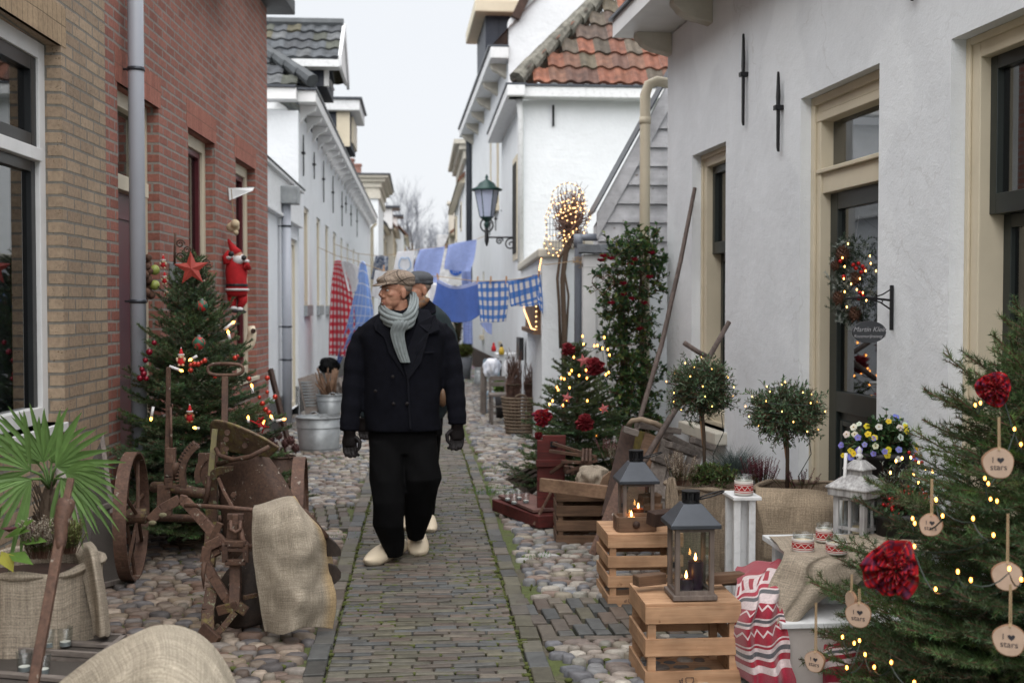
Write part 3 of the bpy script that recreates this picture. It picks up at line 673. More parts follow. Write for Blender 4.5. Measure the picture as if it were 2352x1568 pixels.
# wall anchors and hooks
def anchor(P,px,y0,y1,parent=None,w=.035,label=None,t=None):
    (t0,z0),(t1,z1) = P.hit(px,y1),P.hit(px,y0); t0 = t or t0; mb = MB(); zm = z1 - (z1 - z0)*.42
    mb.prism([P.pt(t0 - w*.3,z0,.02),P.pt(t0 + w*.4,z0 + .03,.02),P.pt(t0 + w*.5,zm,.02),P.pt(t0 + w*.8,zm + .05,.02),P.pt(t0 + w*.1,z1,.02),P.pt(t0 - w*.2,z1 - .04,.02),P.pt(t0 - w*.7,zm + .06,.02),P.pt(t0 - w*.5,zm,.02)],P.n*.018)
    pbox(mb,P,t0 - w*.8,t0 + w*.8,zm - .03,zm + .0,.0,.055)
    return mb.build('wall_anchor',M['iron'],parent,bev=.003)
for px,a,b in ((693,310,405),(718,350,412),(740,370,465),(762,405,490),(783,440,520),(792,450,490),(804,470,520),(818,480,545)): anchor(PM,px,a,b,wh,.06)
mb = MB().tube([PM.pt(PM.L - .6,.3,.1),PM.pt(PM.L - .6,4.3,.1),PM.pt(PM.L - .6,4.45,.25)],.06,10); tag(mb.build('downpipe',M['cream'],smooth=True),'cream downpipe at the far end of the long white house','downpipe')
# next house: plain white wall end with a moulded cornice
f1 = thing('white_house','tall white house end with a moulded cream cornice beyond the long white house','house',(-1.9,43,0))
zc = W(860,402,43).z; xe = W(869,500,43).x
mb = MB(); mb.box((xe - 3,46,zc/2 - .3),(6,6,zc - .6)); mb.build('wall',M['whitefar'],f1)
mb = MB()
for k,(o,z0,z1) in enumerate(((.08,-.85,-.6),(.05,-.6,-.45),(.12,-.45,-.25),(.25,-.25,-.12),(.38,-.12,-.02))): mb.box((xe - 3 + o/2,46,zc + (z0 + z1)/2),(6 + o,6 + o*2,z1 - z0))
mb.build('cornice',M['creamd'],f1); mb = MB(); mb.box((xe - 3 + .2,46,zc),(6.5,6.9,.05)); mb.build('roof',M['zincd'],f1)
# far row, left side: small steep houses
def farhouse(x0,x1,y0,y1,ze,zr,label,roofm='tile',wallm='whitefar',face=1,win=2,chim=True):
    """street wall at x1 (left row, face=1) or x0 (right row, face=-1); ridge runs along the street"""
    h = thing('town_house',label,'house',((x0 + x1)/2,(y0 + y1)/2,0),'houses at the far end of the street')
    xm = (x0 + x1)/2; mb = MB(); mb.add([(x0,y0,0),(x1,y0,0),(x1,y0,ze),(xm,y0,zr),(x0,y0,ze),(x0,y1,0),(x1,y1,0),(x1,y1,ze),(xm,y1,zr),(x0,y1,ze)],[(0,1,2,3,4),(9,8,7,6,5),(1,6,7,2),(5,0,4,9)])
    mb.build('wall',M[wallm],h); mb = MB()
    for s,xe in ((1,x1 + .25),(-1,x0 - .25)): mb.prism([(xm,y0 - .1,zr + .02),(xe,y0 - .1,ze - .15),(xe,y0 - .1,ze - .02),(xm,y0 - .1,zr + .17)],(0,y1 - y0 + .2,0))
    r = mb.build('roof',M[roofm],h); xs = x1 if face == 1 else x0
    if chim: mb = MB(); mb.box((xm + .3*face,(y0 + y1)/2,zr + .2),(.5,.6,1.2)); mb.box((xm + .3*face,(y0 + y1)/2,zr + .83),(.6,.7,.1)); mb.build('chimney',M['rb'],r)
    for k in range(win):
        y = y0 + (y1 - y0)*(k + .5)/win; mb = MB(); mb.box((xs + .03*face,y,1.7),(.08,.9,1.6)); mb.build('window',M['cream'],h); mb = MB(); mb.box((xs + .06*face,y,1.7),(.06,.7,1.4)); mb.build('pane',M['room'],h.children[-1])
        mb = MB(); mb.box((xs + .03*face,y,ze - .9),(.08,.8,.9)); q = mb.build('window',M['cream'],h); mb = MB(); mb.box((xs + .06*face,y,ze - .9),(.06,.6,.7)); mb.build('pane',M['room'],q)
    mb = MB(); mb.box((xs + .15*face,(y0 + y1)/2,ze - .08),(.2,y1 - y0 + .1,.16)); mb.build('gutter',M['cream'],h)
    return h
M['rooft'] = mat('old_red_roof',(.20,.10,.065),.8,var=.4,sc_=3,b=.6,bs=12)
hA = farhouse(-6.0,-1.62,50,56,5.1,7.3,'far white gabled house with shutters on the left of the street','slate')
hB = farhouse(-6.5,-1.3,57,64,5.4,8.2,'far grey gabled house behind the first far white one','rooft','creamd')
hC = farhouse(-7.2,-.9,66,76,5.6,9.2,'farthest visible gabled house on the left','rooft','whitefar')
for Y,xl,xr,yt,yb in ((49.6,868,880,432,492),(56,890,901,478,524),(64,901,912,498,545)):
    a,b = W(xl,yt,Y),W(xr,yb,Y); mb = MB(); mb.box(((a.x + b.x)/2 - .6,Y + .8,(a.z + b.z)/2),(b.x - a.x + 1.2,1.6,a.z - b.z)); q = mb.build('dormer',M['wpaint'],{49.6: hA,56: hB,64: hC}[Y]); mb = MB(); mb.box((b.x - .5,Y + .8,a.z + .06),(1.7,1.9,.1)); mb.build('dormer_roof',M['zincd'],q)
# far right houses
hD = farhouse(W(1056,600,40).x,W(1056,600,40).x + 6,34,46,5.3,8.2,'far cream eaved white house on the right behind the laundry','rooft','whitefar',-1)
hE = farhouse(W(1040,600,55).x,W(1040,600,55).x + 6,50,62,4.8,7.0,'far low house with a brick chimney on the right','rooft','creamd',-1)
farhouse(-3.6,1.0,95,101,2.6,4.2,'brown roofed house closing the end of the street','rooft','creamd',-1,chim=False)
mb = MB(); a = W(1045,470,52); mb.box((a.x + .1,52,a.z - 1.4),(.75,.8,2.8)); mb.box((a.x + .1,52,a.z + .05),(.9,.95,.12)); mb.build('chimney',M['creamd'],hE)
mb = MB(); a = W(1024,540,80); mb.box((a.x,80,a.z/2),(1.2,1.4,a.z)); t_ = mb.build('tower',M['greysid']); tag(t_,'pale blue grey chimney stack far behind the right houses','chimney')
# bare tree at the end of the street
def bare_tree(base,H,seed,label):
    R = random.Random(seed); tr = thing('bare_tree',label,'tree',base); mb = MB(); fine = MB()
    def br(p,d,L,r,dep):
        q = [p]; 
        for i in range(3): d = (d + V((R.uniform(-.15,.15),R.uniform(-.15,.15),R.uniform(0,.1)))).normalized(); q.append(q[-1] + d*L/3)
        (mb if dep < 2 else fine).tube(q,[r,r*.85,r*.7,r*.55],5 if dep < 3 else 3)
        if dep >= 5: return
        for k in range(4 if dep < 3 else 4):
            i = R.choice((1,2,3,3)); a = R.uniform(0,6.28); x = d.orthogonal().normalized(); x = Matrix.Rotation(a,3,d) @ x
            br(q[i],(d*R.uniform(.7,1.2) + x*R.uniform(.4,.9) + V((0,0,.25))).normalized(),L*R.uniform(.55,.75),r*.5,dep + 1)
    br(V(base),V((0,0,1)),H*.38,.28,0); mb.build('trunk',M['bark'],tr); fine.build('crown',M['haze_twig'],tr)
M['haze_twig'] = mat('haze_tinted_twigs',(.21,.22,.26),.9,b=0)  # haze of the distance is put into the twig colour as blue grey
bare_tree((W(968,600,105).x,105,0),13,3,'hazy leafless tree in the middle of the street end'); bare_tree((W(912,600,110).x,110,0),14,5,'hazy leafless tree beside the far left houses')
bare_tree((W(1012,600,112).x,112,0),10.5,9,'lower hazy leafless tree beside the far right chimneys')

# ---------------------------------------------------------------- right: near white house
PR = Plane((2.42 + .0653*9,5 - 9),(2.10,9.9),-1)      # t grows away from the camera
LR = PR.L
def rt(px,py): return PR.hit(px,py)
o1 = (rt(1667,400)[0] + 0.0,rt(1590,400)[0],.66,2.76)
o2 = (rt(2018,400)[0],rt(1838,400)[0],.05,2.82)
o3 = (rt(2182,400)[0] - 1.6,rt(2182,400)[0],.62,2.78)
print('right ops',o1,o2,o3,LR,'widths',o1[1] - o1[0],o2[1] - o2[0])
nh = thing('white_house','near white plastered house with cream window frames and a dark green door','house',PR.pt(LR/2,0))
wall('wall',PR,0,LR,0,3.85,[o1,o2,o3],.13,M['white'],nh)
for (a,b,c,d),kind in ((o1,'w'),(o3,'w'),(o2,'d')):
    ex = .10; mb = MB(); frame(mb,PR,a,b,c,d,ex,-.24,-.085,ex)
    if kind == 'w': frame(mb,PR,a + .0,b - .0,c + .0,d - .0,.035,-.085,-.07)
    if kind == 'd':
        zt = rt(1900,405)[1]; pbox(mb,PR,a + ex,b - ex,zt - .07,zt + .05,-.23,-.10); pbox(mb,PR,a + ex*.6,b - ex*.6,zt + .05,zt + .075,-.22,-.075)
        frame(mb,PR,a,b,c,d,.05,-.085,-.065); pbox(mb,PR,a,b,d - .15,d - .10,-.23,-.08)
    wf = mb.build('window' if kind == 'w' else 'door_frame',M['cream'],nh,bev=.005)
    if kind == 'w':
        zr = rt(1650,580)[1] if b > 8 + 4 else rt(2300,490)[1]; zr = 1.98
        s = MB(); frame(s,PR,a + ex,b - ex,zr,d - ex,.055,-.20,-.135,.06,.09); frame(s,PR,a + ex,b - ex,c + .03,zr,.06,-.25,-.205); s.build('sash',M['dgreen'],wf,bev=.003)
        pbox(s2 := MB(),PR,a + ex + .06,b - ex - .06,1.25,1.275,-.24,-.215); s2.build('glazing_bar',M['dgreen'],wf)
        glassp(PR,a + ex,b - ex,zr,d - ex,-.17,wf,'glassr'); glassp(PR,a + ex,b - ex,c,zr,-.23,wf,'glassr')
        mb = MB(); pbox(mb,PR,a - .06,b + .06,c - .09,c,-.13,.09); mb.build('window_sill',M['creamd'],wf,bev=.01)
        room(PR,a,b,c,d,-.26,nh)
    else:
        glassp(PR,a + ex,b - ex,zt,d - ex - .05,-.17,wf,'glassr')
        mb = MB(); frame(mb,PR,a + ex,b - ex,c,zt - .07,.105,-.20,-.15,.10,.28); pbox(mb,PR,a + ex + .1,b - ex - .1,.95,1.07,-.20,-.15); pbox(mb,PR,a + ex + .1,b - ex - .1,.30,.95,-.20,-.175)
        frame(mb,PR,a + ex + .14,b - ex - .14,.36,.90,.03,-.175,-.16); dd = mb.build('door',M['dgreen'],nh,bev=.004)
        glassp(PR,a + ex + .1,b - ex - .1,1.07,zt - .17,-.18,dd,'glassr')
        th_,zh_ = rt(2017,893); th_ = a + ex + .06
        mb = MB(); pbox(mb,PR,th_ - .02,th_ + .02,1.03,1.22,-.15,-.145); mb.tube([PR.pt(th_,1.16,-.15),PR.pt(th_,1.16,-.10),PR.pt(th_ + .11,1.155,-.095)],.011,8); mb.build('door_handle',M['zinc'],dd,smooth=True)
        room(PR,a,b,c,d,-.25,nh,False)
mb = MB(); pbox(mb,PR,o2[0] - .1,o2[1] + .1,0,.055,-.13,.2); mb.build('doorstep',M['zinc'],nh,bev=.01)
# boxed eave with rounded corbels at the far corner
ea = MB(); za = 3.86; pbox(ea,PR,0,LR + .1,za,za + .03,-.5,.42); pbox(ea,PR,0,LR + .1,za - .0,za + .14,.42,.45); pbox(ea,PR,LR + .1,LR + .13,za,za + .14,-1.5,.45)
eo = ea.build('eaves',M['wpaint'],nh); mb = MB(); pbox(mb,PR,0,LR + .16,za + .14,za + .165,-.5,.48); mb.build('gutter_edge',M['zincd'],eo)
for k in range(3):
    t0 = LR - .12 - k*1.1; mb = MB()
    pr = [PR.pt(t0,za,0),PR.pt(t0,za,.30),PR.pt(t0,za - .04,.30)] + [PR.pt(t0,za - .04 - .12*math.sin(a),.28*math.cos(a)*.85 + .04) for a in (0.2,.5,.8,1.1,1.35)] + [PR.pt(t0,za - .18,0)]
    mb.prism(pr,PR.d*.12); mb.build('corbel',M['creamd'],eo,bev=.006)
for (px,a,b),lb in (((1716,78,290),'longer wrought iron wall anchor left of the door'),((1797,165,350),'shorter thin wrought iron wall anchor just left of the door'),((2106,-60,5),'iron wall anchor cut by the top edge above the door')): tag(anchor(PR,px,a,b,None,.028),lb,'wall anchor')
# cream downpipe at the far corner
Yp = 10.12; c0 = W(1482,200,Yp); c1 = W(1484,700,Yp); x = c0.x
mb = MB().tube([(x + .25,Yp,c0.z + .03),(x + .10,Yp,c0.z + .05),(x + .03,Yp,c0.z + .02),(x,Yp,c0.z - .07),(x,Yp,c0.z - .3),(x,Yp,.1)],.045,14)
dp = mb.build('downpipe',M['cream'],smooth=True); tag(dp,'thick cream downpipe at the corner of the near white house','downpipe'); mb = MB().tube([(x,Yp,c0.z - .32),(x,Yp,c0.z - .26)],.05,14); mb.build('pipe_socket',M['cream'],dp,smooth=True)
# shed with grey boarded gable
Ys = 10.9; sh = thing('shed','small shed with grey boarded half gable behind the cream downpipe','shed',(2.6,Ys,0))
pA,pB,pC = W(1370,490,Ys),W(1500,255,Ys),W(1372,585,Ys)
mb = MB(); xr_ = 4.2; zt_ = pA.z + (xr_ - pA.x)*(pB.z - pA.z)/(pB.x - pA.x)
mb.add([(pC.x,Ys,0),(xr_,Ys,0),(xr_,Ys,zt_ - .1),(pA.x + .03,Ys,pA.z - .1),(pC.x,Ys + .4,0),(xr_,Ys + .4,0),(xr_,Ys + .4,zt_ - .1),(pA.x + .03,Ys + .4,pA.z - .1)],[(0,1,2,3),(4,7,6,5),(0,3,7,4),(1,5,6,2)]); mb.build('wall',M['whitefar'],sh)
z = pC.z - .05; slope = (pB.z - pA.z)/(pB.x - pA.x)
mb = MB()
while z < zt_ - .2:
    xl = max(pC.x,pA.x + (z - pA.z + .05)/slope); h = .165
    xl2 = max(pC.x,pA.x + (z + h - pA.z + .05)/slope); mb.prism([(xl,Ys - .035,z),(xr_,Ys - .035,z),(xr_,Ys - .012,z + h),(xl2,Ys - .012,z + h)],(0,.02,0)); z += .175
mb.build('siding',M['greysid'],sh)
mb = MB(); a = V((pA.x,Ys - .05,pA.z - .24)); u = V((1,0,slope)).normalized(); q = V((2.6,0,2.6*slope))
mb.prism([a,a + q,a + q + V((0,0,.30)),a + V((0,0,.24))],(0,.04,0)); mb.build('barge_board',M['greysid'],sh)
mb = MB(); mb.prism([a + V((-.03,-.03,.24)),a + q + V((0,-.03,.30)),a + q + V((0,-.03,.335)),a + V((-.03,-.03,.265))],(0,.45,0)); mb.build('roof',M['zincd'],sh)
# slate capped entry and white gate in front of the shed
ge = thing('garden_gate','white panelled garden gate under a small slate hood','gate',(1.9,10.7,0)); Yg = 10.75
a,b = W(1338,592,Yg),W(1470,592,Yg); mb = MB()
mb.box(((a.x + b.x)/2,Yg,a.z - .03),(b.x - a.x,.1,.12)); mb.box((a.x + .06,Yg,a.z/2),(.12,.09,a.z - .1)); mb.box((b.x - .06,Yg,a.z/2),(.12,.09,a.z - .1)); gf = mb.build('gate_frame',M['wpaint'],ge,bev=.006)
mb = MB(); mb.box(((a.x + b.x)/2,Yg + .03,a.z/2 - .05),(b.x - a.x - .24,.04,a.z - .2)); 
for k in range(5): mb.box((a.x + .17 + k*(b.x - a.x - .3)/5,Yg + .005,a.z/2 - .05),(.02,.02,a.z - .3))
mb.build('gate_panel',M['wpaint'],ge,bev=.003)
tiled('gate_roof',(a.x - .05,Yg - .1,a.z + .03),(b.x - a.x + .1,0,0),(0,.14,.09),0,0,M['tile'],ge,.16,.2,.008,cols=SL,thick=.012)
# grey pipe on the garden wall
Yq = 10.95; a = W(1328,545,Yq); b = W(1375,545,Yq); mb = MB().tube([(b.x,Yq,a.z),(a.x + .06,Yq,a.z),(a.x,Yq,a.z),(a.x,Yq,a.z - .06),(a.x,Yq,.3)],.036,12); gp = tag(mb.build('downpipe',M['pvcd'],smooth=True),'dark grey angled drainpipe beside the garden gate','downpipe')
mb = MB().tube([(a.x,Yq,a.z + .03),(a.x,Yq,a.z - .09)],.043,12); mb.build('pipe_elbow',M['pvcd'],gp,smooth=True)
# garden wall: along the street, then a pillar facing us
gw = thing('garden_wall','white garden wall with mossy coping between the gate and the next house','wall',(1.4,14,0)); Yw = 12.6
xa,xb = W(1245,700,Yw).x,W(1290,700,Yw).x; zt = W(1265,592,Yw).z
mb = MB(); mb.add([(xa,Yw,0),(xb,Yw,0),(xb,Yw,zt),(xa,Yw,zt),(1.47,17.15,0),(1.65,17.15,0),(1.65,17.15,zt),(1.47,17.15,zt)],[(0,1,2,3),(0,3,7,4),(3,2,6,7),(1,5,6,2),(4,7,6,5)]); mb.build('wall',M['whitefar'],gw)
xc = W(1380,700,Yw + .4).x; z3 = W(1310,570,Yw).z; mb = MB(); mb.box(((xb + xc)/2,Yw + .35,z3/2),(xc - xb + .2,.3,z3)); mb.build('wall',M['whitefar'],gw)
mb = MB(); mb.prism([(xa - .05,Yw - .05,zt),(xb + .05,Yw - .05,zt),(1.70,17.14,zt),(1.42,17.14,zt)],(0,0,.1)); mb.box((xb + .3,Yw + .35,z3 + .05),(.9,.36,.1)); mb.build('coping',M['creamd'],gw,bev=.02)
# niche with rope light on the street wall
P3 = Plane((xa,Yw),(1.47,17.15),-1)
n0,n1 = P3.hit(1242,700)[0],P3.hit(1212,700)[0]; nz0,nz1 = P3.hit(1242,758)[1],P3.hit(1242,690)[1]
mb = MB(); pbox(mb,P3,n0,n1,nz0,nz1,.0,.03); pbox(mb,P3,n0 - .04,n1 + .04,nz0 - .05,nz0,0,.08); ht = tag(mb.build('wall_hatch',M['oldwood']),'brown wooden hatch outlined in rope light low on the white garden wall','hatch')
def rope(name,label,pts,parent=None,r=.012,closed=False,beads=0):
    P = [V(p) for p in pts]; o = thing(name,label,'string lights',P[0]); seg = [(P[i + 1] - P[i]).length for i in range(len(P) - 1)]
    MB().tube(P,r*.45,6).build('cable',M['twine'],o,smooth=True); tot = sum(seg); n = min(95,max(6,int(tot/.055))); b = MB(); b.sph(P[0],r*.7,8,6); b0 = b.build('bulb',M['rope'],o,smooth=True)
    for k in range(1,n):
        d = tot*k/n; i = 0
        while i < len(seg) - 1 and d > seg[i]: d -= seg[i]; i += 1
        q = b0.copy(); C.objects.link(q); q.parent = o; q.location = (P[i].lerp(P[i + 1],min(1,d/max(seg[i],1e-6))) - P[0])
    return o
rope('rope_light','rope light framing the brown wooden hatch in the white wall',[P3.pt(t,z,.05) for t,z in ((n0,nz1 + .1),(n0,nz0),(n0 + (n1 - n0)*.35,nz0),(n1,nz1 - .1),(n1,nz1 + .1))])
# ---------------------------------------------------------------- right: white house with orange roof facing us
b2 = thing('white_house','white house with orange pantile roof standing end on behind the shed','house',(3.2,17.2,0)); Y2 = 17.2
xa = W(1200,600,Y2).x; ze = W(1300,232,Y2).z; mb = MB(); Y2e = 21.6
mb.add([(xa,Y2,0),(7,Y2,0),(7,Y2,ze),(xa,Y2,ze),(xa,Y2e,0),(xa,Y2e,ze)],[(0,1,2,3),(0,3,5,4)]); w2 = mb.build('wall',M['whitefar'],b2)
zg = W(1185,205,16.9).z; mb = MB(); mb.box((4.2,Y2 - .14,zg - .02),(5.75 + .1,.26,.16)); mb.box((xa - .12,(Y2 + Y2e)/2 - .1,zg - .02),(.26,Y2e - Y2 + .5,.16)); gu = mb.build('gutter',M['wworn'],b2,bev=.015)
mb = MB(); mb.box((4.2,Y2 - .14,zg + .07),(5.9,.3,.03)); mb.box((xa - .12,(Y2 + Y2e)/2 - .1,zg + .07),(.3,Y2e - Y2 + .5,.03)); mb.build('gutter_edge',M['zincd'],gu)
OR = [(.185,.068,.04),(.15,.058,.036),(.11,.055,.04),(.21,.08,.046),(.085,.058,.045),(.14,.068,.044),(.11,.09,.06),(.095,.075,.055)]
hipk = .80
mb_roof = tiled('roof',(xa - .1,Y2 - .2,zg + .10),(6,0,0),(0,2.6,2.9),0,0,M['tile'],b2,.235,.33,.05,lambda u,v: u*6 > v*3.3*.80 + .2,cols=OR)
GY = [(.12,.10,.085),(.16,.135,.11),(.20,.10,.07),(.10,.095,.085)]
tiled('roof',(xa - .1,Y2 - .2,zg + .10),(0,4.5,0),(2.6,0,2.9),0,0,M['tile'],b2,.235,.33,.05,lambda u,v: u > v*.5,cols=OR)
H0,H1 = V((xa - .1,Y2 - .2,zg + .16)),V((xa - .1 + 2.64,Y2 - .2 + 2.6,zg + 3.05))
for k in range(13):
    a = H0.lerp(H1,k/13); b = H0.lerp(H1,(k + 1.15)/13); MB().tube([a,b + V((0,0,.05))],[.125,.10],8).build('ridge_tile',M['lichen'] if 'lichen' in M else M.setdefault('lichen',mat('lichen_ridge_tile',(.20,.19,.16),.9,var=.6,sc_=9,b=1,bs=20,bd=.02)),mb_roof)
for px,y0,y1 in ((1184,320,620),):
    P2 = Plane((xa,Y2),(xa,Y2e),-1); a,b = P2.hit(1190,700)[0],P2.hit(1180,700)[0]; mb = MB(); pbox(mb,P2,a,b,2.3,3.9,-.0,.02); q = mb.build('window',M['cream'],b2); mb = MB(); pbox(mb,P2,a + .1,b - .1,2.4,3.8,.015,.03); mb.build('pane',M['room'],q)
mb = MB(); mb.box((xa + .45,Y2 - .02,ze - .22),(.03,.05,.3)); mb.build('wall_anchor',M['iron'],b2)
x_ = W(1193,300,17.0).x; mb = MB().tube([(x_,Y2 - .12,zg - .1),(x_ + .03,Y2 - .06,zg - .35),(x_ + .03,Y2 - .06,2.2)],.045,10); tag(mb.build('downpipe',M['wworn'],smooth=True),'white downpipe at the corner of the orange roofed house','downpipe')
# ---------------------------------------------------------------- right: taller white house behind it
b3 = thing('white_house','tall white house with black boarded dormer and blank gable above the orange roof','house',(1.6,25,0)); Y3 = 21.65
xa = W(1168,300,Y3).x; P4 = Plane((xa,Y3),(1.40,31.5),-1); zg3 = 6.15
ops = []
for a,b,z0,z1 in ((1146,1139,3.6,5.3),(1129,1124,3.6,5.3),(1160,1154,.9,2.6),(1112,1108,.9,2.4)): ops.append((P4.hit(a,700)[0],P4.hit(b,700)[0],z0,z1))
wall('wall',P4,0,P4.L,.5,zg3,ops,.12,M['whitefar'],b3)
for a,b,c,d in ops: mb = MB(); frame(mb,P4,a,b,c,d,.08,-.1,-.02); pbox(mb,P4,a - .05,b + .05,c - .1,c,-.1,.08); f = mb.build('window',M['cream'],b3); glassp(P4,a,b,c,d,-.09,f,'glassr'); room(P4,a,b,c,d,-.13,b3,False)
mb = MB(); pbox(mb,P4,0,P4.L,0,.5,-.3,.01); mb.build('plinth',M['dkwood'],b3)
zt = W(1168,47,Y3).z; mb = MB(); mb.add([(xa,Y3,0),(12,Y3,0),(12,Y3,13),(xa + 2.2,Y3,13),(xa + .35,Y3,zt + .4),(xa,Y3,zt),(xa,Y3 + .3,0),(12,Y3 + .3,0),(12,Y3 + .3,13),(xa + 2.2,Y3 + .3,13),(xa + .35,Y3 + .3,zt + .4),(xa,Y3 + .3,zt)],[(0,1,2,3,4,5),(0,5,11,6),(5,4,10,11),(4,3,9,10)]); mb.build('gable_wall',M['whitefar'],b3)
mb = MB(); mb.bar((xa + .12,Y3 - .05,zt + .02),(xa + 1.0,Y3 - .05,zt + 1.9),.2,.16); mb.build('verge',M['dkwood'],b3)
mb = MB(); pbox(mb,P4,-.1,P4.L + .2,zg3 - .05,zg3 + .16,0,.34); gu = mb.build('gutter',M['wworn'],b3,bev=.02); mb = MB(); pbox(mb,P4,-.1,P4.L + .2,zg3 + .16,zg3 + .2,0,.38); mb.build('gutter_edge',M['zincd'],gu)
for k in range(6): t0 = .4 + k*1.8; mb = MB(); mb.prism([P4.pt(t0,zg3 - .05,0),P4.pt(t0,zg3 - .05,.3),P4.pt(t0,zg3 - .14,.26),P4.pt(t0,zg3 - .3,0)],P4.d*.2); mb.build('corbel',M['creamd'],gu)
mb = MB(); mb.add([P4.pt(-.1,zg3 + .2,.3),P4.pt(P4.L,zg3 + .2,.3),P4.pt(P4.L,zg3 + 4.2,-3.4),P4.pt(-.1,zg3 + 4.2,-3.4)],[(0,1,2,3)]); mb.build('roof',M['rooft'],b3)
d0,d1 = 4.6,7.2; zdt = W(1130,38,26.3).z; mb = MB(); pbox(mb,P4,d0,d1,zg3 + .1,zdt,-1.8,.06); d3 = mb.build('dormer',M['navy'],b3)
mb = MB()
for k in range(7): pbox(mb,P4,d0 - .02,d0,zg3 + .2,zdt,-.24*k - .22,-.24*k - .02)
mb.build('boards',M['navy'],d3)
mb = MB(); pbox(mb,P4,d0 + .1,d1 - .1,zg3 + .3,zdt - .1,0,.05); mb.build('dormer_frame',M['wworn'],d3)
mb = MB(); pbox(mb,P4,d0 - .35,d1 + .3,zdt,zdt + .28,-2.1,.32); mb.build('dormer_cornice',M['cream'],d3,bev=.03)
for px,a,b in ((1141,480,530),(1157,455,520),(1128,490,540)): anchor(P4,px,a,b,b3,.05)
q = P4.pt(P4.L + .15,0,.08); mb = MB().tube([(q.x,q.y,.3),(q.x,q.y,zg3 - .2),(q.x - .05,q.y,zg3)],.085,10); tag(mb.build('downpipe',M['zincd'],smooth=True),'dark grey downpipe at the far corner of the tall white house','downpipe')
f4 = thing('white_house','white house with a projecting moulded cornice beyond the tall white house','house',(1.5,37,0)); zc = W(1060,322,32.6).z; mb = MB(); mb.box((4.4,36,zc/2),(6.2,6.6,zc)); mb.build('wall',M['whitefar'],f4)
mb = MB()
for o,z0,z1 in ((.1,-.5,-.25),(.22,-.25,-.1),(.36,-.1,.02)): mb.box((4.4 - o/2,36,zc + (z0 + z1)/2),(6.2 + o,6.6 + o,z1 - z0))
mb.build('cornice',M['creamd'],f4)
# wall lantern on a scrolled bracket
def street_lantern():
    Yl = 18.7; c = W(1118,470,Yl); wx = W(1183,545,Yl).x + .05; o = thing('wall_lantern','green and white street lantern on a scrolled iron wall bracket','street lamp',(wx,Yl,W(1183,545,Yl).z))
    top,bot = W(1118,438,Yl).z,W(1118,498,Yl).z; wt,wb = .19,.11; x = c.x
    mb = MB().lathe([(wb,bot),(wt,top)],(x,Yl,0),6); mb.build('lamp_glass',M['lampglass'],o)
    mb = MB().lathe([(.245,top),(.25,top + .02),(.16,top + .06),(.12,top + .12),(.05,top + .16),(.02,top + .18),(.028,top + .21),(.006,top + .26)],(x,Yl,0),20); mb.build('lamp_hood',M['green_iron'],o,smooth=True)
    mb = MB()
    for k in range(6):
        a = pi/3*k; mb.tube([(x + wb*math.cos(a),Yl + wb*math.sin(a),bot),(x + wt*1.0*math.cos(a),Yl + wt*math.sin(a),top)],.008,6)
    mb.lathe([(.02,bot - .2),(.05,bot - .12),(.03,bot - .08),(wb,bot - .01),(wb,bot)],(x,Yl,0),12); mb.build('lamp_frame',M['green_iron'],o)
    zb = W(1118,545,Yl).z; mb = MB()
    for s in (-1,1): mb.tube([(x + s*.10*math.sin(a),Yl,bot - .02 - .10*(1 - math.cos(a))*1.1) for a in [i*pi/8 for i in range(9)]],.013,6)
    mb.tube([(x,Yl,bot - .18),(x,Yl,zb - .06),(x,Yl,zb - .14)],[.03,.035,.01],8); mb.bar((x,Yl,zb),(wx,Yl,zb),.03,.025)
    for cx,r in ((wx - .12,.11),(wx - .30,.06)): mb.tube([(cx + r*(1 - i/26)*math.cos(i*.45),Yl,zb - r + r*(1 - i/26)*math.sin(i*.45)) for i in range(24)],.011,6)
    mb.bar((wx - .02,Yl,zb - .3),(wx - .02,Yl,zb + .06),.03,.03); mb.build('bracket',M['iron'],o,smooth=True)
M['lampglass'] = mat('milky_glass',(.42,.46,.60),.2,b=0,var=.08)
street_lantern()

# ============================================================ PLANTS
def needles(S,per_m,Ln,wd,rg,alpha=(.7,1.15)):
    P0 = np.array([s[0] for s in S],dtype=float); P1 = np.array([s[1] for s in S],dtype=float); CC = np.array([s[2] for s in S],dtype=float)
    D = P1 - P0; ln = np.linalg.norm(D,axis=1) + 1e-9; k = np.maximum(2,(ln*per_m).astype(int)); idx = np.repeat(np.arange(len(S)),k); n = len(idx)
    t = rg.random(n); ax = (D/ln[:,None])[idx]; pos = P0[idx] + D[idx]*t[:,None]
    r = rg.normal(size=(n,3)); r -= ax*(r*ax).sum(1)[:,None]; r /= np.linalg.norm(r,axis=1)[:,None]
    a = rg.uniform(alpha[0],alpha[1],n); d = ax*np.cos(a)[:,None] + r*np.sin(a)[:,None]; d[:,2] += .12
    s = np.cross(d,rg.normal(size=(n,3))); s /= np.linalg.norm(s,axis=1)[:,None]
    LL = Ln*rg.uniform(.7,1.2,n)[:,None]; Vt = np.stack([pos - s*wd/2,pos + s*wd/2,pos + d*LL],1).reshape(-1,3)
    col = np.repeat(np.clip(CC[idx]*rg.uniform(.75,1.25,(n,1)),0,1),3,0)
    return Vt,np.arange(3*n).reshape(-1,3),col
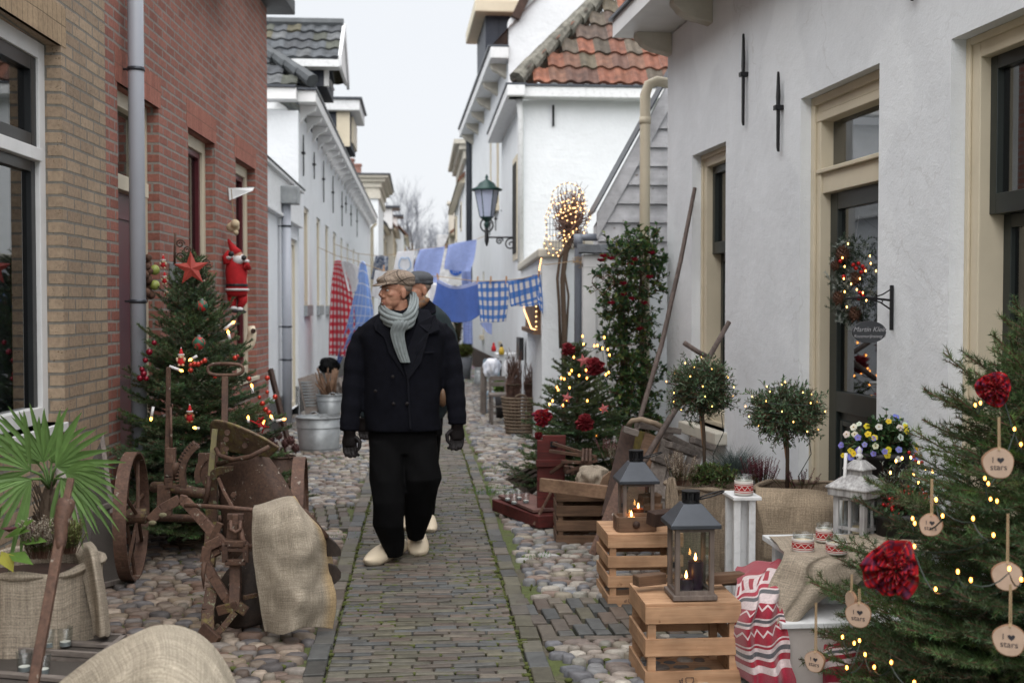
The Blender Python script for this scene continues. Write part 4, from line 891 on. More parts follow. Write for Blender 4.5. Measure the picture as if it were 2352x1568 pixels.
def conifer(name,label,base,H,R,seed,per_m,nl,nw,nb=90,z0=.1,keep=None,pw=.75,topup=.9,trunk_r=.022,step=.05,pale=.3,grn=(.036,.066,.032),dv=.08):
    R_ = random.Random(seed); rg = np.random.default_rng(seed); base = V(base); o = thing(name,label,'christmas tree' if 'christmas' in name else 'tree',base); S = []; tw = MB()
    tk = MB().tube([base,base + V((0,0,H*.6)),base + V((.01,0,H))],[trunk_r,trunk_r*.6,.004],8); tk.build('trunk',M['bark'],o,smooth=True)
    S.append((base + V((0,0,H*.72)),base + V((0,0,H + .02)),grn))
    def seg(a,b,c,r):
        if keep and not keep((a + b)/2): return
        S.append((tuple(a),tuple(b),c)); tw.tube([a,b],r,3)
    for i in range(nb):
        f = ((i + .5)/nb) ** 1.15; h = z0 + (H - z0)*f; Lb = (R*(1 - f) ** pw + .05)*R_.uniform(.8,1.12); az = i*2.39996 + R_.uniform(-.3,.3)
        el = -.08 + topup*f ** 1.6 + R_.uniform(-.08,.12); d = V((math.cos(az)*math.cos(el),math.sin(az)*math.cos(el),math.sin(el))); p = base + V((0,0,h)); n = max(3,int(Lb/.08)); P = [p]
        for k in range(n): d = (d + V((0,0,.03 + R_.uniform(-.02,.03)))).normalized(); P.append(P[-1] + d*Lb/n)
        q = R_.uniform(.6,1.5); bc = (grn[0]*q,grn[1]*q,grn[2]*q*R_.uniform(.8,1.25)); tipc = tuple(x*(1 + pale) for x in bc)
        for k in range(n): seg(P[k],P[k + 1],tipc if k == n - 1 else bc,.003)
        s = .18*Lb; sd = 1
        while s < Lb*.97:
            k = min(n - 1,int(s/Lb*n)); pp = P[k].lerp(P[k + 1],s/Lb*n - k); dd = (P[k + 1] - P[k]).normalized(); side = dd.cross(V((0,0,1))).normalized()*sd
            l2 = (.48*(Lb - s) + .045)*R_.uniform(.75,1.15); d2 = (dd*.75 + side*.75 + V((0,0,R_.uniform(-.22,.22)))).normalized(); e = pp + d2*l2 + V((0,0,.1*l2))
            q = R_.uniform(.8,1.3); c2 = tuple(x*q for x in bc); seg(pp,e,c2,.002)
            if l2 > .10:
                s2 = .03; sg = 1
                while s2 < l2*.92:
                    pq = pp.lerp(e,s2/l2); sd2 = d2.cross(V((0,0,1))).normalized()*sg; l3 = (.42*(l2 - s2) + .025)*R_.uniform(.8,1.2); e3 = pq + (d2*.75 + sd2*.7 + V((0,0,R_.uniform(-.25,.25)))).normalized()*l3
                    seg(pq,e3,tuple(x*R_.uniform(.85,1.4) for x in c2),.0014); s2 += step*.8; sg = -sg
            s += step; sd = -sd
    tw.build('limbs',M['twig'],o); Vt,F,col = needles(S,per_m,nl,nw,rg); npmesh('crown',M['needle'],o,Vt,F,col); o['segs'] = 0; del o['segs']
    return o,S
def light_string(label,pts,mb_='bulb',r=.007,group=None,sock=True,sag=.02,name='string_lights',cable=True):
    P = [V(p) for p in pts]; o = thing(name,label,'string lights',P[0],group); path = []
    for i in range(len(P) - 1):
        for k in range(4): f = k/4; path.append(P[i].lerp(P[i + 1],f) + V((0,0,-sag*4*f*(1 - f))))
    path.append(P[-1])
    if cable: MB().tube([p - V((0,0,.012)) for p in path],.0022,4).build('cable',M['cable'],o)
    b = MB().sph((0,0,0),(r*.8,r*.8,r*1.3),8,6); b.v = [(v[0] + P[0].x,v[1] + P[0].y,v[2] + P[0].z) for v in b.v]; b0 = b.build('bulb',M[mb_],o,smooth=True)
    for p in P[1:]: q = b0.copy(); C.objects.link(q); q.parent = o; q.location = p - P[0]
    return o
wallx = lambda y: PR.A.x + PR.d.x*((y - PR.A.y)/PR.d.y)
# --- foreground tree at the right
TB = W(2430,1200,3.95); TB = V((TB.x - .03,3.95,0))
keepR = lambda p: p.x < wallx(p.y) - .02
ft,FS = conifer('christmas_tree','large dark spruce in the right foreground hung with wood slices and tartan rosettes',TB,1.56,.92,21,620,.022,.0030,nb=150,z0=.05,keep=keepR,pw=.75,step=.042,pale=.9,topup=.9,grn=(.058,.098,.032))
# --- left tree behind the plough
LB = G(435,1262); LB = V((W(436,900,7.85).x + .02,7.85,0)); wallL = lambda y: -2.255 + .0432*y
lt_,LS = conifer('christmas_tree','spruce with candle lights and red ornaments standing against the red brick wall',LB,1.86,.72,5,620,.020,.0046,nb=175,z0=.14,keep=lambda p: p.x > wallL(p.y) + .03,pw=.72,step=.045,pale=.6,topup=1.15,grn=(.058,.098,.040))
# --- middle tree
MBs = V((W(1325,900,9.3).x,9.3,0)); mt_,MS = conifer('christmas_tree','middle spruce with rosettes and warm lights left of the climbing plant',MBs,1.24,.56,11,560,.021,.0058,nb=120,z0=.12,step=.05,pale=.6,pw=.8,grn=(.055,.095,.035))
def leafcloud(name,label,cat,base,twigs,leafL,leafW,cols,per,stem=.0015,parent=None,seed=1,tilt=.5,part='crown'):
    R = random.Random(seed); o = parent or thing(name,label,cat,base); lf = MB(); st = MB()
    for a,b in twigs:
        a,b = V(a),V(b); d = (b - a); ln = d.length
        if ln < 1e-4: continue
        dn = d.normalized(); st.tube([a,b],stem,3)
        for k in range(max(2,int(per*ln))):
            f = 1 - (1 - R.random())*.75; p = a.lerp(b,f); x = dn.orthogonal().normalized(); x = Matrix.Rotation(R.uniform(0,6.28),3,dn) @ x
            c = R.choice(cols); q = R.uniform(.75,1.25); lf.col = tuple(v*q for v in c); lf.leaf(p,dn*R.uniform(.2,.8) + x*R.uniform(.5,1) + V((0,0,tilt*R.random())),leafL*R.uniform(.7,1.2),leafW*R.uniform(.8,1.1),V((R.uniform(-.5,.5),R.uniform(-.5,.5),1)))
    st.build('stems',M['twig'],o); lf.build(part,M['leaf'],o); return o
def ball_twigs(c,r,n,R,inner=.25,flat=-1,stray=.12):
    T = []; c = V(c)
    for i in range(n):
        z = R.uniform(flat,1); a = R.uniform(0,6.28); s = math.sqrt(max(0,1 - z*z)); d = V((s*math.cos(a),s*math.sin(a),z)); k = R.uniform(.72,1.03)
        if R.random() < stray: k *= R.uniform(1.05,1.35)
        a0 = V((d.x*r[0],d.y*r[1],d.z*r[2])); d2 = (d + V((R.uniform(-.4,.4),R.uniform(-.4,.4),R.uniform(-.4,.4)))).normalized(); e = V((d2.x*r[0],d2.y*r[1],d2.z*r[2]))
        T.append((c + a0*inner,c + (a0*.45 + e*.55)*k))
        if R.random() < .8: m = T[-1][0].lerp(T[-1][1],.55); T.append((m,m + V((R.uniform(-1,1),R.uniform(-1,1),R.uniform(-.8,1))).normalized()*r[0]*.4))
    return T
BX = [(.07,.13,.06),(.09,.16,.08),(.05,.095,.045),(.12,.19,.10),(.14,.19,.12)]
def topiary(label,cx,cy,rx,ry,Y,px_b,py_b,seed,lights_label):
    R = random.Random(seed); c = W(cx,cy,Y); s = FPX/Y; r = (rx/s,rx/s*.95,ry/s); b = W(px_b,py_b,Y); o = thing('topiary_tree',label,'topiary',b,'small clipped ball trees with lights')
    leafcloud('','','',b,ball_twigs(c,r,400,R,.25,-1,.26),.027,.010,BX,85,parent=o,seed=seed,tilt=.3)
    MB().tube([b,b.lerp(c,.5) + V((.008,0,0)),c],[.011,.010,.009],8).build('trunk',M['bark'],o,smooth=True)
    MB().tube([b + V((.018,.01,0)),c + V((-.012,.01,-r[2]*.3))],.006,6).build('stake',M['pine'],o)
    pts = []
    for i in range(27):
        z = 1 - 1.75*i/27; a = i*1.3 + R.uniform(-.3,.3); q = math.sqrt(max(0,1 - z*z))*1.0; pts.append(c + V((q*math.cos(a)*r[0],q*math.sin(a)*r[1],z*r[2]*1.0))*R.uniform(.85,1.0))
    light_string(lights_label,pts,'bulbd',.0033,sag=.0)
    mb = MB().tube([c + V((r[0]*.55,-.02,-r[2]*.7)),c + V((r[0]*.62,-.02,-r[2]*1.3)),c + V((r[0]*.35,0,-r[2]*2.0)),c + V((r[0]*.45,0,-r[2]*2.6))],.0025,5); tag(mb.build('cable',M['cable']),lights_label.replace('dots of light in','thin cable hanging below'),'cable')
    return o
topiary('left ball topiary with a loose round crown in front of the small window',1610,893,84,78,6.6,1618,1110,3,'tiny warm dots of light in the left ball topiary')
topiary('right ball topiary with a flatter crown beside the dark green door',1803,948,98,74,6.0,1808,1120,8,'tiny warm dots of light in the right ball topiary')
# --- climbing rose on the corner
def climber():
    R = random.Random(4); Y = 9.9; b = W(1440,1040,Y); b.z = 0; o = thing('climbing_plant','tall leafy climber with dark red roses covering the corner of the white house','climbing plant',b); T = []; leafy = []
    env = [(1000,1405,1500),(900,1395,1505),(800,1385,1500),(720,1385,1498),(640,1385,1512),(580,1400,1512),(550,1440,1495),(540,1450,1480)]
    def span(y):
        for (a,l0,r0),(c,l1,r1) in zip(env,env[1:]):
            if c <= y <= a: f = (a - y)/(a - c); return l0 + (l1 - l0)*f,r0 + (r1 - r0)*f
        return env[0][1:]
    for i in range(1000):
        y = R.uniform(545,1010); l,r = span(y); x = l + (r - l)*R.random(); Yy = Y + R.uniform(-.28,.12); p = W(x,y,Yy); T.append((p,p + V((R.uniform(-1,1),R.uniform(-1.2,.5),R.uniform(-.6,.9))).normalized()*R.uniform(.06,.17))) if mnoise.noise(p*5) > -.22 else None
    for i in range(16): y = R.uniform(545,700); l,r = span(y); x = R.choice((l,r)); p = W(x,y,Y - .1); T.append((p,p + V((R.uniform(-.3,.3),0,R.uniform(.5,1))).normalized()*.16))
    leafcloud('','','',b,T,.050,.034,[(.05,.11,.04),(.07,.14,.045),(.04,.08,.035),(.10,.17,.05),(.13,.16,.04),(.03,.07,.04)],70,parent=o,seed=5,stem=.003)
    mb = MB()
    for k in range(5): x = 1420 + 15*k; mb.tube([W(x,1040,Y),W(x + R.uniform(-12,12),850,Y),W(x + R.uniform(-20,20),700,Y),W(x + R.uniform(-20,20),580,Y)],[.014,.011,.008,.004],6)
    mb.build('stem',M['bark'],o)
    for px,py in ((1403,598),(1386,592),(1380,602),(1447,612),(1456,600),(1432,655),(1492,640),(1452,690),(1432,680),(1470,760),(1496,585),(1404,700),(1480,700)):
        p = W(px,py,Y - .3); f = MB()
        for k in range(14): f.col = (.26*R.uniform(.6,1.5),.008,.03); a = k*2.4; f.leaf(p,(math.cos(a)*.8,math.sin(a)*.8,.3 + .05*k),.045,.04)
        f.build('rose',M['petal'],o)
climber()
tag(light_string('warm lights threaded into the lower left of the climber',[W(x,y,9.5) for x,y in ((1388,775),(1384,800),(1392,860),(1380,940),(1370,1000))],'bulb',.0095))
light_string('warm fairy lights wound round the middle spruce',[W(x,y,8.88) for x,y in ((1338,772),(1340,790),(1365,794),(1372,793),(1318,820),(1346,850),(1377,845),(1384,850),(1308,858),(1313,851),(1330,862),(1289,868),(1296,870),(1279,889),(1282,895),(1348,868),(1308,890),(1269,920),(1302,918),(1262,928),(1293,930),(1349,920),(1398,855),(1400,815),(1396,802))],'bulb',.0078,sag=.015)
# rosettes of ruffled cloth
def tartan():
    m,t,p = nmat('red_tartan'); tc = N(t,'TexCoord'); s = N(t,'SeparateXYZ'); L(t,tc.outputs['UV'],s.inputs[0]); col = (.30,.006,.010)
    for ax in (0,1):
        for ph,dt,cc,op in ((0,.18,(.015,.02,.05),.55),(.3,.02,(.5,.45,.3),.4),(.62,.10,(.01,.05,.035),.5)):
            fr = math_(t,'FRACT',math_(t,'ADD',math_(t,'MULTIPLY',s.outputs[ax],5 if ax == 0 else 1.3),ph)); col = mixc(t,math_(t,'MULTIPLY',math_(t,'LESS_THAN',fr,dt),op),col,cc)
    L(t,col,p.inputs['Base Color']); p.inputs['Roughness'].default_value = .75; p.inputs['Specular IOR Level'].default_value = .15; return m
M['tartan'] = tartan()
def rosette(px,py,rp,Y,label,m='tartan',face=(-.15,-1,.1),seed=1):
    R = random.Random(seed); c = W(px,py,Y); r = rp*Y/FPX; o = thing('rosette',label,'rosette',c); f = V(face).normalized(); x = f.orthogonal().normalized(); y = f.cross(x)
    for k in range(7):
        rr = r*(1.02 - k*.13); n = 7 + R.randint(0,3); ph = R.uniform(0,6); off = r*(.02 + .13*k); g_ = MB()
        def fn(u,v):
            a = 2*pi*u; q = rr*(.22 + .78*v); wv = math.sin(a*n + ph)*r*.20*v + math.sin(a*(n*.5 + 1) + ph*2)*r*.13*v
            q *= 1 + .10*math.sin(a*3 + ph + k)*v
            return c + x*(q*math.cos(a) + wv*.5) + y*(q*math.sin(a) - wv*.4) + f*(off + wv*1.9 + r*.18*v*v)
        g_.grid(fn,84,5); g_.build('ruffle',M[m],o,smooth=True,solid=.0015)
    return o
M['dkrose'] = mat('dark_red_silk',(.20,.006,.014),.6,var=.5,sc_=30,b=0)
rosette(2045,1305,66,3.22,'large red tartan rosette on the left flank of the foreground spruce',seed=3); rosette(2280,893,40,3.45,'red tartan rosette near the top of the foreground spruce',seed=5)
for i,(x,y,r,lb,m) in enumerate(((1367,842,21,'dark red silk rose high on the middle spruce','dkrose'),(1343,971,20,'dark red ruffled rose low on the middle spruce','dkrose'),(1305,802,15,'dark red rose at the upper left tip of the middle spruce','dkrose'),(1246,958,20,'red tartan rosette hanging at the left edge of the middle spruce','tartan'),(1237,1000,9,'small red bow lowest on the left of the middle spruce','dkrose'))): rosette(x,y,r,8.75,lb,m,seed=20 + i)
def star(px,py,rp,Y,label,m,tilt=0,name='star_ornament',parent=None):
    c = W(px,py,Y); r = rp*Y/FPX; P = []
    for k in range(10): a = pi/2 + tilt + k*pi/5; q = r if k % 2 == 0 else r*.42; P.append(V((c.x + q*math.cos(a),c.y,c.z + q*math.sin(a))))
    mb = MB(); f,b = c + V((0,-r*.16,0)),c + V((0,r*.16,0)); mb.add(P + [f,b],[(k,(k + 1) % 10,10) for k in range(10)] + [((k + 1) % 10,k,11) for k in range(10)])
    o = mb.build(name,M[m],parent)
    if not parent: tag(o,label,'star ornament')
    return o
star(1340,828,17,8.8,'pink wooden star just left of the top rose on the middle spruce','star_pink',.2); star(1302,913,14,8.8,'pink wooden star at the centre left of the middle spruce','star_pink',-.2); star(1387,938,14,8.8,'pink wooden star on the right flank of the middle spruce','star_pink',.3)
# foreground wooden slices with lettering
def wslice(px,py,rp,Y,label,turn=0,top=90,txt=True,roll=0):
    c = W(px,py,Y); r = rp*Y/FPX; o = thing('wood_slice',label,'wood slice ornament',c,'wood slice ornaments on the foreground spruce'); R = random.Random(int(px)); f = (EYE - c).normalized(); f = (Matrix.Rotation(turn,3,'Z') @ f); f.z *= .3; f.normalize(); x = V((0,0,1)).cross(f).normalized(); y = f.cross(x)
    x,y = x*math.cos(roll) + y*math.sin(roll),y*math.cos(roll) - x*math.sin(roll)
    n = 40; w_ = [1 + .03*math.sin(3*2*pi*k/n + px) + .02*math.sin(5*2*pi*k/n) for k in range(n)]; ring = lambda q,d: [c + (x*math.cos(2*pi*k/n) + y*math.sin(2*pi*k/n))*r*q*w_[k] + f*d for k in range(n)]
    MB().loft([ring(.96,-.006),ring(1,-.005),ring(1,.005),ring(.97,.006)]).build('bark_rim',M['barkr'],o,smooth=False); MB().loft([ring(.94,.0055),ring(.94,.0068)]).build('face',M['slice'],o)
    MB().tube([c + y*r*.82 + f*.009,c + y*r*1.05 + f*.004,c + V((0,0,top*Y/FPX))],.0022,6).build('twine',M['twine'],o); MB().tube([c + y*r*.82 + f*.009 + x*.002,c + y*r*1.1 + f*.002 + x*.005,c + V((.004,0,top*Y/FPX))],.0018,6).build('twine',M['twine'],o)
    if txt:
        g_ = c + f*.0072; text('I',r*.52,M['ink'],o,g_ - x*r*.36 + y*r*.2,x,y); text('stars',r*.56,M['ink'],o,g_ - y*r*.26,x,y)
        P = []
        for k in range(28): a = 2*pi*k/28; P.append(g_ + x*(r*.12 + .014*r*16*math.sin(a) ** 3*1.0) + y*(r*.2 + .014*r*(13*math.cos(a) - 5*math.cos(2*a) - 2*math.cos(3*a) - math.cos(4*a))))
        MB().prism(P,f*.0006).build('heart',M['ink'],o)
    return o
M['barkr'] = mat('slice_bark',(.30,.17,.10),.8,var=.3,sc_=60)
wslice(2318,1469,38,3.05,'round wood slice reading I heart stars at the lower right edge of the spruce',top=135)
wslice(1972,1411,30,3.6,'wood slice reading I heart stars below the large tartan rosette',-.15,62)
wslice(1872,1518,25,3.75,'wood slice reading I heart stars hanging lowest left off the branch tip',-.45,140)
wslice(2292,1063,37,3.25,'wood slice half behind needles near the top of the spruce',.3,110)
wslice(2138,1205,27,3.45,'wood slice partly covered by twigs above the tartan rosette',-.1,110)
wslice(2312,1322,35,3.3,'wood slice behind a glowing bulb above the lowest right slice',.2,150,txt=False)
wslice(1955,1376,20,3.9,'plain wood slice turned half sideways behind the branches left of the rosette',-1.0,60,txt=False)
light_string('upper chain of warm fairy lights on the foreground spruce',[W(x,y,d) for x,y,d in ((2262,880,3.6),(2252,925,3.55),(2240,930,3.55),(2300,880,3.5),(2345,1020,3.4),(2330,985,3.4),(2270,1110,3.35),(2290,1150,3.35),(2275,1145,3.35),(2262,1098,3.4),(2318,1075,3.3))],'bulb',.0048)
light_string('chain of warm fairy lights across the middle of the foreground spruce',[W(x,y,d) for x,y,d in ((2096,1190,3.55),(2101,1201,3.5),(2165,1184,3.4),(2150,1147,3.45),(2235,1190,3.3),(2282,1228,3.2),(2100,1254,3.4),(2149,1352,3.3),(2200,1312,3.15),(2230,1331,3.12),(2318,1305,3.1),(2346,1330,3.1))],'bulb',.0052)
light_string('lower chain of warm fairy lights along the bottom of the foreground spruce',[W(x,y,d) for x,y,d in ((1935,1462,3.75),(1962,1476,3.7),(1974,1470,3.7),(1945,1532,3.6),(1987,1502,3.6),(2008,1531,3.5),(2047,1520,3.4),(2100,1566,3.3),(2180,1590,3.2))],'bulb',.0052)
light_string('loose fairy lights among the berries behind the spruce',[W(x,y,4.8) for x,y in ((2045,1085),(2058,1058),(2072,1052),(2110,1062),(2092,1050),(2125,1075),(2098,1090),(2142,1082),(2110,1108))],'bulbd',.006)
# pansies
def blossom(mb,p,r,col,R,f):
    x = f.orthogonal().normalized(); y = f.cross(x)
    for k in range(5): a = k*1.2566 + .3; d = x*math.cos(a) + y*math.sin(a); mb.col = tuple(v*R.uniform(.85,1.1) for v in col); n = []; c = p + d*r*.55
    for k in range(5):
        a = k*1.2566 + .3; d = x*math.cos(a) + y*math.sin(a); c = p + d*r*.5 + f*R.uniform(0,.002); mb.add([c] + [c + (x*math.cos(b) + y*math.sin(b))*r*.52 for b in [j*pi/3 for j in range(6)]],[(0,1 + j,1 + (j + 1) % 6) for j in range(6)])
    mb.col = (.35,.2,.02); mb.add([p + f*.003 + (x*math.cos(b) + y*math.sin(b))*r*.2 for b in [j*pi/3 for j in range(6)]],[(0,1,2,3,4,5)])
def pansies():
    R = random.Random(2); Y = 5.65; c = W(2040,1035,Y); base = W(2040,1250,Y); base.z = 0; o = thing('pansy_pot','tall dark pot overflowing with yellow white and violet pansies','flower pot',base); rx = 108*Y/FPX
    T = ball_twigs(c,(rx,rx*.8,78*Y/FPX),230,R,.2,-.35,.02); leafcloud('','','',base,T,.035,.022,[(.045,.10,.035),(.06,.125,.04),(.03,.07,.03)],60,parent=o,seed=7,part='foliage'); f = MB()
    for i in range(58):
        z = R.uniform(-.15,1); a = R.uniform(pi*.95,2.05*pi); s = math.sqrt(1 - z*z); d = V((s*math.cos(a),s*math.sin(a)*.8,z*78/108)); p = c + d*rx*1.04; q = R.random()
        col = (.80,.60,.03) if q < .45 else ((.72,.72,.62) if q < .7 else (.26,.25,.66)); blossom(f,p,R.uniform(.014,.021),col,R,(V((R.uniform(-.5,.3),-1,R.uniform(0,.6))) + d).normalized())
    f.build('blossoms',M['petal'],o); top = c.z - .03; MB().lathe([(.10,0),(.11,.02),(.155,top),(.17,top),(.17,top + .03),(.14,top + .03)],(c.x - .02,Y,0),28).build('pot',M['pot'],o,smooth=True)
    tag(MB().tube([W(1943,1040,5.3),W(1940,1100,5.3),W(1932,1150,5.3),W(1930,1260,5.35)],.008,8).build('rail',M['wpaint'],smooth=True),'thin white curved rail left of the pansy pot','rail')
    # berry plant
    Y = 5.2; c = W(2078,1160,Y); base = W(2078,1230,Y); base.z = 0; o = thing('berry_plant','potted evergreen with clusters of red berries below the pansies','plant',base)
    leafcloud('','','',base,ball_twigs(c,(62*Y/FPX,.12,52*Y/FPX),110,R,.2,-.4),.04,.02,[(.04,.085,.03),(.06,.12,.045),(.09,.03,.025)],60,parent=o,seed=9,part='foliage')
    for i in range(70):
        b = MB(); a = R.uniform(0,6.28); q = R.uniform(.5,1.05); b.sph(c + V((math.cos(a)*60*Y/FPX*q,-.1*R.uniform(.2,1.2),math.sin(a)*48*Y/FPX*q)),.0085,8,6); b.build('berry',M['red_gloss'],o,smooth=True)
    for i in range(7): MB().sph(W(2103,1050,5.0) + V((R.uniform(-.03,.03),R.uniform(-.02,.02),R.uniform(-.025,.025))),.0085,8,6).build('berry',M['red_gloss'],o,smooth=True)
    MB().lathe([(.09,0),(.13,c.z - .06),(.14,c.z - .06),(.14,c.z - .03)],(c.x,Y,0),24).build('pot',M['pot'],o,smooth=True)
    T = [(W(2040,1130,5.3) + V((0,0,0)),W(2040 + R.uniform(-30,60),1060 + R.uniform(0,70),5.25)) for i in range(60)]; leafcloud('white_leaved_plant','grey green plant with small white frosted leaves between pansies and berries','plant',W(2045,1140,5.3),T,.02,.008,[(.14,.18,.13),(.35,.38,.34),(.08,.11,.07)],70,seed=4)
pansies()
def tuft(label,name,cat,px,py,Y,n,h,spread,col,wd=.003,seed=1):
    R = random.Random(seed); c = W(px,py,Y); mb = MB()
    for i in range(n):
        a = R.uniform(0,6.28); e = R.uniform(.1,1.2)*spread; d = V((math.cos(a)*e,math.sin(a)*e,1)).normalized(); q = R.uniform(.7,1.3); hh = h*R.uniform(.6,1.15); x = d.cross(V((R.uniform(-1,1),R.uniform(-1,1),.1))).normalized(); k = R.uniform(.6,1.3); mb.col = tuple(v*k for v in col)
        p0 = c + V((R.uniform(-.03,.03),R.uniform(-.03,.03),0)); p1 = p0 + d*hh*.6; p2 = p0 + d*hh + V((math.cos(a),math.sin(a),-.5))*hh*.18*spread; mb.add([p0 - x*wd/2,p0 + x*wd/2,p1 + x*wd/2,p1 - x*wd/2,p2],[(0,1,2,3),(3,2,4)])
    return tag(mb.build(name,M['leaf']),label,cat)
tuft('tuft of fine blue grey grass between the two ball topiaries','blue_fescue','grass plant',1690,1120,6.9,900,.27,.8,(.12,.16,.15),.0025,3)
def heather(label,px,py,Y,wpx,hpx,col,n,seed,green=(.07,.10,.03)):
    R = random.Random(seed); c = W(px,py,Y); o = thing('heather',label,'heather',c); st = MB(); lf = MB()
    for i in range(n):
        a = R.uniform(0,6.28); q = R.random()*wpx*Y/FPX; b = c + V((math.cos(a)*q*.5,math.sin(a)*q*.3,0)); h = hpx*Y/FPX*R.uniform(.55,1.1); e = b + V((math.cos(a)*q*.5,math.sin(a)*.04,h)); st.tube([b,e],.0012,3)
        for k in range(26): f = .3 + .7*k/26; t_ = R.uniform(0,6.28); m = col if f > .5 else green; w_ = R.uniform(.7,1.3); lf.col = tuple(v*w_ for v in m); lf.leaf(b.lerp(e,f),(math.cos(t_),math.sin(t_),.5),.011,.006)
    st.build('stems',M['twig'],o); lf.build('flowers',M['leaf'],o); return o
heather('dark pink heather right of the blue grey grass',1745,1125,6.5,52,75,(.20,.03,.07),90,1)
heather('pale faded heather at the left rim of the left burlap planter',1562,1115,6.4,45,75,(.42,.36,.28),60,2)
heather('thin dark red heather under the right ball topiary',1840,1125,5.95,110,45,(.14,.04,.06),22,6)
heather('pale heather in front of the climber',1420,1075,8.6,60,55,(.36,.33,.25),60,3)
heather('pinkish heather beside the middle spruce',1400,1050,8.7,40,42,(.26,.12,.13),40,4)
R0 = random.Random(12); leafcloud('small_shrub','small green shrub at the foot of the left ball topiary','shrub',W(1640,1115,6.5),ball_twigs(W(1640,1098,6.5),(.15,.12,.10),110,R0,.1,-.3),.022,.012,[(.08,.13,.04),(.12,.17,.05),(.05,.09,.03)],110,seed=3)
# palm, bergenia and heathers in the burlap planter on the left
def fan_palm():
    R = random.Random(3); Y = 4.35; b = W(108,1215,Y); o = thing('fan_palm','small fan palm with bright green leaves in the left burlap planter','palm',b); tk = MB(); tk.tube([b,W(112,1160,Y),W(116,1120,Y)],[.035,.032,.022],10)
    for i in range(60): a = R.uniform(0,6.28); z = R.uniform(0,.13); p = b + V((math.cos(a)*.03,math.sin(a)*.03,z)); tk.tube([p,p + V((math.cos(a)*.02,math.sin(a)*.02,.05))],.002,3)
    tk.build('trunk',M['bark'],o)
    c0 = W(116,1125,Y)
    for px,py,dx,dy,n,Lp,dd in ((100,1062,-.25,1,8,190,0),(128,1072,.9,.45,9,165,-.05),(70,1080,-.9,.6,8,190,-.1),(150,1085,1,-.25,9,140,-.12),(88,1065,-.45,.9,7,160,.15),(72,1100,-.8,-.5,8,150,-.2),(118,1062,.55,1,7,165,.1),(140,1098,.7,-.9,6,110,-.1)):
        hub = W(px,py,Y + dd); MB().tube([c0,c0.lerp(hub,.5) + V((0,0,.02)),hub],[.006,.005,.004],6).build('leaf_stalk',M['greenstalk'],o,smooth=True); f = MB(); ax = V((dx,-.25,dy)).normalized(); side = ax.cross(V((.15,1,.25))).normalized()
        for k in range(n):
            a = (k/(n - 1) - .5)*1.9*R.uniform(.85,1.15); d = ax*math.cos(a) + side*math.sin(a); l = Lp*Y/FPX*R.uniform(.85,1.1)*(1 - .12*abs(a)); q = R.uniform(.7,1.25); f.col = (.16*q,.28*q,.085*q); w_ = .021; P = []; p = hub
            up = side.cross(ax).normalized(); xs = (d.cross(up)).normalized()
            for s,ww in ((0,.12),(.25,.8),(.55,1),(.85,.55),(1,.05)): pt = hub + d*l*s + V((0,0,-(.07 if dy > 0 else .2)*l*s*s*2.2)); P += [pt - xs*w_*ww/2,pt + up*w_*ww*.25,pt + xs*w_*ww/2]
            f.add(P,[(3*j + i,3*j + i + 1,3*j + i + 4,3*j + i + 3) for j in range(4) for i in (0,1)])
        f.build('leaf',M['leaf'],o)
    o2 = thing('bergenia','broad glossy leaved plant with dark buds at the left rim of the planter','plant',W(20,1270,4.1)); f = MB()
    for px,py,a,l in ((20,1235,.3,80),(60,1245,.1,75),(30,1270,-.3,75),(5,1215,1.2,70),(15,1265,-.9,60),(55,1225,.7,60),(-15,1240,.9,70)):
        p = W(px - 12,py,4.1); q = R.uniform(.8,1.2); d = V((math.cos(a),-.45,math.sin(a))); f.col = (.13*q,.24*q,.05*q) if a > -.8 else (.4,.38,.06); f.leaf(p,d,l*4.1/FPX,.055,V((0,-.6,1)),.2)
    f.build('leaves',M['leaf'],o2)
    f = MB()
    for k in range(26): f.col = (.10,.03,.035); a = k*2.4; f.leaf(W(22,1222,4.05),(math.cos(a),math.sin(a),.6),.03,.018)
    f.build('buds',M['leaf'],o2)
    heather('white flowering heather in the left burlap planter',92,1282,4.12,48,85,(.42,.37,.30),90,11); heather('greenish heather at the right rim of the left planter',158,1270,4.15,42,70,(.19,.22,.07),100,12); heather('magenta heather behind the iron handle in the left planter',118,1262,4.5,50,70,(.22,.03,.10),70,13)
M['greenstalk'] = mat('green_stalk',(.10,.18,.05),.6,b=0)
fan_palm()

# ============================================================ RIGHT: crates, lanterns, planters, bench
def crate(name,label,x0,x1,y0,y1,h,rows,sh,m1,m2,rot=0,top=True,z=0,group=None,th=.011,toppers=()):
    """open slatted box; rows of slats on the long faces (front, back) and the short ones, four inner posts"""
    c = V(((x0 + x1)/2,(y0 + y1)/2,z)); o = thing(name,label,'crate',(0,0,0),group); w,d = x1 - x0,y1 - y0
    zs = [k*(h - sh)/(rows - 1) for k in range(rows)]
    for s in (-1,1):
        mb = MB(); e = MB()
        for zz in zs: mb.box((0,s*(d/2 - th/2),zz + sh/2),(w,th,sh)); e.box((s*(w/2 - th/2),0,zz + sh/2),(th,d - 2*th - .001,sh))
        mb.build('front_slats' if s < 0 else 'back_slats',M[m1],o,bev=.0015); e.build('end_slats',M[m2],o,bev=.0015)
        for q in (-1,1): MB().box((q*(w/2 - th - .018),s*(d/2 - th - .013),h/2 - .001),(.034,.024,h - .004)).build('corner_post',M[m1],o)
    MB().box((0,0,.008),(w - 2*th - .002,d - 2*th - .002,.01)).build('bottom',M[m1],o)
    if top:
        mb = MB()
        for k in range(4): mb.box((0,-d/2 + d*(k + .5)/4,h + .006),(w,d/4 - .008,.011))
        mb.build('lid',M[m1],o,bev=.0015)
    o.location = c; o.rotation_euler = (0,0,rot); return o
CA = W(1482,1568,4.72); s47 = FPX/4.72
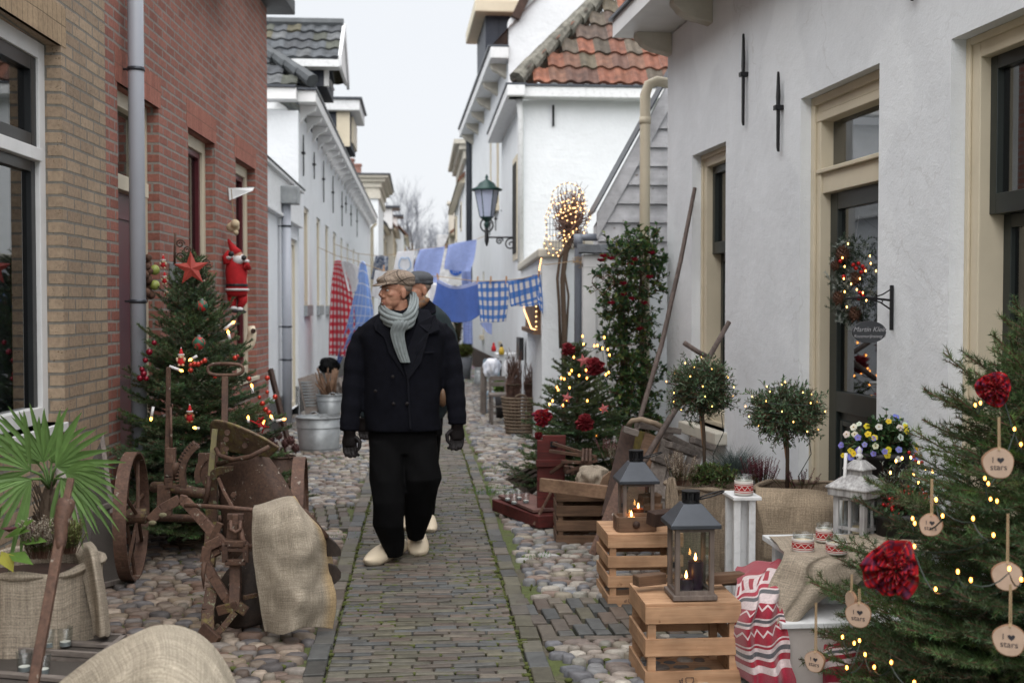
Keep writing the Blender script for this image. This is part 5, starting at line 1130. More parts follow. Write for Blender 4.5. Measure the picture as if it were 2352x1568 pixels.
ca = crate('wooden_crate','new pine slatted crate nearest the camera under the tall lantern',CA.x,CA.x + .40,4.72,5.10,.34,3,.072,'pine','piney',.0,group='new pine slatted crates')
cbx = G(1396,1394); cb_ = crate('wooden_crate','new pine slatted crate further back with an old drawer on its lid',cbx.x,cbx.x + .40,cbx.y,cbx.y + .40,.37,4,.060,'pine','piney',.0,group='new pine slatted crates')
# stamped mark (a little house outline) burnt into the lower slat of both crates
def stamp(o,c,s,ml=False):
    c = V(c); X,Z = V((1,0,0)),V((0,0,1)); P = [c + X*a*s + Z*b*s for a,b in ((-.5,.45),(.5,.45),(.5,-.1),(0,-.5),(-.5,-.1))]
    mb = MB()
    for k in range(5): mb.bar(P[k],P[(k + 1) % 5],s*.07,.0012,up=(0,-1,0))
    mb.build('stamp',M['ink'],o); text('sf',s*.9,M['ink'],o,c - X*s*1.1 + Z*.05*s,X,Z,shear=-.2)
bpy.context.view_layer.update()
stamp(ca,V(ca.location) + V((-.015,-.1912,.03)),.032); stamp(cb_,V(cb_.location) + V((-.08,-.2012,.03)),.024)
def lantern(label,px0,px1,pbase,peave,ptop,Y,z0=None,wood_='cap_l',roofm='zincd',rot=0.0,candles=()):
    b = W((px0 + px1)/2,pbase,Y); w = (px1 - px0)*Y/FPX*.96; k = Y/FPX; H = (pbase - peave)*k; HT = (pbase - ptop)*k; z0 = b.z if z0 is None else z0; b = V((b.x,Y,z0)); o = thing('lantern',label,'lantern',(0,0,0)); hw = w/2
    MB().box((0,0,.010),(w,w,.02)).build('base',M[wood_],o,bev=.003); bar = .020
    for sx in (-1,1):
        for sy in (-1,1): MB().box((sx*(hw - .022),sy*(hw - .022),H/2),(bar,bar,H - .03)).build('post',M[wood_],o,bev=.0015)
    fr = MB()
    for zz in (.028,H - .02):
        for s in (-1,1): fr.box((0,s*(hw - .022),zz),(w - .06,bar*.9,.016)); fr.box((s*(hw - .022),0,zz),(bar*.9,w - .06,.016))
    fr.build('frame',M[wood_],o)
    for s in (-1,1): MB().box((0,s*(hw - .022),H/2),(w - .06,.002,H - .05)).build('glass',M['clear'],o); MB().box((s*(hw - .022),0,H/2),(.002,w - .06,H - .05)).build('glass',M['clear'],o)
    MB().box((-hw + .022 - bar*.7,-hw + .03,H*.47),(.006,.01,.022)).build('latch',M['iron'],o)
    e = hw + .012; r = MB(); hr = (HT - H)*.62; q = hw*.42
    prof = [(e,H - .012),(e,H + .004),(e*.82,H + hr*.30),(q*1.25,H + hr*.85),(q,H + hr)]
    r.loft([[V((sx*a,sy*a,z)) for sx,sy in ((-1,-1),(1,-1),(1,1),(-1,1))] for a,z in prof]); rf = r.build('roof',M[roofm],o,bev=.002)
    ch = MB(); hc = HT - H - hr; ch.lathe([(q*.92,H + hr),(q*.92,H + hr + hc*.25)],n=20); ch.lathe([(q*.95,H + hr + hc*.85),(q*1.0,H + hr + hc),(q*.5,H + hr + hc)],n=20); ch.lathe([(q*.55,H + hr),(q*.55,HT - .002)],n=16)
    for k_ in range(12): a = k_*pi/6; ch.box((q*.85*math.cos(a),q*.85*math.sin(a),H + hr + hc*.55),(.009,.006,hc*.62),Matrix.Rotation(a,3,'Z'))
    ch.build('chimney',M['iron'],rf)
    R_ = .055; MB().tube([(q*.8 + R_ + R_*math.cos(a),R_*.5*math.sin(a),H + hr + .014 + .3*(R_ + R_*math.cos(a))) for a in [i*pi/9 for i in range(18)]],.0035,6,closed=True).build('ring_handle',M['iron'],o,smooth=True)
    o.location = b; o.rotation_euler = (0,0,rot); return o,b,k
def candle(label,px,ytop,ybot,rpx,Y,m,zbase,flame=True):
    k = Y/FPX; c = W(px,ybot,Y); c.z = zbase; h = max(.02,(ybot - ytop)*k); r = rpx*k; o = thing('candle',label,'candle',c); MB().lathe([(r,0),(r,h),(r*.93,h + .002),(r*.8,h - .006),(.001,h - .007)],c,24).build('wax',M[m],o,smooth=False)
    MB().tube([c + V((0,0,h - .01)),c + V((0,0,h + .006))],.001,5).build('wick',M['ink'],o)
    if flame: MB().lathe([(.0005,0),(.0055,.006),(.006,.012),(.003,.024),(.0004,.034)],c + V((0,0,h + .003)),10).build('flame',M['flame'],o,smooth=True)
    return o
la,lb,k = lantern('taller grey wood lantern with two dark candles on the near pine crate',1531,1640,1378,1205,1131,4.83,z0=.357)
zc = .357 + .022
candle('tall dark candle with orange top in the near lantern',1597,1297,1362,18,4.85,'wax_p',zc); candle('short dark candle lit beside the tall one in the near lantern',1576,1328,1358,16,4.80,'wax_p',zc)
for i,(px,yt) in enumerate(((1597,1296),(1576,1327))): pass
lantern('grey wood lantern with brown candles standing behind the far pine crate',1417,1504,1208,1104,1036,6.30,z0=.388)
candle('brown candle lit inside the farther lantern',1466,1172,1195,14,6.32,'wax_b',.41); candle('small cream candle lit in front of the farther lantern',1450,1187,1210,9,6.20,'wax_c',.388); candle('low brown candle right of the cream one',1476,1192,1206,10,6.26,'wax_b',.41,False)
# old drawer and blocks on the far crate; loose wood on the near one
def drawer():
    o = thing('old_box','old brown drawer box with a round knob lying on the far pine crate','box',(0,0,0)); w,d,h = .20,.13,.075
    for s in (-1,1): MB().box((0,s*d/2,h/2),(w,.014,h)).build('side_board',M['oldwood'],o,bev=.002); MB().box((s*w/2,0,h/2),(.014,d - .015,h)).build('side_board',M['oldwood'],o,bev=.002)
    MB().box((0,0,.006),(w,d,.01)).build('bottom',M['oldwood'],o); MB().lathe([(.008,0),(.02,.008),(.017,.016),(.004,.02)],(-.005,-d/2 - .005,h*.5),14,Matrix.Rotation(pi/2,3,'X')).build('knob',M['dkwood'],o,smooth=True)
    p = W(1460,1245,6.13); o.location = (p.x,6.16,.385); return o
drawer()
def block(label,cx,cy,Y,l,w,h,rz,z,m='oldwood',rx=0,name='wood_block',cat='wood block'):
    p = W(cx,cy,Y); mb = MB().box((0,0,0),(l,w,h)); o = mb.build(name,M[m],None,bev=.004); o.location = (p.x,p.y,z); o.rotation_euler = (rx,0,rz); return tag(o,label,cat)
block('dark wooden block tilted behind the drawer',1490,1190,6.3,.13,.05,.05,.5,.50,'oldwood',.3); block('small brown wedge right of the farther lantern',1500,1180,6.25,.10,.04,.035,-.3,.47,'oldwood',.2)
block('dark stained beam end right of the drawer',1520,1235,6.0,.16,.07,.07,.5,.44,'dkwood',.15); block('sawn grey brown batten sticking out of the near crate on the left',1492,1350,4.95,.14,.055,.045,.35,.378,'oldwood'); block('brown planed offcut lying on the near crate right of the lantern',1668,1350,4.97,.16,.06,.04,.2,.376,'oldwood')
def rod(label,name,cat,pts,r,m,n=10): return tag(MB().tube([W(*p) for p in pts],r,n).build(name,M[m],smooth=True),label,cat)
rod('smooth round stick behind the near lantern','stick','stick',((1500,1330,5.1),(1560,1338,5.12),(1700,1335,5.15)),.016,'oldwood')
rod('very long weathered pole leaning against the white wall','long_pole','pole',((1596,432,9.05),(1563,600,8.9),(1520,790,8.6),(1470,960,8.3),(1440,1060,8.1)),[.016,.018,.019,.018,.017],'pole')
tk = thing('wooden_tool','old tool with a short cross handle leaning at the window','tool',W(1480,1060,7.2)); MB().tube([W(1674,740,7.9),W(1628,822,7.75),W(1545,950,7.4),W(1478,1062,7.1)],[.017,.018,.02,.02],10).build('shaft',M['pole'],tk,smooth=True); MB().tube([W(1571,787,7.75),W(1600,806,7.76),W(1630,822,7.75)],.017,10).build('cross_handle',M['pole'],tk,smooth=True)
# old barrow of weathered boards
def barrow():
    Y = 7.3; o = thing('old_barrow','broken grey weathered wooden barrow leaning under the small window','barrow',W(1520,1120,Y)); R = random.Random(9)
    MB().tube([W(1443,978,7.5),W(1452,966,7.48),W(1475,963,7.45),(W(1505,972,7.4)),W(1530,984,7.4)],.018,10).build('curved_handle',M['rattan'],o,smooth=True)
    for (a,b,w_,t_,m) in (((1445,985,7.5),(1398,1190,7.1),.10,.022,'dkwood'),((1500,1000,7.5),(1440,1200,7.1),.11,.02,'oldwood'),((1530,990,7.6),(1495,1160,7.1),.10,.022,'greywoodz'),((1562,1010,7.7),(1520,1190,7.0),.11,.022,'greywoodz'),((1600,1030,7.8),(1548,1210,6.95),.10,.02,'greywoodz'),((1470,990,7.6),(1452,1100,7.5),.09,.02,'mosswood')): MB().bar(W(*a),W(*b),w_,t_,up=(0,-1,.2)).build('board',M[m],o,bev=.003)
    for (a,b,w_) in (((1433,985,7.38),(1465,995,7.38),.07),((1462,975,7.5),(1560,990,7.6),.06),((1530,1000,7.4),(1590,1030,7.5),.055),((1590,1010,7.7),(1640,1030,7.8),.06),((1500,1050,7.35),(1560,1075,7.4),.06),((1535,1020,7.3),(1600,1045,7.5),.06),((1490,1140,7.1),(1560,1165,7.2),.05)): MB().bar(W(*a),W(*b),w_,.04).build('crosspiece',M['greywood'],o,bev=.004)
M['mosswood'] = wood('mossy_wood',(.22,.17,.04),(.10,.075,.03),2); barrow()
# brown leaning steel sheet / board and the long plank on the dark crate
tag(MB().prism([W(1418,1100,7.0),W(1352,1270,6.75),W(1366,1275,6.75),W(1428,1160,6.9)],(.04,.03,0)).build('iron_sheet',M['rustl']),'brown pointed rusty iron sheet leaning behind the far pine crate','iron sheet')
gd = G(1290,1250); c2 = crate('wooden_crate','old dark slatted crate under a long pale plank',gd.x - .03,gd.x + .42,7.62,7.98,.36,4,.068,'oldwood','oldwood',-.06)
tag(MB().bar(W(1241,1112,7.55),W(1418,1133,7.25),.03,.085).build('plank',M['oldwoodl'] if 'oldwoodl' in M else M.setdefault('oldwoodl',wood('pale_old_wood',(.30,.19,.12),(.17,.10,.065),0)),bev=.004),'long pale brown plank lying across the dark crate','plank')
def sack(label,px0,px1,py0,py1,Y,m='burlap',name='burlap_sack',cat='sack',dep=.16,seed=1):
    R = random.Random(seed); c = W((px0 + px1)/2,(py0 + py1)/2,Y); rx,rz = (px1 - px0)/2*Y/FPX,(py1 - py0)/2*Y/FPX; g_ = MB(); ph = R.uniform(0,6)
    def fn(u,v):
        a = u*2*pi; b = -pi/2 + pi*v; q = 1 + .12*math.sin(a*3 + v*5 + ph) + .09*math.sin(a*7 + ph*2 + v*9) + .35*mnoise.noise(V((math.cos(a)*2.2,math.sin(a)*2.2,v*4 + ph))); cc = abs(math.cos(b)) ** .5
        return c + V((rx*cc*math.cos(a)*q,dep*cc*math.sin(a)*q,rz*math.sin(b)*(1 + .08*math.sin(a*5 + ph))))
    g_.grid(fn,48,24); return tag(g_.build(name,M[m],smooth=True),label,cat)
sack('pale burlap sack bundled behind the long plank',1325,1400,1070,1125,7.95,seed=2)
sd = thing('wooden_board','carved brown board with a hole beside the burlap sack','board',W(1390,1130,7.5)); mb = MB(); P = [W(x,y,7.55) for x,y in ((1352,1128),(1375,1120),(1385,1095),(1400,1083),(1420,1080),(1428,1095),(1425,1140),(1352,1135))]; mb.prism(P,(0,.02,0)); mb.build('panel',M['oldwoodl'],sd,bev=.003); MB().lathe([(.022,0),(.022,.003)],W(1405,1105,7.54),14,Matrix.Rotation(pi/2,3,'X')).build('hole',M['dkwood'],sd)
# red painted balance: base box, plate and back board
def red_scale():
    Y = 8.25; o = thing('old_platform_scale','dark red painted wooden platform scale with an upright back board','scale',G(1200,1195)); z = lambda py,Yy=Y: W(0,py,Yy).z
    a,b = G(1127,1172),G(1232,1222); cx = (a.x + b.x)/2
    bx = MB(); A,B = G(1130,1178),G(1236,1220); d = (B - A); dn = V((-d.y,d.x,0)).normalized()*.34
    bx.prism([A + V((0,0,.02)),B + V((0,0,.02)),B + dn + V((0,0,.02)),A + dn + V((0,0,.02))],(0,0,.085)); bx.build('base',M['redwood'],o,bev=.004)
    up = V((0,0,.115)); MB().prism([A + up - d*.0 + dn*.15,B + up - d*.12 + dn*.02,B + up - d*.12 + dn*.8,A + up + dn*.9],(0,0,.022)).build('plate',M['redgrey'],o,bev=.003)
    u0,u1 = W(1234,1215,8.3),W(1292,1215,8.3); t = W(1265,1000,8.3).z; s1 = W(0,1022,8.3).z; i0 = W(1247,0,8.3).x; i1 = W(1298,0,8.3).x
    MB().prism([V((u0.x,8.3,.05)),V((u1.x + .01,8.3,.05)),V((i1 + .01,8.3,t)),V((i0,8.3,t)),V((i0,8.3,s1)),V((u0.x,8.3,s1))],(0,.035,0)).build('back_board',M['redwood'],o,bev=.003)
    MB().box(((u0.x + u1.x)/2 + .01,8.285,s1 - .16),(u1.x - u0.x + .04,.03,.05)).build('ledge',M['redwood'],o,bev=.003); MB().box((i0 + .08,8.292,t - .06),(.05,.012,.04)).build('plate_mark',M['iron'],o)
    MB().bar(W(1226,1205,8.18),W(1276,1110,8.24),.022,.012).build('brace',M['rustl'],o)
    for (p,q) in ((1250,1300),(1246,1272)): pass
    m = MB(); 
    for a_,b_ in (((1270,1018,8.2),(1370,1050,8.0)),((1262,1035,8.15),(1340,1046,8.05)),((1290,1060,8.1),(1360,1062,8.0)),((1342,1035,8.1),(1345,1098,8.05)),((1300,1085,8.1),(1372,1056,8.0)),((1265,1085,8.2),(1300,1060,8.1))): m.bar(W(*a_),W(*b_),.02,.022)
    for k_ in range(3): m.tube([W(1340 + 8*k_,1030,8.05),W(1338 + 9*k_,1060,8.0)],.012,8)
    m.build('weighing_beam',M['rust'],o,bev=.002); mb = MB()
    for s in range(3): mb.box((W(1300 + s*14,1070,8.25).x,8.25,.42 - s*.01),(.03,.12,.05))
    mb.build('mechanism',M['rust'],o)
    return o
M['redgrey'] = wood('worn_red_board',(.21,.12,.10),(.13,.06,.055),0); red_scale()
tr_ = thing('seed_tray','weathered slatted tray propped on its edge beside the red scale','tray',G(1215,1140)); Yt = 9.3
for a_,b_ in (((1167,1100),(1236,1066)),((1185,1118),(1236,1090)),((1180,1108),(1236,1078)),((1212,1135),(1240,1112))): MB().bar(W(*a_,9.5),W(*b_,9.1),.05,.022).build('slat',M['greywood'],tr_,bev=.002)
MB().prism([W(1166,1103,9.5),W(1211,1138,9.3),W(1212,1122,9.3),W(1167,1092,9.5)],(.02,.01,0)).build('end_board',M['greywood'],tr_,bev=.002); MB().prism([W(1170,1104,9.5),W(1205,1130,9.35),W(1240,1112,9.25),W(1238,1068,9.3)],(0,.01,0)).build('bottom',M['dkwood'],tr_)
# tealight glasses
def tealight(label,px,pb,Y,z,h=.07,r=.028,group=None,lit=False):
    c = W(px,pb,Y); c.z = z; o = thing('tealight_glass',label,'tealight glass',c,group); MB().lathe([(r*.8,0),(r,h),(r - .002,h),(r*.8 - .002,.006)],c,20,caps=False).build('glass',M['clear'],o,smooth=True)
    MB().lathe([(r*.72,.004),(r*.72,.018),(r*.68,.018)],c,18).build('tealight_cup',M['zinc'],o); MB().lathe([(r*.68,.015),(r*.68,.019)],c,18).build('wax',M['wax_w'],o); return o
for px,pb,Y,nm in ((1166,1160,8.6,'first and leftmost'),(1181,1168,8.45,'nearest'),(1192,1157,8.65,'rearmost'),(1208,1166,8.5,'rightmost')): tealight(nm + ' tealight glass on the red scale plate',px,pb,Y,.14,group='tealight glasses on the red scale')
# burlap wrapped tubs
def burlap_tub(label,px,rpx,ytop,Y,m='burlap',zb=0.0,hem=True,seed=1,tail=None):
    R = random.Random(seed); c = W(px,ytop,Y); r = rpx*Y/FPX; h = c.z; o = thing('burlap_tub',label,'planter',(c.x,Y,zb)); ph = [R.uniform(0,6) for _ in range(6)]
    def fn(u,v):
        a = 2*pi*u; f = (1 - v); q = r*(1.0 + .02*f); q *= 1 + (.022 + .03*v*0 + .03*f)*math.sin(a*9 + ph[0] + 1.5*math.sin(a*2 + ph[1])) + .018*math.sin(a*17 + ph[2])*(1 - .6*v) + .012*math.sin(v*9 + a*3 + ph[3])
        zz = zb + .005 + (h - zb)*v + (.006*math.sin(a*5 + ph[4]) + .004*math.sin(a*13 + ph[5]))*v
        return V((c.x + q*math.cos(a),Y + q*math.sin(a),zz))
    g_ = MB().grid(fn,120,26); g_.uv = {k_: (u_*2.2,v_*.7) for k_,(u_,v_) in g_.uv.items()}; g_.build('burlap_cover',M[m],o,smooth=True,solid=.004)
    def rim(u,v):
        a = 2*pi*u; b = 2*pi*v; q = r*(1.0 + .02*math.sin(a*9 + ph[0])); rr = .013 + .005*math.sin(a*7 + ph[2]); return V((c.x + (q + rr*math.cos(b))*math.cos(a),Y + (q + rr*math.cos(b))*math.sin(a),h + rr*math.sin(b) + .006*math.sin(a*5 + ph[4])))
    g2 = MB().grid(rim,100,8); g2.uv = {k_: (u_*2.2,v_*.08) for k_,(u_,v_) in g2.uv.items()}; g2.build('rolled_rim',M[m],o,smooth=True); MB().lathe([(r*.97,h - .05),(.001,h - .03)],(c.x,Y,0),30,caps=False).build('soil',M['dkwood'],o,smooth=True)
    return o
burlap_tub('burlap wrapped tub holding the left ball topiary',1622,92,1112,6.62,'burlapg',seed=2)
burlap_tub('wide burlap wrapped tub under the right ball topiary',1850,118,1122,6.1,'burlapg',seed=5)
sack('gathered corner of burlap knotted at the left tub',1528,1560,1100,1290,6.3,'burlapg','burlap_drape','burlap',.05,4); sack('folded burlap end hanging between the two tubs',1652,1690,1170,1330,5.9,'burlapg','burlap_drape','burlap',.04,8)
def sheet(name,label,cat,fn,m,nu=60,nv=50,uvs=(1,1),solid=.003,parent=None,uvo=(0,0)):
    g_ = MB().grid(fn,nu,nv); g_.uv = {k_: (u_*uvs[0] + uvo[0],v_*uvs[1] + uvo[1]) for k_,(u_,v_) in g_.uv.items()}; o = g_.build(name,M[m],parent,smooth=True,solid=solid)
    if label: tag(o,label,cat)
    return o
def bez(P,t):
    n = len(P) - 1; x = t*n; i = min(n - 1,int(x)); f = x - i; p0,p1,p2,p3 = P[max(i - 1,0)],P[i],P[i + 1],P[min(n,i + 2)]
    return p1 + .5*f*((p2 - p0) + f*(2*p0 - 5*p1 + 4*p2 - p3 + f*(3*(p1 - p2) + p3 - p0)))
def surf(rows): return lambda u,v: bez([bez(r,u) for r in rows],v)
def pw_(rows): return [[W(*p) for p in r] for r in rows]
# yellow hemmed burlap thrown over the right tub
def wr(f,amp,n1,n2,ph=0): 
    def g(u,v):
        p = f(u,v); q = mnoise.noise(p*5 + V((ph,0,0))) + .25*mnoise.noise(p*13)
        return p + V((amp*.5*q,-amp*(math.sin(u*n1 + v*3 + ph)*.5 + math.sin(v*n2 + u*4 + ph)*.4 + 1.1*q),amp*.25*q))
    return g
sheet('burlap_cloth','burlap with a yellow hem draped over the tub of the right topiary','burlap',wr(surf(pw_([[(1735,1118,5.75),(1800,1121,5.68),(1860,1123,5.66),(1912,1130,5.72),(1985,1140,5.8)],[(1740,1160,5.66),(1800,1165,5.6),(1860,1165,5.58),(1915,1165,5.62),(1985,1170,5.7)],[(1752,1220,5.62),(1800,1222,5.58),(1860,1222,5.56),(1915,1225,5.6),(1985,1225,5.66)],[(1752,1280,5.6),(1800,1290,5.58),(1860,1290,5.56),(1915,1290,5.6),(1985,1290,5.66)]])),.018,9,8),'burlape2',uvs=(1,.8),uvo=(0,0))
# white stand with a knitted jar
def white_stand():
    Y = 5.45; t = W(1708,1136,Y); o = thing('plant_stand','narrow white painted stand carrying a knitted jar candle','stand',(t.x,Y,0)); k = Y/FPX
    MB().box((t.x,Y + .03,t.z - .008),(68*k,.2,.018)).build('top',M['wworn'],o,bev=.004)
    for px in (1688,1722): x = W(px,1200,Y).x; MB().box((x,Y - .03,t.z/2),(16*k,.03,t.z - .02)).build('leg',M['wworn'],o,bev=.003); MB().box((x,Y + .11,t.z/2),(16*k,.03,t.z - .02)).build('leg',M['wworn'],o,bev=.003)
    MB().box((t.x + .015,Y + .04,t.z/2),(44*k,.02,t.z - .03)).build('panel',M['wworn'],o); return t.z
zst = white_stand()
def knit(name):
    m,t,p = nmat(name); tc = N(t,'TexCoord'); s = N(t,'SeparateXYZ'); L(t,tc.outputs['UV'],s.inputs[0]); v = s.outputs[1]
    def band(a,b): return math_(t,'MULTIPLY',math_(t,'GREATER_THAN',v,a),math_(t,'LESS_THAN',v,b))
    f = math_(t,'ADD',math_(t,'ADD',band(.30,.68),band(.17,.22)),band(.74,.79))
    sw = math_(t,'MULTIPLY',math_(t,'SINE',math_(t,'MULTIPLY',s.outputs[0],62.8)),.11); dv = math_(t,'ABSOLUTE',math_(t,'SUBTRACT',math_(t,'ADD',v,sw),.49)); wht = math_(t,'LESS_THAN',dv,.035)
    dv2 = math_(t,'ABSOLUTE',math_(t,'ADD',math_(t,'SUBTRACT',v,.49),sw)); wht = math_(t,'MAXIMUM',wht,math_(t,'LESS_THAN',dv2,.035)); f = math_(t,'MULTIPLY',f,math_(t,'SUBTRACT',1.0,wht))
    L(t,mixc(t,f,(.66,.62,.58),(.42,.02,.02)),p.inputs['Base Color']); p.inputs['Roughness'].default_value = .95
    kn = math_(t,'MULTIPLY',math_(t,'SINE',math_(t,'MULTIPLY',s.outputs[0],440)),math_(t,'SINE',math_(t,'MULTIPLY',v,90))); bump(t,p,kn,.5,.003); return m
M['knit'] = knit('nordic_knit')
def jar(label,px,pt,pb,rpx,Y,z=None):
    k = Y/FPX; b = W(px,pb,Y); z = b.z if z is None else z; h = (pb - pt)*k; r = rpx*k; c = V((b.x,Y,z)); o = thing('jar_candle',label,'jar candle',c,'glass jars in red and white knitted sleeves')
    MB().lathe([(r*.93,0),(r*.95,h),(r*.93,h),(r*.90,.01)],c,28,caps=False).build('glass',M['clear'],o,smooth=True); MB().lathe([(.001,.01),(r*.88,.01),(r*.88,h*.62),(.001,h*.62)],c,24).build('wax',M['wax_c'],o)
    g_ = MB().grid(lambda u,v: c + V((r*(1 + .012*math.sin(u*120))*math.cos(u*2*pi),r*math.sin(u*2*pi),h*.05 + h*.68*v)),60,8); g_.build('knitted_sleeve',M['knit'],o,smooth=True,solid=.003); return o
jar('knitted jar candle alone on the narrow white stand',1708,1087,1135,21,5.44,zst)
# stepped white bench
def bench():
    Y = 4.95; t = W(1850,1262,Y); zt = t.z; o = thing('white_stool','white wooden stool covered with burlap standing on the white chest','stool',(t.x + .1,Y,.29)); x0,x1 = W(1806,1262,Y).x,W(1985,1262,Y).x + .25
    MB().box(((x0 + x1)/2,5.1,zt - .015),(x1 - x0,.42,.025)).build('seat',M['wworn'],o,bev=.003)
    for x in (x0 + .06,x1 - .06):
        for y in (4.95,5.25): MB().box((x,y,(zt + .27)/2),(.05,.05,zt - .30)).build('leg',M['wworn'],o,bev=.003)
    xl = W(1895,1400,4.88).x; MB().box((xl + .04,4.905,(.29 + zt)/2 - .02),(.10,.02,zt - .33)).build('panel',M['wworn'],o,bev=.003)
    ch = thing('white_chest','low white wooden chest with slanting board joints under the stool','chest',(t.x + .2,4.9,0)); X0 = W(1806,1500,4.62).x; X1 = X0 + 1.0
    MB().box(((X0 + X1)/2,4.97,.278),(X1 - X0 + .04,.72,.022)).build('lid',M['wworn'],ch,bev=.003); MB().box(((X0 + X1)/2,4.97,.135),(X1 - X0,.68,.262)).build('body',M['creamw'],ch,bev=.003)
    j = MB()
    for k in range(3): j.bar((X0 + .25 + .3*k,4.628,.25),(X0 + .43 + .3*k,4.628,.01),.004,.002,up=(0,-1,0))
    j.build('board_joints',M['dkwood'],ch); return zt,x0,X0
M['creamw'] = mat('off_white_paint',(.50,.45,.42),.55,var=.1,b=.15)
zt,bx0,chx = bench()
jar('left knitted jar candle on the burlap covered stool',1844,1227,1271,25,4.86,zt + .012); jar('rear knitted jar candle partly behind the white lantern',1893,1214,1259,19,5.05,zt + .012); jar('right knitted jar candle nearest the spruce on the stool',1921,1236,1277,24,4.80,zt + .012)
# burlap over the stool
sheet('burlap_cloth','loose burlap covering the stool and falling towards the crate','burlap',wr(surf([[V((bx0 + .0,5.22,zt + .006)),V((bx0 + .25,5.25,zt + .006)),V((bx0 + .5,5.25,zt + .006)),V((bx0 + .8,5.25,zt + .006))]] + [[V((bx0 - .03,4.95,zt + .008)),V((bx0 + .2,4.95,zt + .008)),V((bx0 + .5,4.95,zt + .008)),V((bx0 + .8,4.95,zt + .008))]] + pw_([[(1797,1275,4.82),(1850,1283,4.74),(1900,1290,4.73),(1990,1290,4.76)],[(1768,1330,4.78),(1830,1345,4.70),(1890,1340,4.68),(1985,1325,4.74)],[(1740,1400,4.74),(1790,1415,4.67),(1850,1390,4.66),(1960,1345,4.74)],[(1716,1440,4.70),(1760,1462,4.64),(1815,1440,4.64),(1905,1360,4.74)]])),.016,17,3),'burlap',uvs=(1.0,.7),nu=80,nv=70)
# nordic blanket
def nordic():
    m,t,p = nmat('nordic_blanket'); tc = N(t,'TexCoord'); s = N(t,'SeparateXYZ'); L(t,tc.outputs['UV'],s.inputs[0]); u = s.outputs[0]; v = math_(t,'SUBTRACT',math_(t,'ADD',s.outputs[1],math_(t,'MULTIPLY',u,.10)),.04); col = (.58,.48,.48)
    def band(a,b): return math_(t,'MULTIPLY',math_(t,'GREATER_THAN',v,a),math_(t,'LESS_THAN',v,b))
    zz = math_(t,'ABSOLUTE',math_(t,'SUBTRACT',math_(t,'FRACT',math_(t,'MULTIPLY',u,7)),.5)); z2 = math_(t,'MULTIPLY',zz,.08)
    for a,b,c in ((-.1,.15,(.27,.006,.025)),(.15,.17,(.28,.008,.025)),(.30,.325,(.33,.015,.04)),(.335,.36,(.09,.09,.10)),(.42,.52,(.28,.01,.03)),(.53,.55,(.08,.08,.09)),(.57,.69,(.29,.012,.03)),(.70,.715,(.28,.008,.025)),(.74,.77,(.08,.08,.09)),(.79,.83,(.28,.008,.025)),(.88,1.01,(.30,.015,.04))): col = mixc(t,band(a,b),col,c)
    # little hearts and trees read as dots at this size
    d = math_(t,'MULTIPLY',math_(t,'LESS_THAN',zz,.22),band(.20,.28)); col = mixc(t,d,col,(.29,.012,.03))
    d = math_(t,'MULTIPLY',math_(t,'LESS_THAN',math_(t,'ABSOLUTE',math_(t,'SUBTRACT',math_(t,'ADD',v,z2),.47)),.008),1.0); col = mixc(t,d,col,(.6,.5,.5))
    d = math_(t,'MULTIPLY',math_(t,'LESS_THAN',math_(t,'ABSOLUTE',math_(t,'SUBTRACT',math_(t,'ADD',v,z2),.64)),.008),1.0); col = mixc(t,d,col,(.6,.5,.5))
    L(t,mixc(t,1.0,col,ramp(t,noise(t,tc.outputs['Object'],90,3),.3,.7,(.8,)*3,(1.1,)*3),'MULTIPLY'),p.inputs['Base Color']); p.inputs['Roughness'].default_value = .95; p.inputs['Sheen Weight'].default_value = .3; bump(t,p,noise(t,tc.outputs['Object'],200,3),.5,.003); return m
M['nordic'] = nordic()
sheet('nordic_blanket','red white and grey nordic blanket hanging between crate and chest','blanket',wr(surf(pw_([[(1700,1300,5.12),(1740,1287,5.10),(1780,1285,5.05),(1800,1290,5.0)],[(1690,1335,4.92),(1725,1325,4.88),(1770,1320,4.84),(1800,1330,4.80)],[(1672,1385,4.85),(1710,1390,4.72),(1750,1390,4.68),(1800,1395,4.66)],[(1668,1440,4.80),(1710,1450,4.64),(1760,1460,4.6),(1812,1450,4.60)],[(1672,1490,4.78),(1720,1520,4.62),(1770,1530,4.57),(1815,1520,4.58)],[(1690,1550,4.74),(1730,1575,4.60),(1775,1590,4.56),(1818,1590,4.57)]])),0.05,17,4),'nordic',nu=90,nv=70)
sheet('nordic_blanket','second piece of red and white nordic cloth on the chest behind the spruce','blanket',wr(surf(pw_([[(1895,1380,5.0),(1960,1378,4.95),(2030,1380,4.9)],[(1895,1440,4.75),(1960,1435,4.70),(2030,1440,4.65)],[(1890,1500,4.60),(1950,1500,4.58),(2020,1500,4.56)],[(1890,1580,4.57),(1950,1585,4.56),(2020,1580,4.55)]])),.012,12,4),'nordic',uvo=(.1,.1))
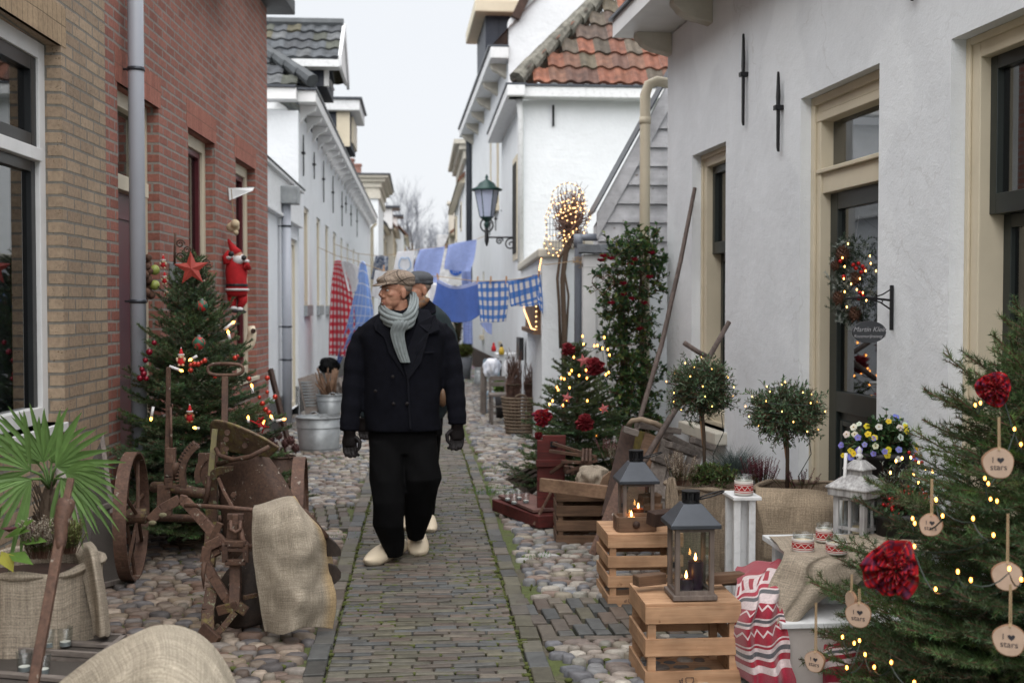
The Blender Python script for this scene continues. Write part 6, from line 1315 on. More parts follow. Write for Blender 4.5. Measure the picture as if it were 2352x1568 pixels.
# white lantern
def white_lantern():
    Y = 5.3; k = Y/FPX; b = W(1972,1262,Y); o = thing('lantern','whitewashed wooden lantern with tiered roof and ball finial','lantern',(0,0,0)); w = 86*k; hw = w/2; H = (1262 - 1132)*k; rot = .62
    MB().box((0,0,.01),(w*1.05,w*1.05,.02)).build('base',M['wwash'],o,bev=.003)
    for sx in (-1,1):
        for sy in (-1,1): MB().box((sx*(hw - .014),sy*(hw - .014),H/2),(.026,.026,H)).build('post',M['wwash'],o,bev=.002)
    m = MB()
    for s in (-1,1):
        for z in (.03,H*.42,H - .012): m.box((0,s*(hw - .014),z),(w - .04,.016,.014)); m.box((s*(hw - .014),0,z),(.016,w - .04,.014))
        m.box((0,s*(hw - .014),H/2),(.012,.014,H)); m.box((s*(hw - .014),0,H/2),(.014,.012,H))
    m.build('glazing_bars',M['wwash'],o)
    for s in (-1,1): MB().box((0,s*(hw - .014),H/2),(w - .05,.002,H - .03)).build('glass',M['clear'],o); MB().box((s*(hw - .014),0,H/2),(.002,w - .05,H - .03)).build('glass',M['clear'],o)
    def tier(pr,nm): MB().loft([[V((sx*a,sy*a,z)) for sx,sy in ((-1,-1),(1,-1),(1,1),(-1,1))] for a,z in pr]).build(nm,M['wwash'],o,bev=.003)
    e = hw + .018; tier([(e,H),(e,H + .032),(e + .008,H + .034),(e + .008,H + .042),(hw*.52,H + .098)],'roof'); tier([(hw*.5,H + .09),(hw*.5,H + .12)],'collar'); tier([(hw*.66,H + .12),(hw*.66,H + .128),(hw*.25,H + .165)],'top_roof')
    MB().lathe([(.012,0),(.012,.01),(.019,.02),(.012,.03),(.009,.034),(.014,.045),(.006,.058),(.001,.066)],(0,0,H + .162),16).build('finial',M['wworn'],o,smooth=True)
    MB().tube([(-.02,0,H + .18),(.02,-.02,H + .17),(.045,-.03,H + .13),(.055,-.03,H + .10)],.0025,6).build('wire_handle',M['iron'],o); MB().lathe([(.03,0),(.03,.09),(.001,.09)],(0,0,.02),20).build('candle_body',M['wax_c'],o); o.location = (b.x,Y,zt + .0 if False else b.z); o.rotation_euler = (0,0,rot)
    tag(MB().box((b.x + .02,Y + .05,b.z/2),(.30,.3,b.z - .002)).build('wooden_box',M['creamw'],None,bev=.004),'off white box behind the stool carrying the white lantern','box')
white_lantern()
# door wreath, sign with lettering on its bracket
def wreath():
    R = random.Random(6); Y = 6.35; o = thing('door_wreath','oblong frosted fir wreath with cones and berries hanging at the door','wreath',W(1960,650,Y)); rg = np.random.default_rng(3); S = []
    for i in range(420):
        f = R.random(); py = 555 + 190*f; w_ = 52*math.sin(pi*min(1,max(.12,(py - 530)/230))) ** .5; px = 1958 + R.uniform(-w_,w_); p = W(px,py,Y + R.uniform(-.07,.06)); d = V((R.uniform(-1,1),R.uniform(-1,.3),R.uniform(-1,1))).normalized()*.055; fr = R.random() < .3; S.append((tuple(p),tuple(p + d),(.34,.38,.36) if fr else (.03,.055,.03)))
    Vt,F,col = needles(S,700,.018,.0026,rg); npmesh('greenery',M['needle'],o,Vt,F,col)
    for px,py,r in ((1935,585,22),(1965,640,18),(1925,685,18),(1963,722,20),(1918,610,14)):
        c = W(px,py,Y - .08); rr = r*Y/FPX; mb = MB(); mb.sph(c,rr*.7,10,8)
        for k in range(70): z = 1 - 2*(k + .5)/70; a = k*2.4; s = math.sqrt(1 - z*z); d = V((s*math.cos(a),s*math.sin(a),z)); mb.leaf(c + d*rr*.6,d + V((0,0,.5)),rr*.5,rr*.35,V((0,0,1)),.1)
        mb.build('pine_cone',M['twig'],o)
    for px,py in ((1960,608),(1972,605),(1981,612),(1966,616),(1985,618),(1978,625),(1938,635),(1975,672),(1982,680),(1972,685),(1930,600)): MB().sph(W(px,py,Y - .11),.0115,10,8).build('berry',M['red_gloss'],o,smooth=True)
    MB().tube([W(1965,550,Y),W(1975,480,6.6),W(1985,420,6.65)],.001,4).build('wire',M['zinc'],o)
    light_string('tiny warm lights among the needles of the door wreath',[W(x,y,Y - .12) for x,y in ((1948,560),(1998,588),(2000,605),(2012,622),(1935,592),(1940,612),(1988,622),(1975,640),(1938,640),(1955,652),(1968,665),(1982,672),(1940,670),(1990,690),(1945,705))],'bulbd',.005,sag=0,cable=False)
    # the sign bracket
    pA,tA = rt(2053,700),None; t_ = rt(2053,700)[0]; z1,z0 = rt(2053,655)[1],rt(2053,758)[1]; s = thing('name_sign','oval dark sign with pale lettering hanging from a wrought iron bracket','sign',PR.pt(t_,z0)); mb = MB(); mb.bar(PR.pt(t_,z0,.012),PR.pt(t_,z1,.012),.016,.012)
    zz = rt(2053,690)[1]; mb.tube([PR.pt(t_,zz,.01),PR.pt(t_,zz + .015,.15),PR.pt(t_,zz + .01,.26)],.006,6); mb.tube([PR.pt(t_,zz - .05,.01),PR.pt(t_,zz - .01,.07),PR.pt(t_,zz + .01,.14)],.004,6); mb.tube([PR.pt(t_,zz + .06,.01),PR.pt(t_,zz + .03,.06),PR.pt(t_,zz + .012,.12)],.004,6)
    for k in range(5): mb.leaf(PR.pt(t_,zz + .01,.05 + k*.04),PR.n*.5 + V((0,0,1 if k % 2 else -1)),.035,.016)
    mb.build('bracket',M['iron'],s); c = PR.pt(t_,0,.17); Yc = c.y; cc = W(1995,762,Yc); rx = 41*Yc/FPX; rz = 26*Yc/FPX
    mb = MB().lathe([(1,0),(1,.012)],(0,0,0),48); mb.v = [(cc.x + x*rx,cc.y - z,cc.z + y*rz) for x,y,z in mb.v]; mb.build('plate',M['slate_sign'],s,bev=.002)
    X,Z = V((1,0,0)),V((0,0,1)); text('Martin Klein',.034,M['chalk'],s,cc + V((0,-.0135,.012)),X,Z,name='lettering',shear=.35); text('Rozemarijnsteeg 3',.022,M['chalk'],s,cc + V((0,-.0135,-.022)),X,Z,shear=.35)
    for dx in (-.03,.03): MB().tube([cc + V((dx,-.006,rz*.92)),cc + V((dx,-.006,rz + .085))],.0015,5).build('hanger',M['iron'],s)
wreath()

# ============================================================ LEFT: plough, planter, trays, tubs
def plough():
    o = thing('old_plough','rusty reversible plough with two spoked wheels and a T shaped crank','plough',G(500,1400)); Yw = 6.85
    def wheel(px,py,lab):
        c = W(px,py,Yw); r = .368; RX = Matrix.Rotation(pi/2,3,'Y'); RX = Matrix.Rotation(math.radians(3),3,'Z') @ RX; w_ = MB(); n = 48
        prof = [(r - .012,-.035),(r,-.035),(r,.035),(r - .012,.035)]; rings = [[c + RX @ V((a*math.cos(2*pi*k/n),a*math.sin(2*pi*k/n),z)) for k in range(n)] for a,z in prof]; w_.loft(rings,closed=True,caps=False); h = w_.build('wheel',M['rustl'],o,smooth=False)
        s = MB()
        for k in range(8): a = k*pi/4 + .2; sg = .03 if k % 2 else -.03; s.tube([c + RX @ V((.03*math.cos(a),.03*math.sin(a),sg)),c + RX @ V(((r - .01)*math.cos(a),(r - .01)*math.sin(a),0))],.011,6)
        s.build('spokes',M['rust'],h); MB().lathe([(.02,-.09),(.045,-.08),(.045,.08),(.02,.09)],c,16,RX).build('hub',M['rustm'],h,smooth=False); return c
    a = wheel(303,1185,''); b = wheel(689,1195,''); MB().tube([a + V((-.12,0,0)),b],.022,10).build('axle',M['rust'],o,smooth=True)
    B = lambda nm,pts,w_,t_,m='rust',up=(0,-1,0): [MB().bar(W(*p),W(*q),w_,t_,up=up).build(nm,M[m],o,bev=.003) for p,q in zip(pts,pts[1:])]
    T = lambda nm,pts,r,m='rust': MB().tube([W(*p) for p in pts],r,10).build(nm,M[m],o,smooth=True)
    B('lever',[(387,843,6.55),(386,960,6.55),(381,1150,6.5)],.024,.02); T('lever_rod',[(392,935,6.52),(394,1030,6.5)],.007,'rustl'); B('ratchet_case',[(393,1028,6.5),(393,1062,6.5)],.05,.04,'rustl'); B('rack',[(389,1065,6.5),(384,1110,6.5)],.035,.03)
    mb = MB()
    for k in range(9): mb.bar(W(380,1068 + k*6,6.47),W(397,1067 + k*6,6.47),.012,.02)
    mb.build('rack_teeth',M['rust'],o); B('bracket',[(378,1112,6.5),(377,1168,6.5),(395,1168,6.5)],.07,.05); T('cross_tube',[(352,1118,6.6),(380,1118,6.55),(400,1120,6.5),(450,1130,6.5),(500,1138,6.45)],.03,'rustm'); T('knob',[(398,1100,6.5),(402,1075,6.48),(405,1062,6.48)],.02)
    for r_,t_ in ((.20,.05),(.12,.03)):
        c = W(505,1090,6.5); MB().loft([[c + V((-(r_ + dr)*math.cos(th),dy,(r_ + dr)*math.sin(th))) for dr,dy in ((-.015,-t_/2),(.015,-t_/2),(.015,t_/2),(-.015,t_/2))] for th in [-.35 + 1.3*i/14 for i in range(15)]]).build('gear_quadrant',M['rust'],o)
    mb = MB()
    for k in range(15): th = -.3 + 1.2*k/14; c = W(505,1090,6.5); mb.box(c + V((-.225*math.cos(th),0,.225*math.sin(th))),(.02,.05,.009),Matrix.Rotation(th,3,'Y'))
    mb.build('gear_teeth',M['rust'],o); c = W(478,1075,6.52); MB().prism([W(x,y,6.5) for x,y in ((455,1040),(500,1040),(500,1100),(495,1140),(470,1120),(452,1085))],(0,.02,0)).build('side_plate',M['rust'],o,bev=.003)
    # T crank
    cx = W(518,848,6.7); P = []
    hw,hh = 36*6.7/FPX,13*6.7/FPX
    for th in [pi/2 + .1 + i*(2*pi - .02)/28 for i in range(29)]: c_,s_ = math.cos(th),math.sin(th); P.append(cx + V((hw*(abs(c_) ** .6)*(1 if c_ > 0 else -1)*1.1,-.01*(th - pi)/pi,hh*(abs(s_) ** .8)*(1 if s_ > 0 else -1))))
    MB().tube(P,.0095,8).build('crank_loop',M['rustl'],o,smooth=True); B('crank_shaft',[(517,862,6.7),(516,970,6.6),(515,1045,6.5)],.035,.02,'rust')
    # upper share with lichen
    def plate(nm,rows,m,solid=.012): return sheet(nm,None,None,surf(pw_(rows)),m,nu=24,nv=12,solid=solid,parent=o)
    plate('mouldboard',[[(484,972,6.25),(495,964,6.2),(540,975,6.1),(600,1002,6.05),(641,1027,6.05)],[(485,1000,6.3),(510,1003,6.24),(550,1012,6.16),(600,1022,6.1),(634,1036,6.08)],[(488,1030,6.3),(515,1034,6.27),(555,1040,6.22),(590,1046,6.16),(620,1048,6.12)]],'rustm2')
    B('upright',[(494,985,6.2),(489,1040,6.2),(484,1092,6.2)],.03,.02,'greymoss'); B('upright',[(512,1015,6.22),(512,1050,6.22)],.03,.015,'rustm'); plate('share_blade',[[(484,1082,6.15),(500,1073,6.12),(535,1070,6.05)],[(484,1100,6.17),(502,1090,6.14),(533,1080,6.06)]],'rustm2')
    T('curved_strap',[(496,1030,6.15),(505,1046,6.1),(535,1055,6.05),(575,1048,6.0),(618,1026,5.98)],.012); T('curved_strap',[(500,1066,6.2),(530,1056,6.1),(570,1050,6.05)],.012,'rustm')
    for x,y in ((523,992),(571,1003),(520,1008),(520,1030),(563,1022)): c = W(x,y,6.12); MB().lathe([(.015,0),(.015,.018),(.001,.018)],c,6,Matrix.Rotation(pi/2,3,'X')).build('bolt',M['rust'],o)
    plate('mouldboard',[[(500,1062,6.35),(540,1058,6.2),(585,1045,6.15),(612,1044,6.2)],[(505,1120,6.3),(560,1120,6.15),(615,1100,6.1),(650,1098,6.15)],[(512,1200,6.3),(575,1200,6.1),(650,1180,6.05),(688,1175,6.1)],[(525,1290,6.3),(590,1290,5.95),(660,1270,5.95),(700,1250,6.1)]],'rustd')
    for x,y in ((537,1135),(530,1152),(532,1225)): MB().lathe([(.014,0),(.014,.02),(.001,.02)],W(x,y,6.0),6,Matrix.Rotation(pi/2,3,'X')).build('bolt',M['rust'],o)
    B('standard',[(486,1092,6.3),(487,1200,6.3),(480,1300,6.2)],.06,.05,'rustm'); B('stay',[(502,1098,6.1),(515,1130,6.0),(536,1168,5.9)],.016,.016,'rustl'); T('stay',[(482,1092,6.2),(478,1125,6.2),(470,1160,6.2)],.014)
    # draught arm and rod
    B('draught_arm',[(345,1194,5.9),(372,1168,5.9),(412,1146,5.9),(428,1150,5.9)],.05,.03,'rustl'); B('draught_arm',[(425,1150,5.88),(470,1200,5.8),(528,1268,5.7)],.05,.03,'rustl'); T('tie_rod',[(425,1159,5.85),(520,1165,5.8),(600,1172,5.7)],.011,'rustl')
    for x,y in ((350,1200),(374,1182)): MB().sph(W(x,y,5.86),(.020,.010,.012),8,6).build('lichen_lump',M['lich'],o)
    B('yoke',[(522,1186,5.7),(560,1186,5.7)],.03,.03); B('yoke',[(541,1180,5.68),(541,1215,5.68)],.028,.028,'rustl'); T('shackle',[(530,1195,5.66),(530,1215,5.64),(541,1222,5.63),(552,1215,5.64),(552,1195,5.66)],.009,'rustl'); T('shackle',[(552,1215,5.66),(558,1240,5.64),(572,1256,5.64),(585,1250,5.6)],.013,'rustl'); B('draught_head',[(528,1262,5.68),(533,1235,5.68),(536,1200,5.68)],.05,.04)
    for x0,x1,y0,y1 in ((517,565,1248,1290),): B('box_frame',[(x0,y0,5.62),(x1,y0,5.62),(x1,y1,5.62),(x0,y1,5.62),(x0,y0,5.62)],.028,.03); B('box_frame',[(x0,1262,5.62),(x1,1262,5.62)],.018,.02)
    B('side_bar',[(506,1240,5.7),(476,1255,5.7),(471,1290,5.7),(490,1325,5.68),(520,1372,5.65),(545,1395,5.6)],.045,.028,'rustl'); B('side_bar',[(506,1200,5.75),(487,1240,5.75),(500,1275,5.7)],.035,.02); B('beam',[(541,1290,5.68),(541,1340,5.65),(539,1400,5.6)],.05,.06,'rust'); T('knife',[(470,1290,5.68),(466,1320,5.66),(468,1352,5.65)],[.012,.010,.002],'rust')
    B('lower_arm',[(560,1372,5.6),(590,1365,5.65)],.02,.02,'rustm'); B('foot',[(500,1402,5.6),(545,1390,5.58),(566,1404,5.58)],.045,.028,'rustm'); B('foot',[(540,1405,5.58),(512,1440,5.56),(490,1462,5.55)],.03,.022,'rustm'); B('skid',[(488,1350,5.7),(478,1400,5.65),(478,1474,5.55)],.06,.03,'rustm'); B('skid',[(465,1440,5.56),(500,1474,5.5)],.05,.03,'rust')
    plate('lower_mouldboard',[[(560,1270,6.0),(600,1265,5.85),(640,1260,5.9)],[(510,1330,5.9),(565,1325,5.75),(630,1320,5.8)],[(492,1400,5.85),(560,1400,5.7),(620,1400,5.75)],[(500,1445,5.8),(560,1440,5.7),(605,1430,5.75)]],'rustk')
    for pts in ([(745,1225,5.6),(765,1245,5.6),(784,1270,5.6)],[(745,1290,5.6),(768,1298,5.6),(782,1320,5.6)]): plate('share_point',[[(745,pts[0][1],5.62),(770,pts[1][1],5.6),(783,pts[2][1] - 8,5.6)],[(745,pts[0][1] + 50,5.62),(765,pts[0][1] + 52,5.6),(783,pts[2][1] + 6,5.6)]],'rustk')
    T('handle_bar',[(590,1172,5.75),(640,1160,5.6),(700,1175,5.6),(750,1235,5.6)],.016)
    return o
M['rustm2'] = rustm('lichen_covered_iron',(.10,.062,.042),(.17,.115,.07),moss=1.5); M['rustd'] = rustm('dark_brown_iron',(.062,.034,.024),(.10,.055,.036)); M['rustk'] = rustm('blackened_iron',(.022,.015,.012),(.04,.025,.018)); M['lich'] = mat('pale_lichen',(.20,.18,.11),.95,b=1,bs=60); M['greymoss'] = mat('grey_mossy_iron',(.17,.13,.10),.9,c2=(.24,.22,.10),sc_=20,b=.6)
plough()
sheet('burlap_cloth','burlap with a yellow hem hung over the end of the plough','burlap',wr(surf(pw_([[(590,1158,5.75),(625,1148,5.78),(660,1140,5.78),(678,1138,5.76)],[(584,1172,5.62),(630,1165,5.5),(680,1150,5.5),(706,1182,5.62)],[(583,1215,5.55),(630,1210,5.42),(690,1195,5.42),(738,1222,5.6)],[(586,1270,5.53),(635,1270,5.40),(700,1265,5.42),(767,1284,5.62)],[(588,1330,5.53),(640,1330,5.40),(705,1325,5.43),(760,1320,5.6)],[(592,1390,5.53),(645,1395,5.42),(705,1385,5.44),(768,1380,5.58)],[(606,1452,5.52),(640,1458,5.44),(695,1438,5.46),(764,1444,5.56)]])),.04,8,4,.5),'burlape',uvs=(1,1.4),nu=70,nv=90)
sheet('burlap_cloth','large rounded heap covered with burlap at the bottom edge of the street','burlap',wr(surf(pw_([[(120,1700,3.9),(250,1620,3.9),(370,1580,3.9),(470,1620,3.9),(560,1720,3.85)],[(135,1580,3.6),(250,1500,3.6),(355,1462,3.6),(460,1490,3.6),(545,1600,3.55)],[(150,1575,3.35),(250,1508,3.3),(360,1460,3.28),(465,1492,3.3),(540,1610,3.3)],[(160,1660,3.15),(250,1590,3.05),(360,1555,3.0),(470,1590,3.05),(560,1700,3.1)],[(165,1860,3.0),(250,1850,2.9),(370,1850,2.86),(480,1850,2.88),(580,1860,2.95)]])),.07,6,5),'burlapl',uvs=(1,1),nu=80,nv=80)
burlap_tub('large burlap wrapped tub planted with the fan palm',76,148,1292,4.35,'burlap',seed=11)
sheet('burlap_drape','folded tail of burlap hanging down the right side of the palm tub','burlap',wr(surf(pw_([[(160,1262,4.5),(195,1245,4.45),(214,1246,4.4)],[(180,1275,4.3),(212,1262,4.2),(228,1270,4.3)],[(196,1330,4.25),(222,1320,4.15),(238,1330,4.28)],[(208,1400,4.24),(232,1395,4.14),(248,1400,4.28)],[(215,1460,4.24),(236,1462,4.14),(253,1458,4.28)]])),.02,14,4),'burlap',uvs=(.3,.8),nu=40,nv=60)
# iron handle with a swollen grip
ih = thing('iron_bar','slanting rusty iron bar with a thick grip in front of the palm tub','iron bar',W(85,1568,3.6)); MB().bar(W(76,1575,3.55),W(140,1225,3.75),.022,.03,up=(1,0,0)).build('bar',M['rustl'],ih,bev=.003); MB().tube([W(136,1262,3.73),W(139,1245,3.74),W(141,1200,3.76),(W(149,1165,3.78)),W(154,1148,3.79),W(156,1143,3.79)],[.014,.018,.022,.028,.026,.01],14).build('grip',M['rustl'],ih,smooth=True); MB().bar(W(152,1150,3.79),W(163,1098,3.82),.012,.022,up=(1,0,0)).build('tang',M['rustl'],ih,bev=.002)
# low trays with wire mesh, tealights on them
def mesh_tray(label,pts,z,h):
    P = [G(x,y,z) for x,y in pts]; o = thing('mesh_tray',label,'tray',P[0] - V((0,0,z))); n = len(P)
    for k in range(n): a,b = P[k],P[(k + 1) % n]; MB().prism([a + V((0,0,.012)),b + V((0,0,.012)),b - V((0,0,h)),a - V((0,0,h))],((P[(k + 2) % n] - b).normalized()*.018)).build('side_board',M['greywood'],o,bev=.002)
    m = MB(); m.prism([p - V((0,0,.006)) for p in P],(0,0,-.004)); m.build('wire_mesh',M['mesh'],o); mid0,mid1 = (P[0] + P[3])/2,(P[1] + P[2])/2
    MB().bar(mid0 + V((0,0,.004)),mid1 + V((0,0,.004)),.03,.014).build('crossbar',M['greywood'],o,bev=.002); MB().prism([p - V((0,0,h)) for p in P],(0,0,-(z - h) + .01)).build('support',M['dkwood'],o); return o
def meshm():
    m,t,p = nmat('wire_mesh'); v = coords(t); s = N(t,'SeparateXYZ'); L(t,v,s.inputs[0]); q = math_(t,'MULTIPLY',math_(t,'SINE',math_(t,'MULTIPLY',s.outputs[0],900)),math_(t,'SINE',math_(t,'MULTIPLY',math_(t,'ADD',s.outputs[1],s.outputs[2]),900)))
    L(t,mixc(t,ramp(t,q,.1,.5),(.035,.028,.024),(.14,.12,.105)),p.inputs['Base Color']); p.inputs['Roughness'].default_value = .7; bump(t,p,q,.5,.003); return m
M['mesh'] = meshm()
mesh_tray('wire mesh tray with grey wooden rim behind the nearer one',((-60,1445),(292,1462),(236,1508),(-60,1488)),.39,.10); mesh_tray('nearest wire mesh tray in the bottom left corner',((-60,1496),(222,1514),(110,1620),(-60,1600)),.372,.10)
for x,yb,z,nm in ((112,1486,.39,'left one of the two rear'),(150,1484,.39,'right one of the two rear')): tealight(nm + ' tealight glasses on the wire mesh tray',x,yb,G(x,yb,z).y,z,.068,.026,'tealight glasses on the mesh trays')
for x,yb,z,nm in ((56,1542,.372,'left one of the two front'),(99,1548,.372,'right one of the two front')): tealight(nm + ' tealight glasses on the wire mesh tray',x,yb,G(x,yb,z).y,z,.068,.026,'tealight glasses on the mesh trays')
# screens leaning on the wall
sc_ = thing('mesh_screen','tall wooden framed mesh screen leaning on the brick wall by the palm','screen',W(250,1340,6.6)); q = [W(150,1015,7.1),W(232,997,7.35),W(278,1332,6.75),W(195,1352,6.4)]
MB().prism(q,(.01,.0,0)).build('wire_mesh',M['mesh'],sc_)
for a,b,w_ in ((0,1,.03),(1,2,.03),(2,3,.05),(3,0,.03)): MB().bar(q[a],q[b],w_,.028).build('frame_bar',M['greywoodz'],sc_,bev=.003)
MB().bar(q[0].lerp(q[3],.52),q[1].lerp(q[2],.50),.05,.03).build('crossbar',M['greywood'],sc_,bev=.003); MB().bar(W(120,1080,6.6),W(190,1345,6.3),.07,.03).build('frame_bar',M['greywoodz'],sc_,bev=.003)
tag(MB().tube([W(140,1060,5.6),W(150,1160,5.5),W(165,1260,5.4),W(172,1350,5.35)],[.028,.03,.034,.036],10).build('birch_log',M['birch'] if 'birch' in M else M.setdefault('birch',mat('birch_bark',(.36,.33,.30),.8,c2=(.12,.10,.09),sc_=30,b=.6,st=(1,1,.4))),smooth=True),'pale peeling post standing behind the palm tub','post')
# baskets, buckets, tubs
def basket(name,label,cat,px,rpx,yt,yb,m,taper=.85,Y=None,weave=16,handles=True,gaps=False):
    g0 = G(px,yb); Y = Y or g0.y; x = W(px,yb,Y).x; r = rpx*Y/FPX; h = W(px,yt,Y).z; o = thing(name,label,cat,(x,Y,0)); n = 26; mb = MB()
    for j in range(weave + 1):
        f = j/weave; q = r*(taper + (1 - taper)*f); mb.tube([(x + q*(1 + (.02 if (i + j) % 2 else -.02))*math.cos(2*pi*i/(2*n)),Y + q*(1 + (.02 if (i + j) % 2 else -.02))*math.sin(2*pi*i/(2*n)),.01 + (h - .01)*f) for i in range(2*n)],(h/weave*(.28 if gaps else .55)) if j < weave else .013,5,closed=True)
    mb.build('weave',M[m],o,smooth=True); s = MB()
    for i in range(n): a = 2*pi*i/n; s.tube([(x + r*taper*math.cos(a),Y + r*taper*math.sin(a),0),(x + r*math.cos(a),Y + r*math.sin(a),h)],.005,5)
    s.build('stakes',M[m],o)
    if handles: MB().tube([(x + .07*math.cos(a),Y - r*.99,h + .05*math.sin(a)) for a in [pi*i/10 for i in range(11)]],.009,8).build('handle',M[m],o,smooth=True)
    return o,V((x,Y,h)),r
basket('wicker_basket','dark wicker basket holding the foot of the left spruce','basket',436,44,1150,1272,'wick',.92,Y=7.85,handles=False)
bo,bc,br_ = basket('willow_basket','large pale openwork basket full of birch brooms','basket',1193,41,912,998,'rattan',.74,weave=11,gaps=True)
def broom(label,px0,px1,yt,Y,n=150,seed=1):
    R = random.Random(seed); a = W(px0,900,Y).x; b = W(px1,900,Y).x; zt = W(0,yt,Y).z; mb = MB(); cx = (a + b)/2
    for i in range(n):
        p = V((cx + R.uniform(-.09,.09),Y + R.uniform(-.09,.09),.08)); m = V((cx + R.uniform(-.10,.10),Y + R.uniform(-.07,.07),.62)); e = V((cx + (b - a)*.5*R.uniform(-1,1),Y + R.uniform(-.12,.12),zt*R.uniform(.72,1.0))); mb.tube([p,m,m.lerp(e,.6) + V((R.uniform(-.01,.01),0,0)),e],[.006,.005,.004,.0015],3)
    o = mb.build('broom',M['twig']); o.data.materials[0] = M['broomt']; tag(o,label,'broom','birch brooms in the willow basket'); MB().tube([(cx + .085*math.cos(t),Y + .085*math.sin(t),.62) for t in [i*pi/8 for i in range(16)]],.012,6,closed=True).build('binding',M['wick'],o,smooth=True)
broom('taller left birch broom in the willow basket',1160,1200,800,bc.y - .02,95,1); broom('right birch broom in the willow basket',1203,1240,832,bc.y + .05,90,2)
def tub(name,label,cat,px,rpx,yt,yb,m='zinc',taper=.88,Y=None,handle=True,hoops=2,sy=1.0):
    g0 = G(px,yb); Y = Y or g0.y + .0; x = W(px,yb,Y).x; r = rpx*Y/FPX; z0 = W(px,yb,Y).z if abs(W(px,yb,Y).z) > .05 else 0; h = W(px,yt,Y).z - z0; o = thing(name,label,cat,(x,Y,z0)); c = V((x,Y,z0))
    MB().lathe([(.001,.01),(r*taper,.0),(r*taper,.015),(r,h),(r - .006,h),(r*taper - .006,.02),(.001,.02)],c,36,caps=False,sy=sy).build('body',M[m],o,smooth=True); mb = MB()
    for k in range(hoops): f = (.12,.72,.4)[k]; q = r*(taper + (1 - taper)*f) + .002; mb.tube([(x + q*math.cos(a),Y + q*sy*math.sin(a),z0 + h*f) for a in [i*pi/18 for i in range(36)]],.004,5,closed=True)
    mb.build('hoops',M[m],o,smooth=True); MB().tube([(x + r*math.cos(a),Y + r*sy*math.sin(a),z0 + h) for a in [i*pi/18 for i in range(36)]],.009,6,closed=True).build('rim',M[m],o,smooth=True)
    if handle:
        for s in (-1,1): MB().tube([(x + s*.3*r + .05*math.cos(a),Y + (-r if s > 0 else r)*sy*.98,z0 + h - .01 + .045*math.sin(a)) for a in [pi*i/8 for i in range(9)]],.006,6).build('handle',M[m],o,smooth=True)
    return o
tub('zinc_tub','large oval zinc wash tub standing on the cobbles at the left','tub',733,52,957,1035,'zinc',.86); tub('zinc_bucket','small zinc bucket with a white cloth behind the wash tub','bucket',757,30,906,952,'zinc',.82,Y=15.0)
tub('rusty_bucket','rust brown bucket filled with pine cones behind the plough','bucket',645,32,1048,1120,'rustd',.9,Y=8.9,hoops=1); R9 = random.Random(9)
for i,(x,y) in enumerate(((622,1008),(640,1000),(632,1026),(655,1018),(668,1012),(678,1030),(650,1038))):
    c = W(x,y,8.9 + R9.uniform(-.1,.1)); mb = MB(); mb.sph(c,.030,8,6)
    for k in range(46): z = 1 - 2*(k + .5)/46; a = k*2.4; s = math.sqrt(1 - z*z); d = V((s*math.cos(a),s*math.sin(a),z)); mb.leaf(c + d*.025,d + V((0,0,.5)),.022,.016,V((0,0,1)),.1)
    tag(mb.build('pine_cone',M['dkcone'] if 'dkcone' in M else M.setdefault('dkcone',mat('dark_pine_cone',(.12,.05,.045),.7,var=.4,sc_=30))),'dark pine cone piled in the rust brown bucket','pine cone','pine cones in the rusty bucket')
for lb,a,b,w_,t_,m in (('ribbed grey washboard leaning left of the bucket',(703,865,15.4),(722,948,15.0),.22,.04,'greywoodz'),('weathered wooden washboard leaning beside the bucket',(722,862,15.6),(742,935,15.2),.10,.03,'greywood')):
    o = tag(MB().bar(W(*a),W(*b),w_,t_,up=(0,-1,0)).build('washboard',M[m],None,bev=.006),lb,'washboard'); mb = MB(); A,Bq = W(*a),W(*b)
    for k in range(9): c = A.lerp(Bq,.15 + k*.08); mb.box(c + V((0,-.03,0)),(w_*.75,.02,.02))
    mb.build('ribs',M['zinc'],o)
MB_ = MB(); R = random.Random(5)
for i in range(26): p = W(755 + R.uniform(-14,14),925,15.0); MB_.tube([p,W(755 + R.uniform(-34,22),850 + R.uniform(-5,30),15.0 + R.uniform(-.2,.2))],[.016,.010],5)
tag(MB_.build('firewood',M['twig2'] if 'twig2' in M else M.setdefault('twig2',mat('firewood',(.20,.115,.07),.85,var=.5,sc_=12)),smooth=True),'bundle of thin firewood sticks standing in the zinc bucket','firewood')
sack('dark cloth bundle beside the firewood by the white wall',735,775,822,855,16.0,'trou','cloth_bundle','cloth',.2,6); sack('heap of pale firewood logs behind the bucket',762,790,868,905,16.2,'greywood','log_heap','log heap',.2,3)
sl_ = thing('old_sledge','narrow dark sledge standing upright against the white annex','sledge',G(650,1005)); MB().bar(W(621,848,12.2),W(660,1008,11.9),.04,.06).build('runner',M['dkwood'],sl_,bev=.004); MB().bar(W(628,850,12.5),W(648,1000,12.3),.03,.05).build('runner',M['zinc'],sl_,bev=.004)
for f in (.2,.5,.8): MB().bar(W(621,848,12.2).lerp(W(660,1008,11.9),f),W(628,850,12.5).lerp(W(648,1000,12.3),f),.03,.02).build('crossbar',M['dkwood'],sl_)
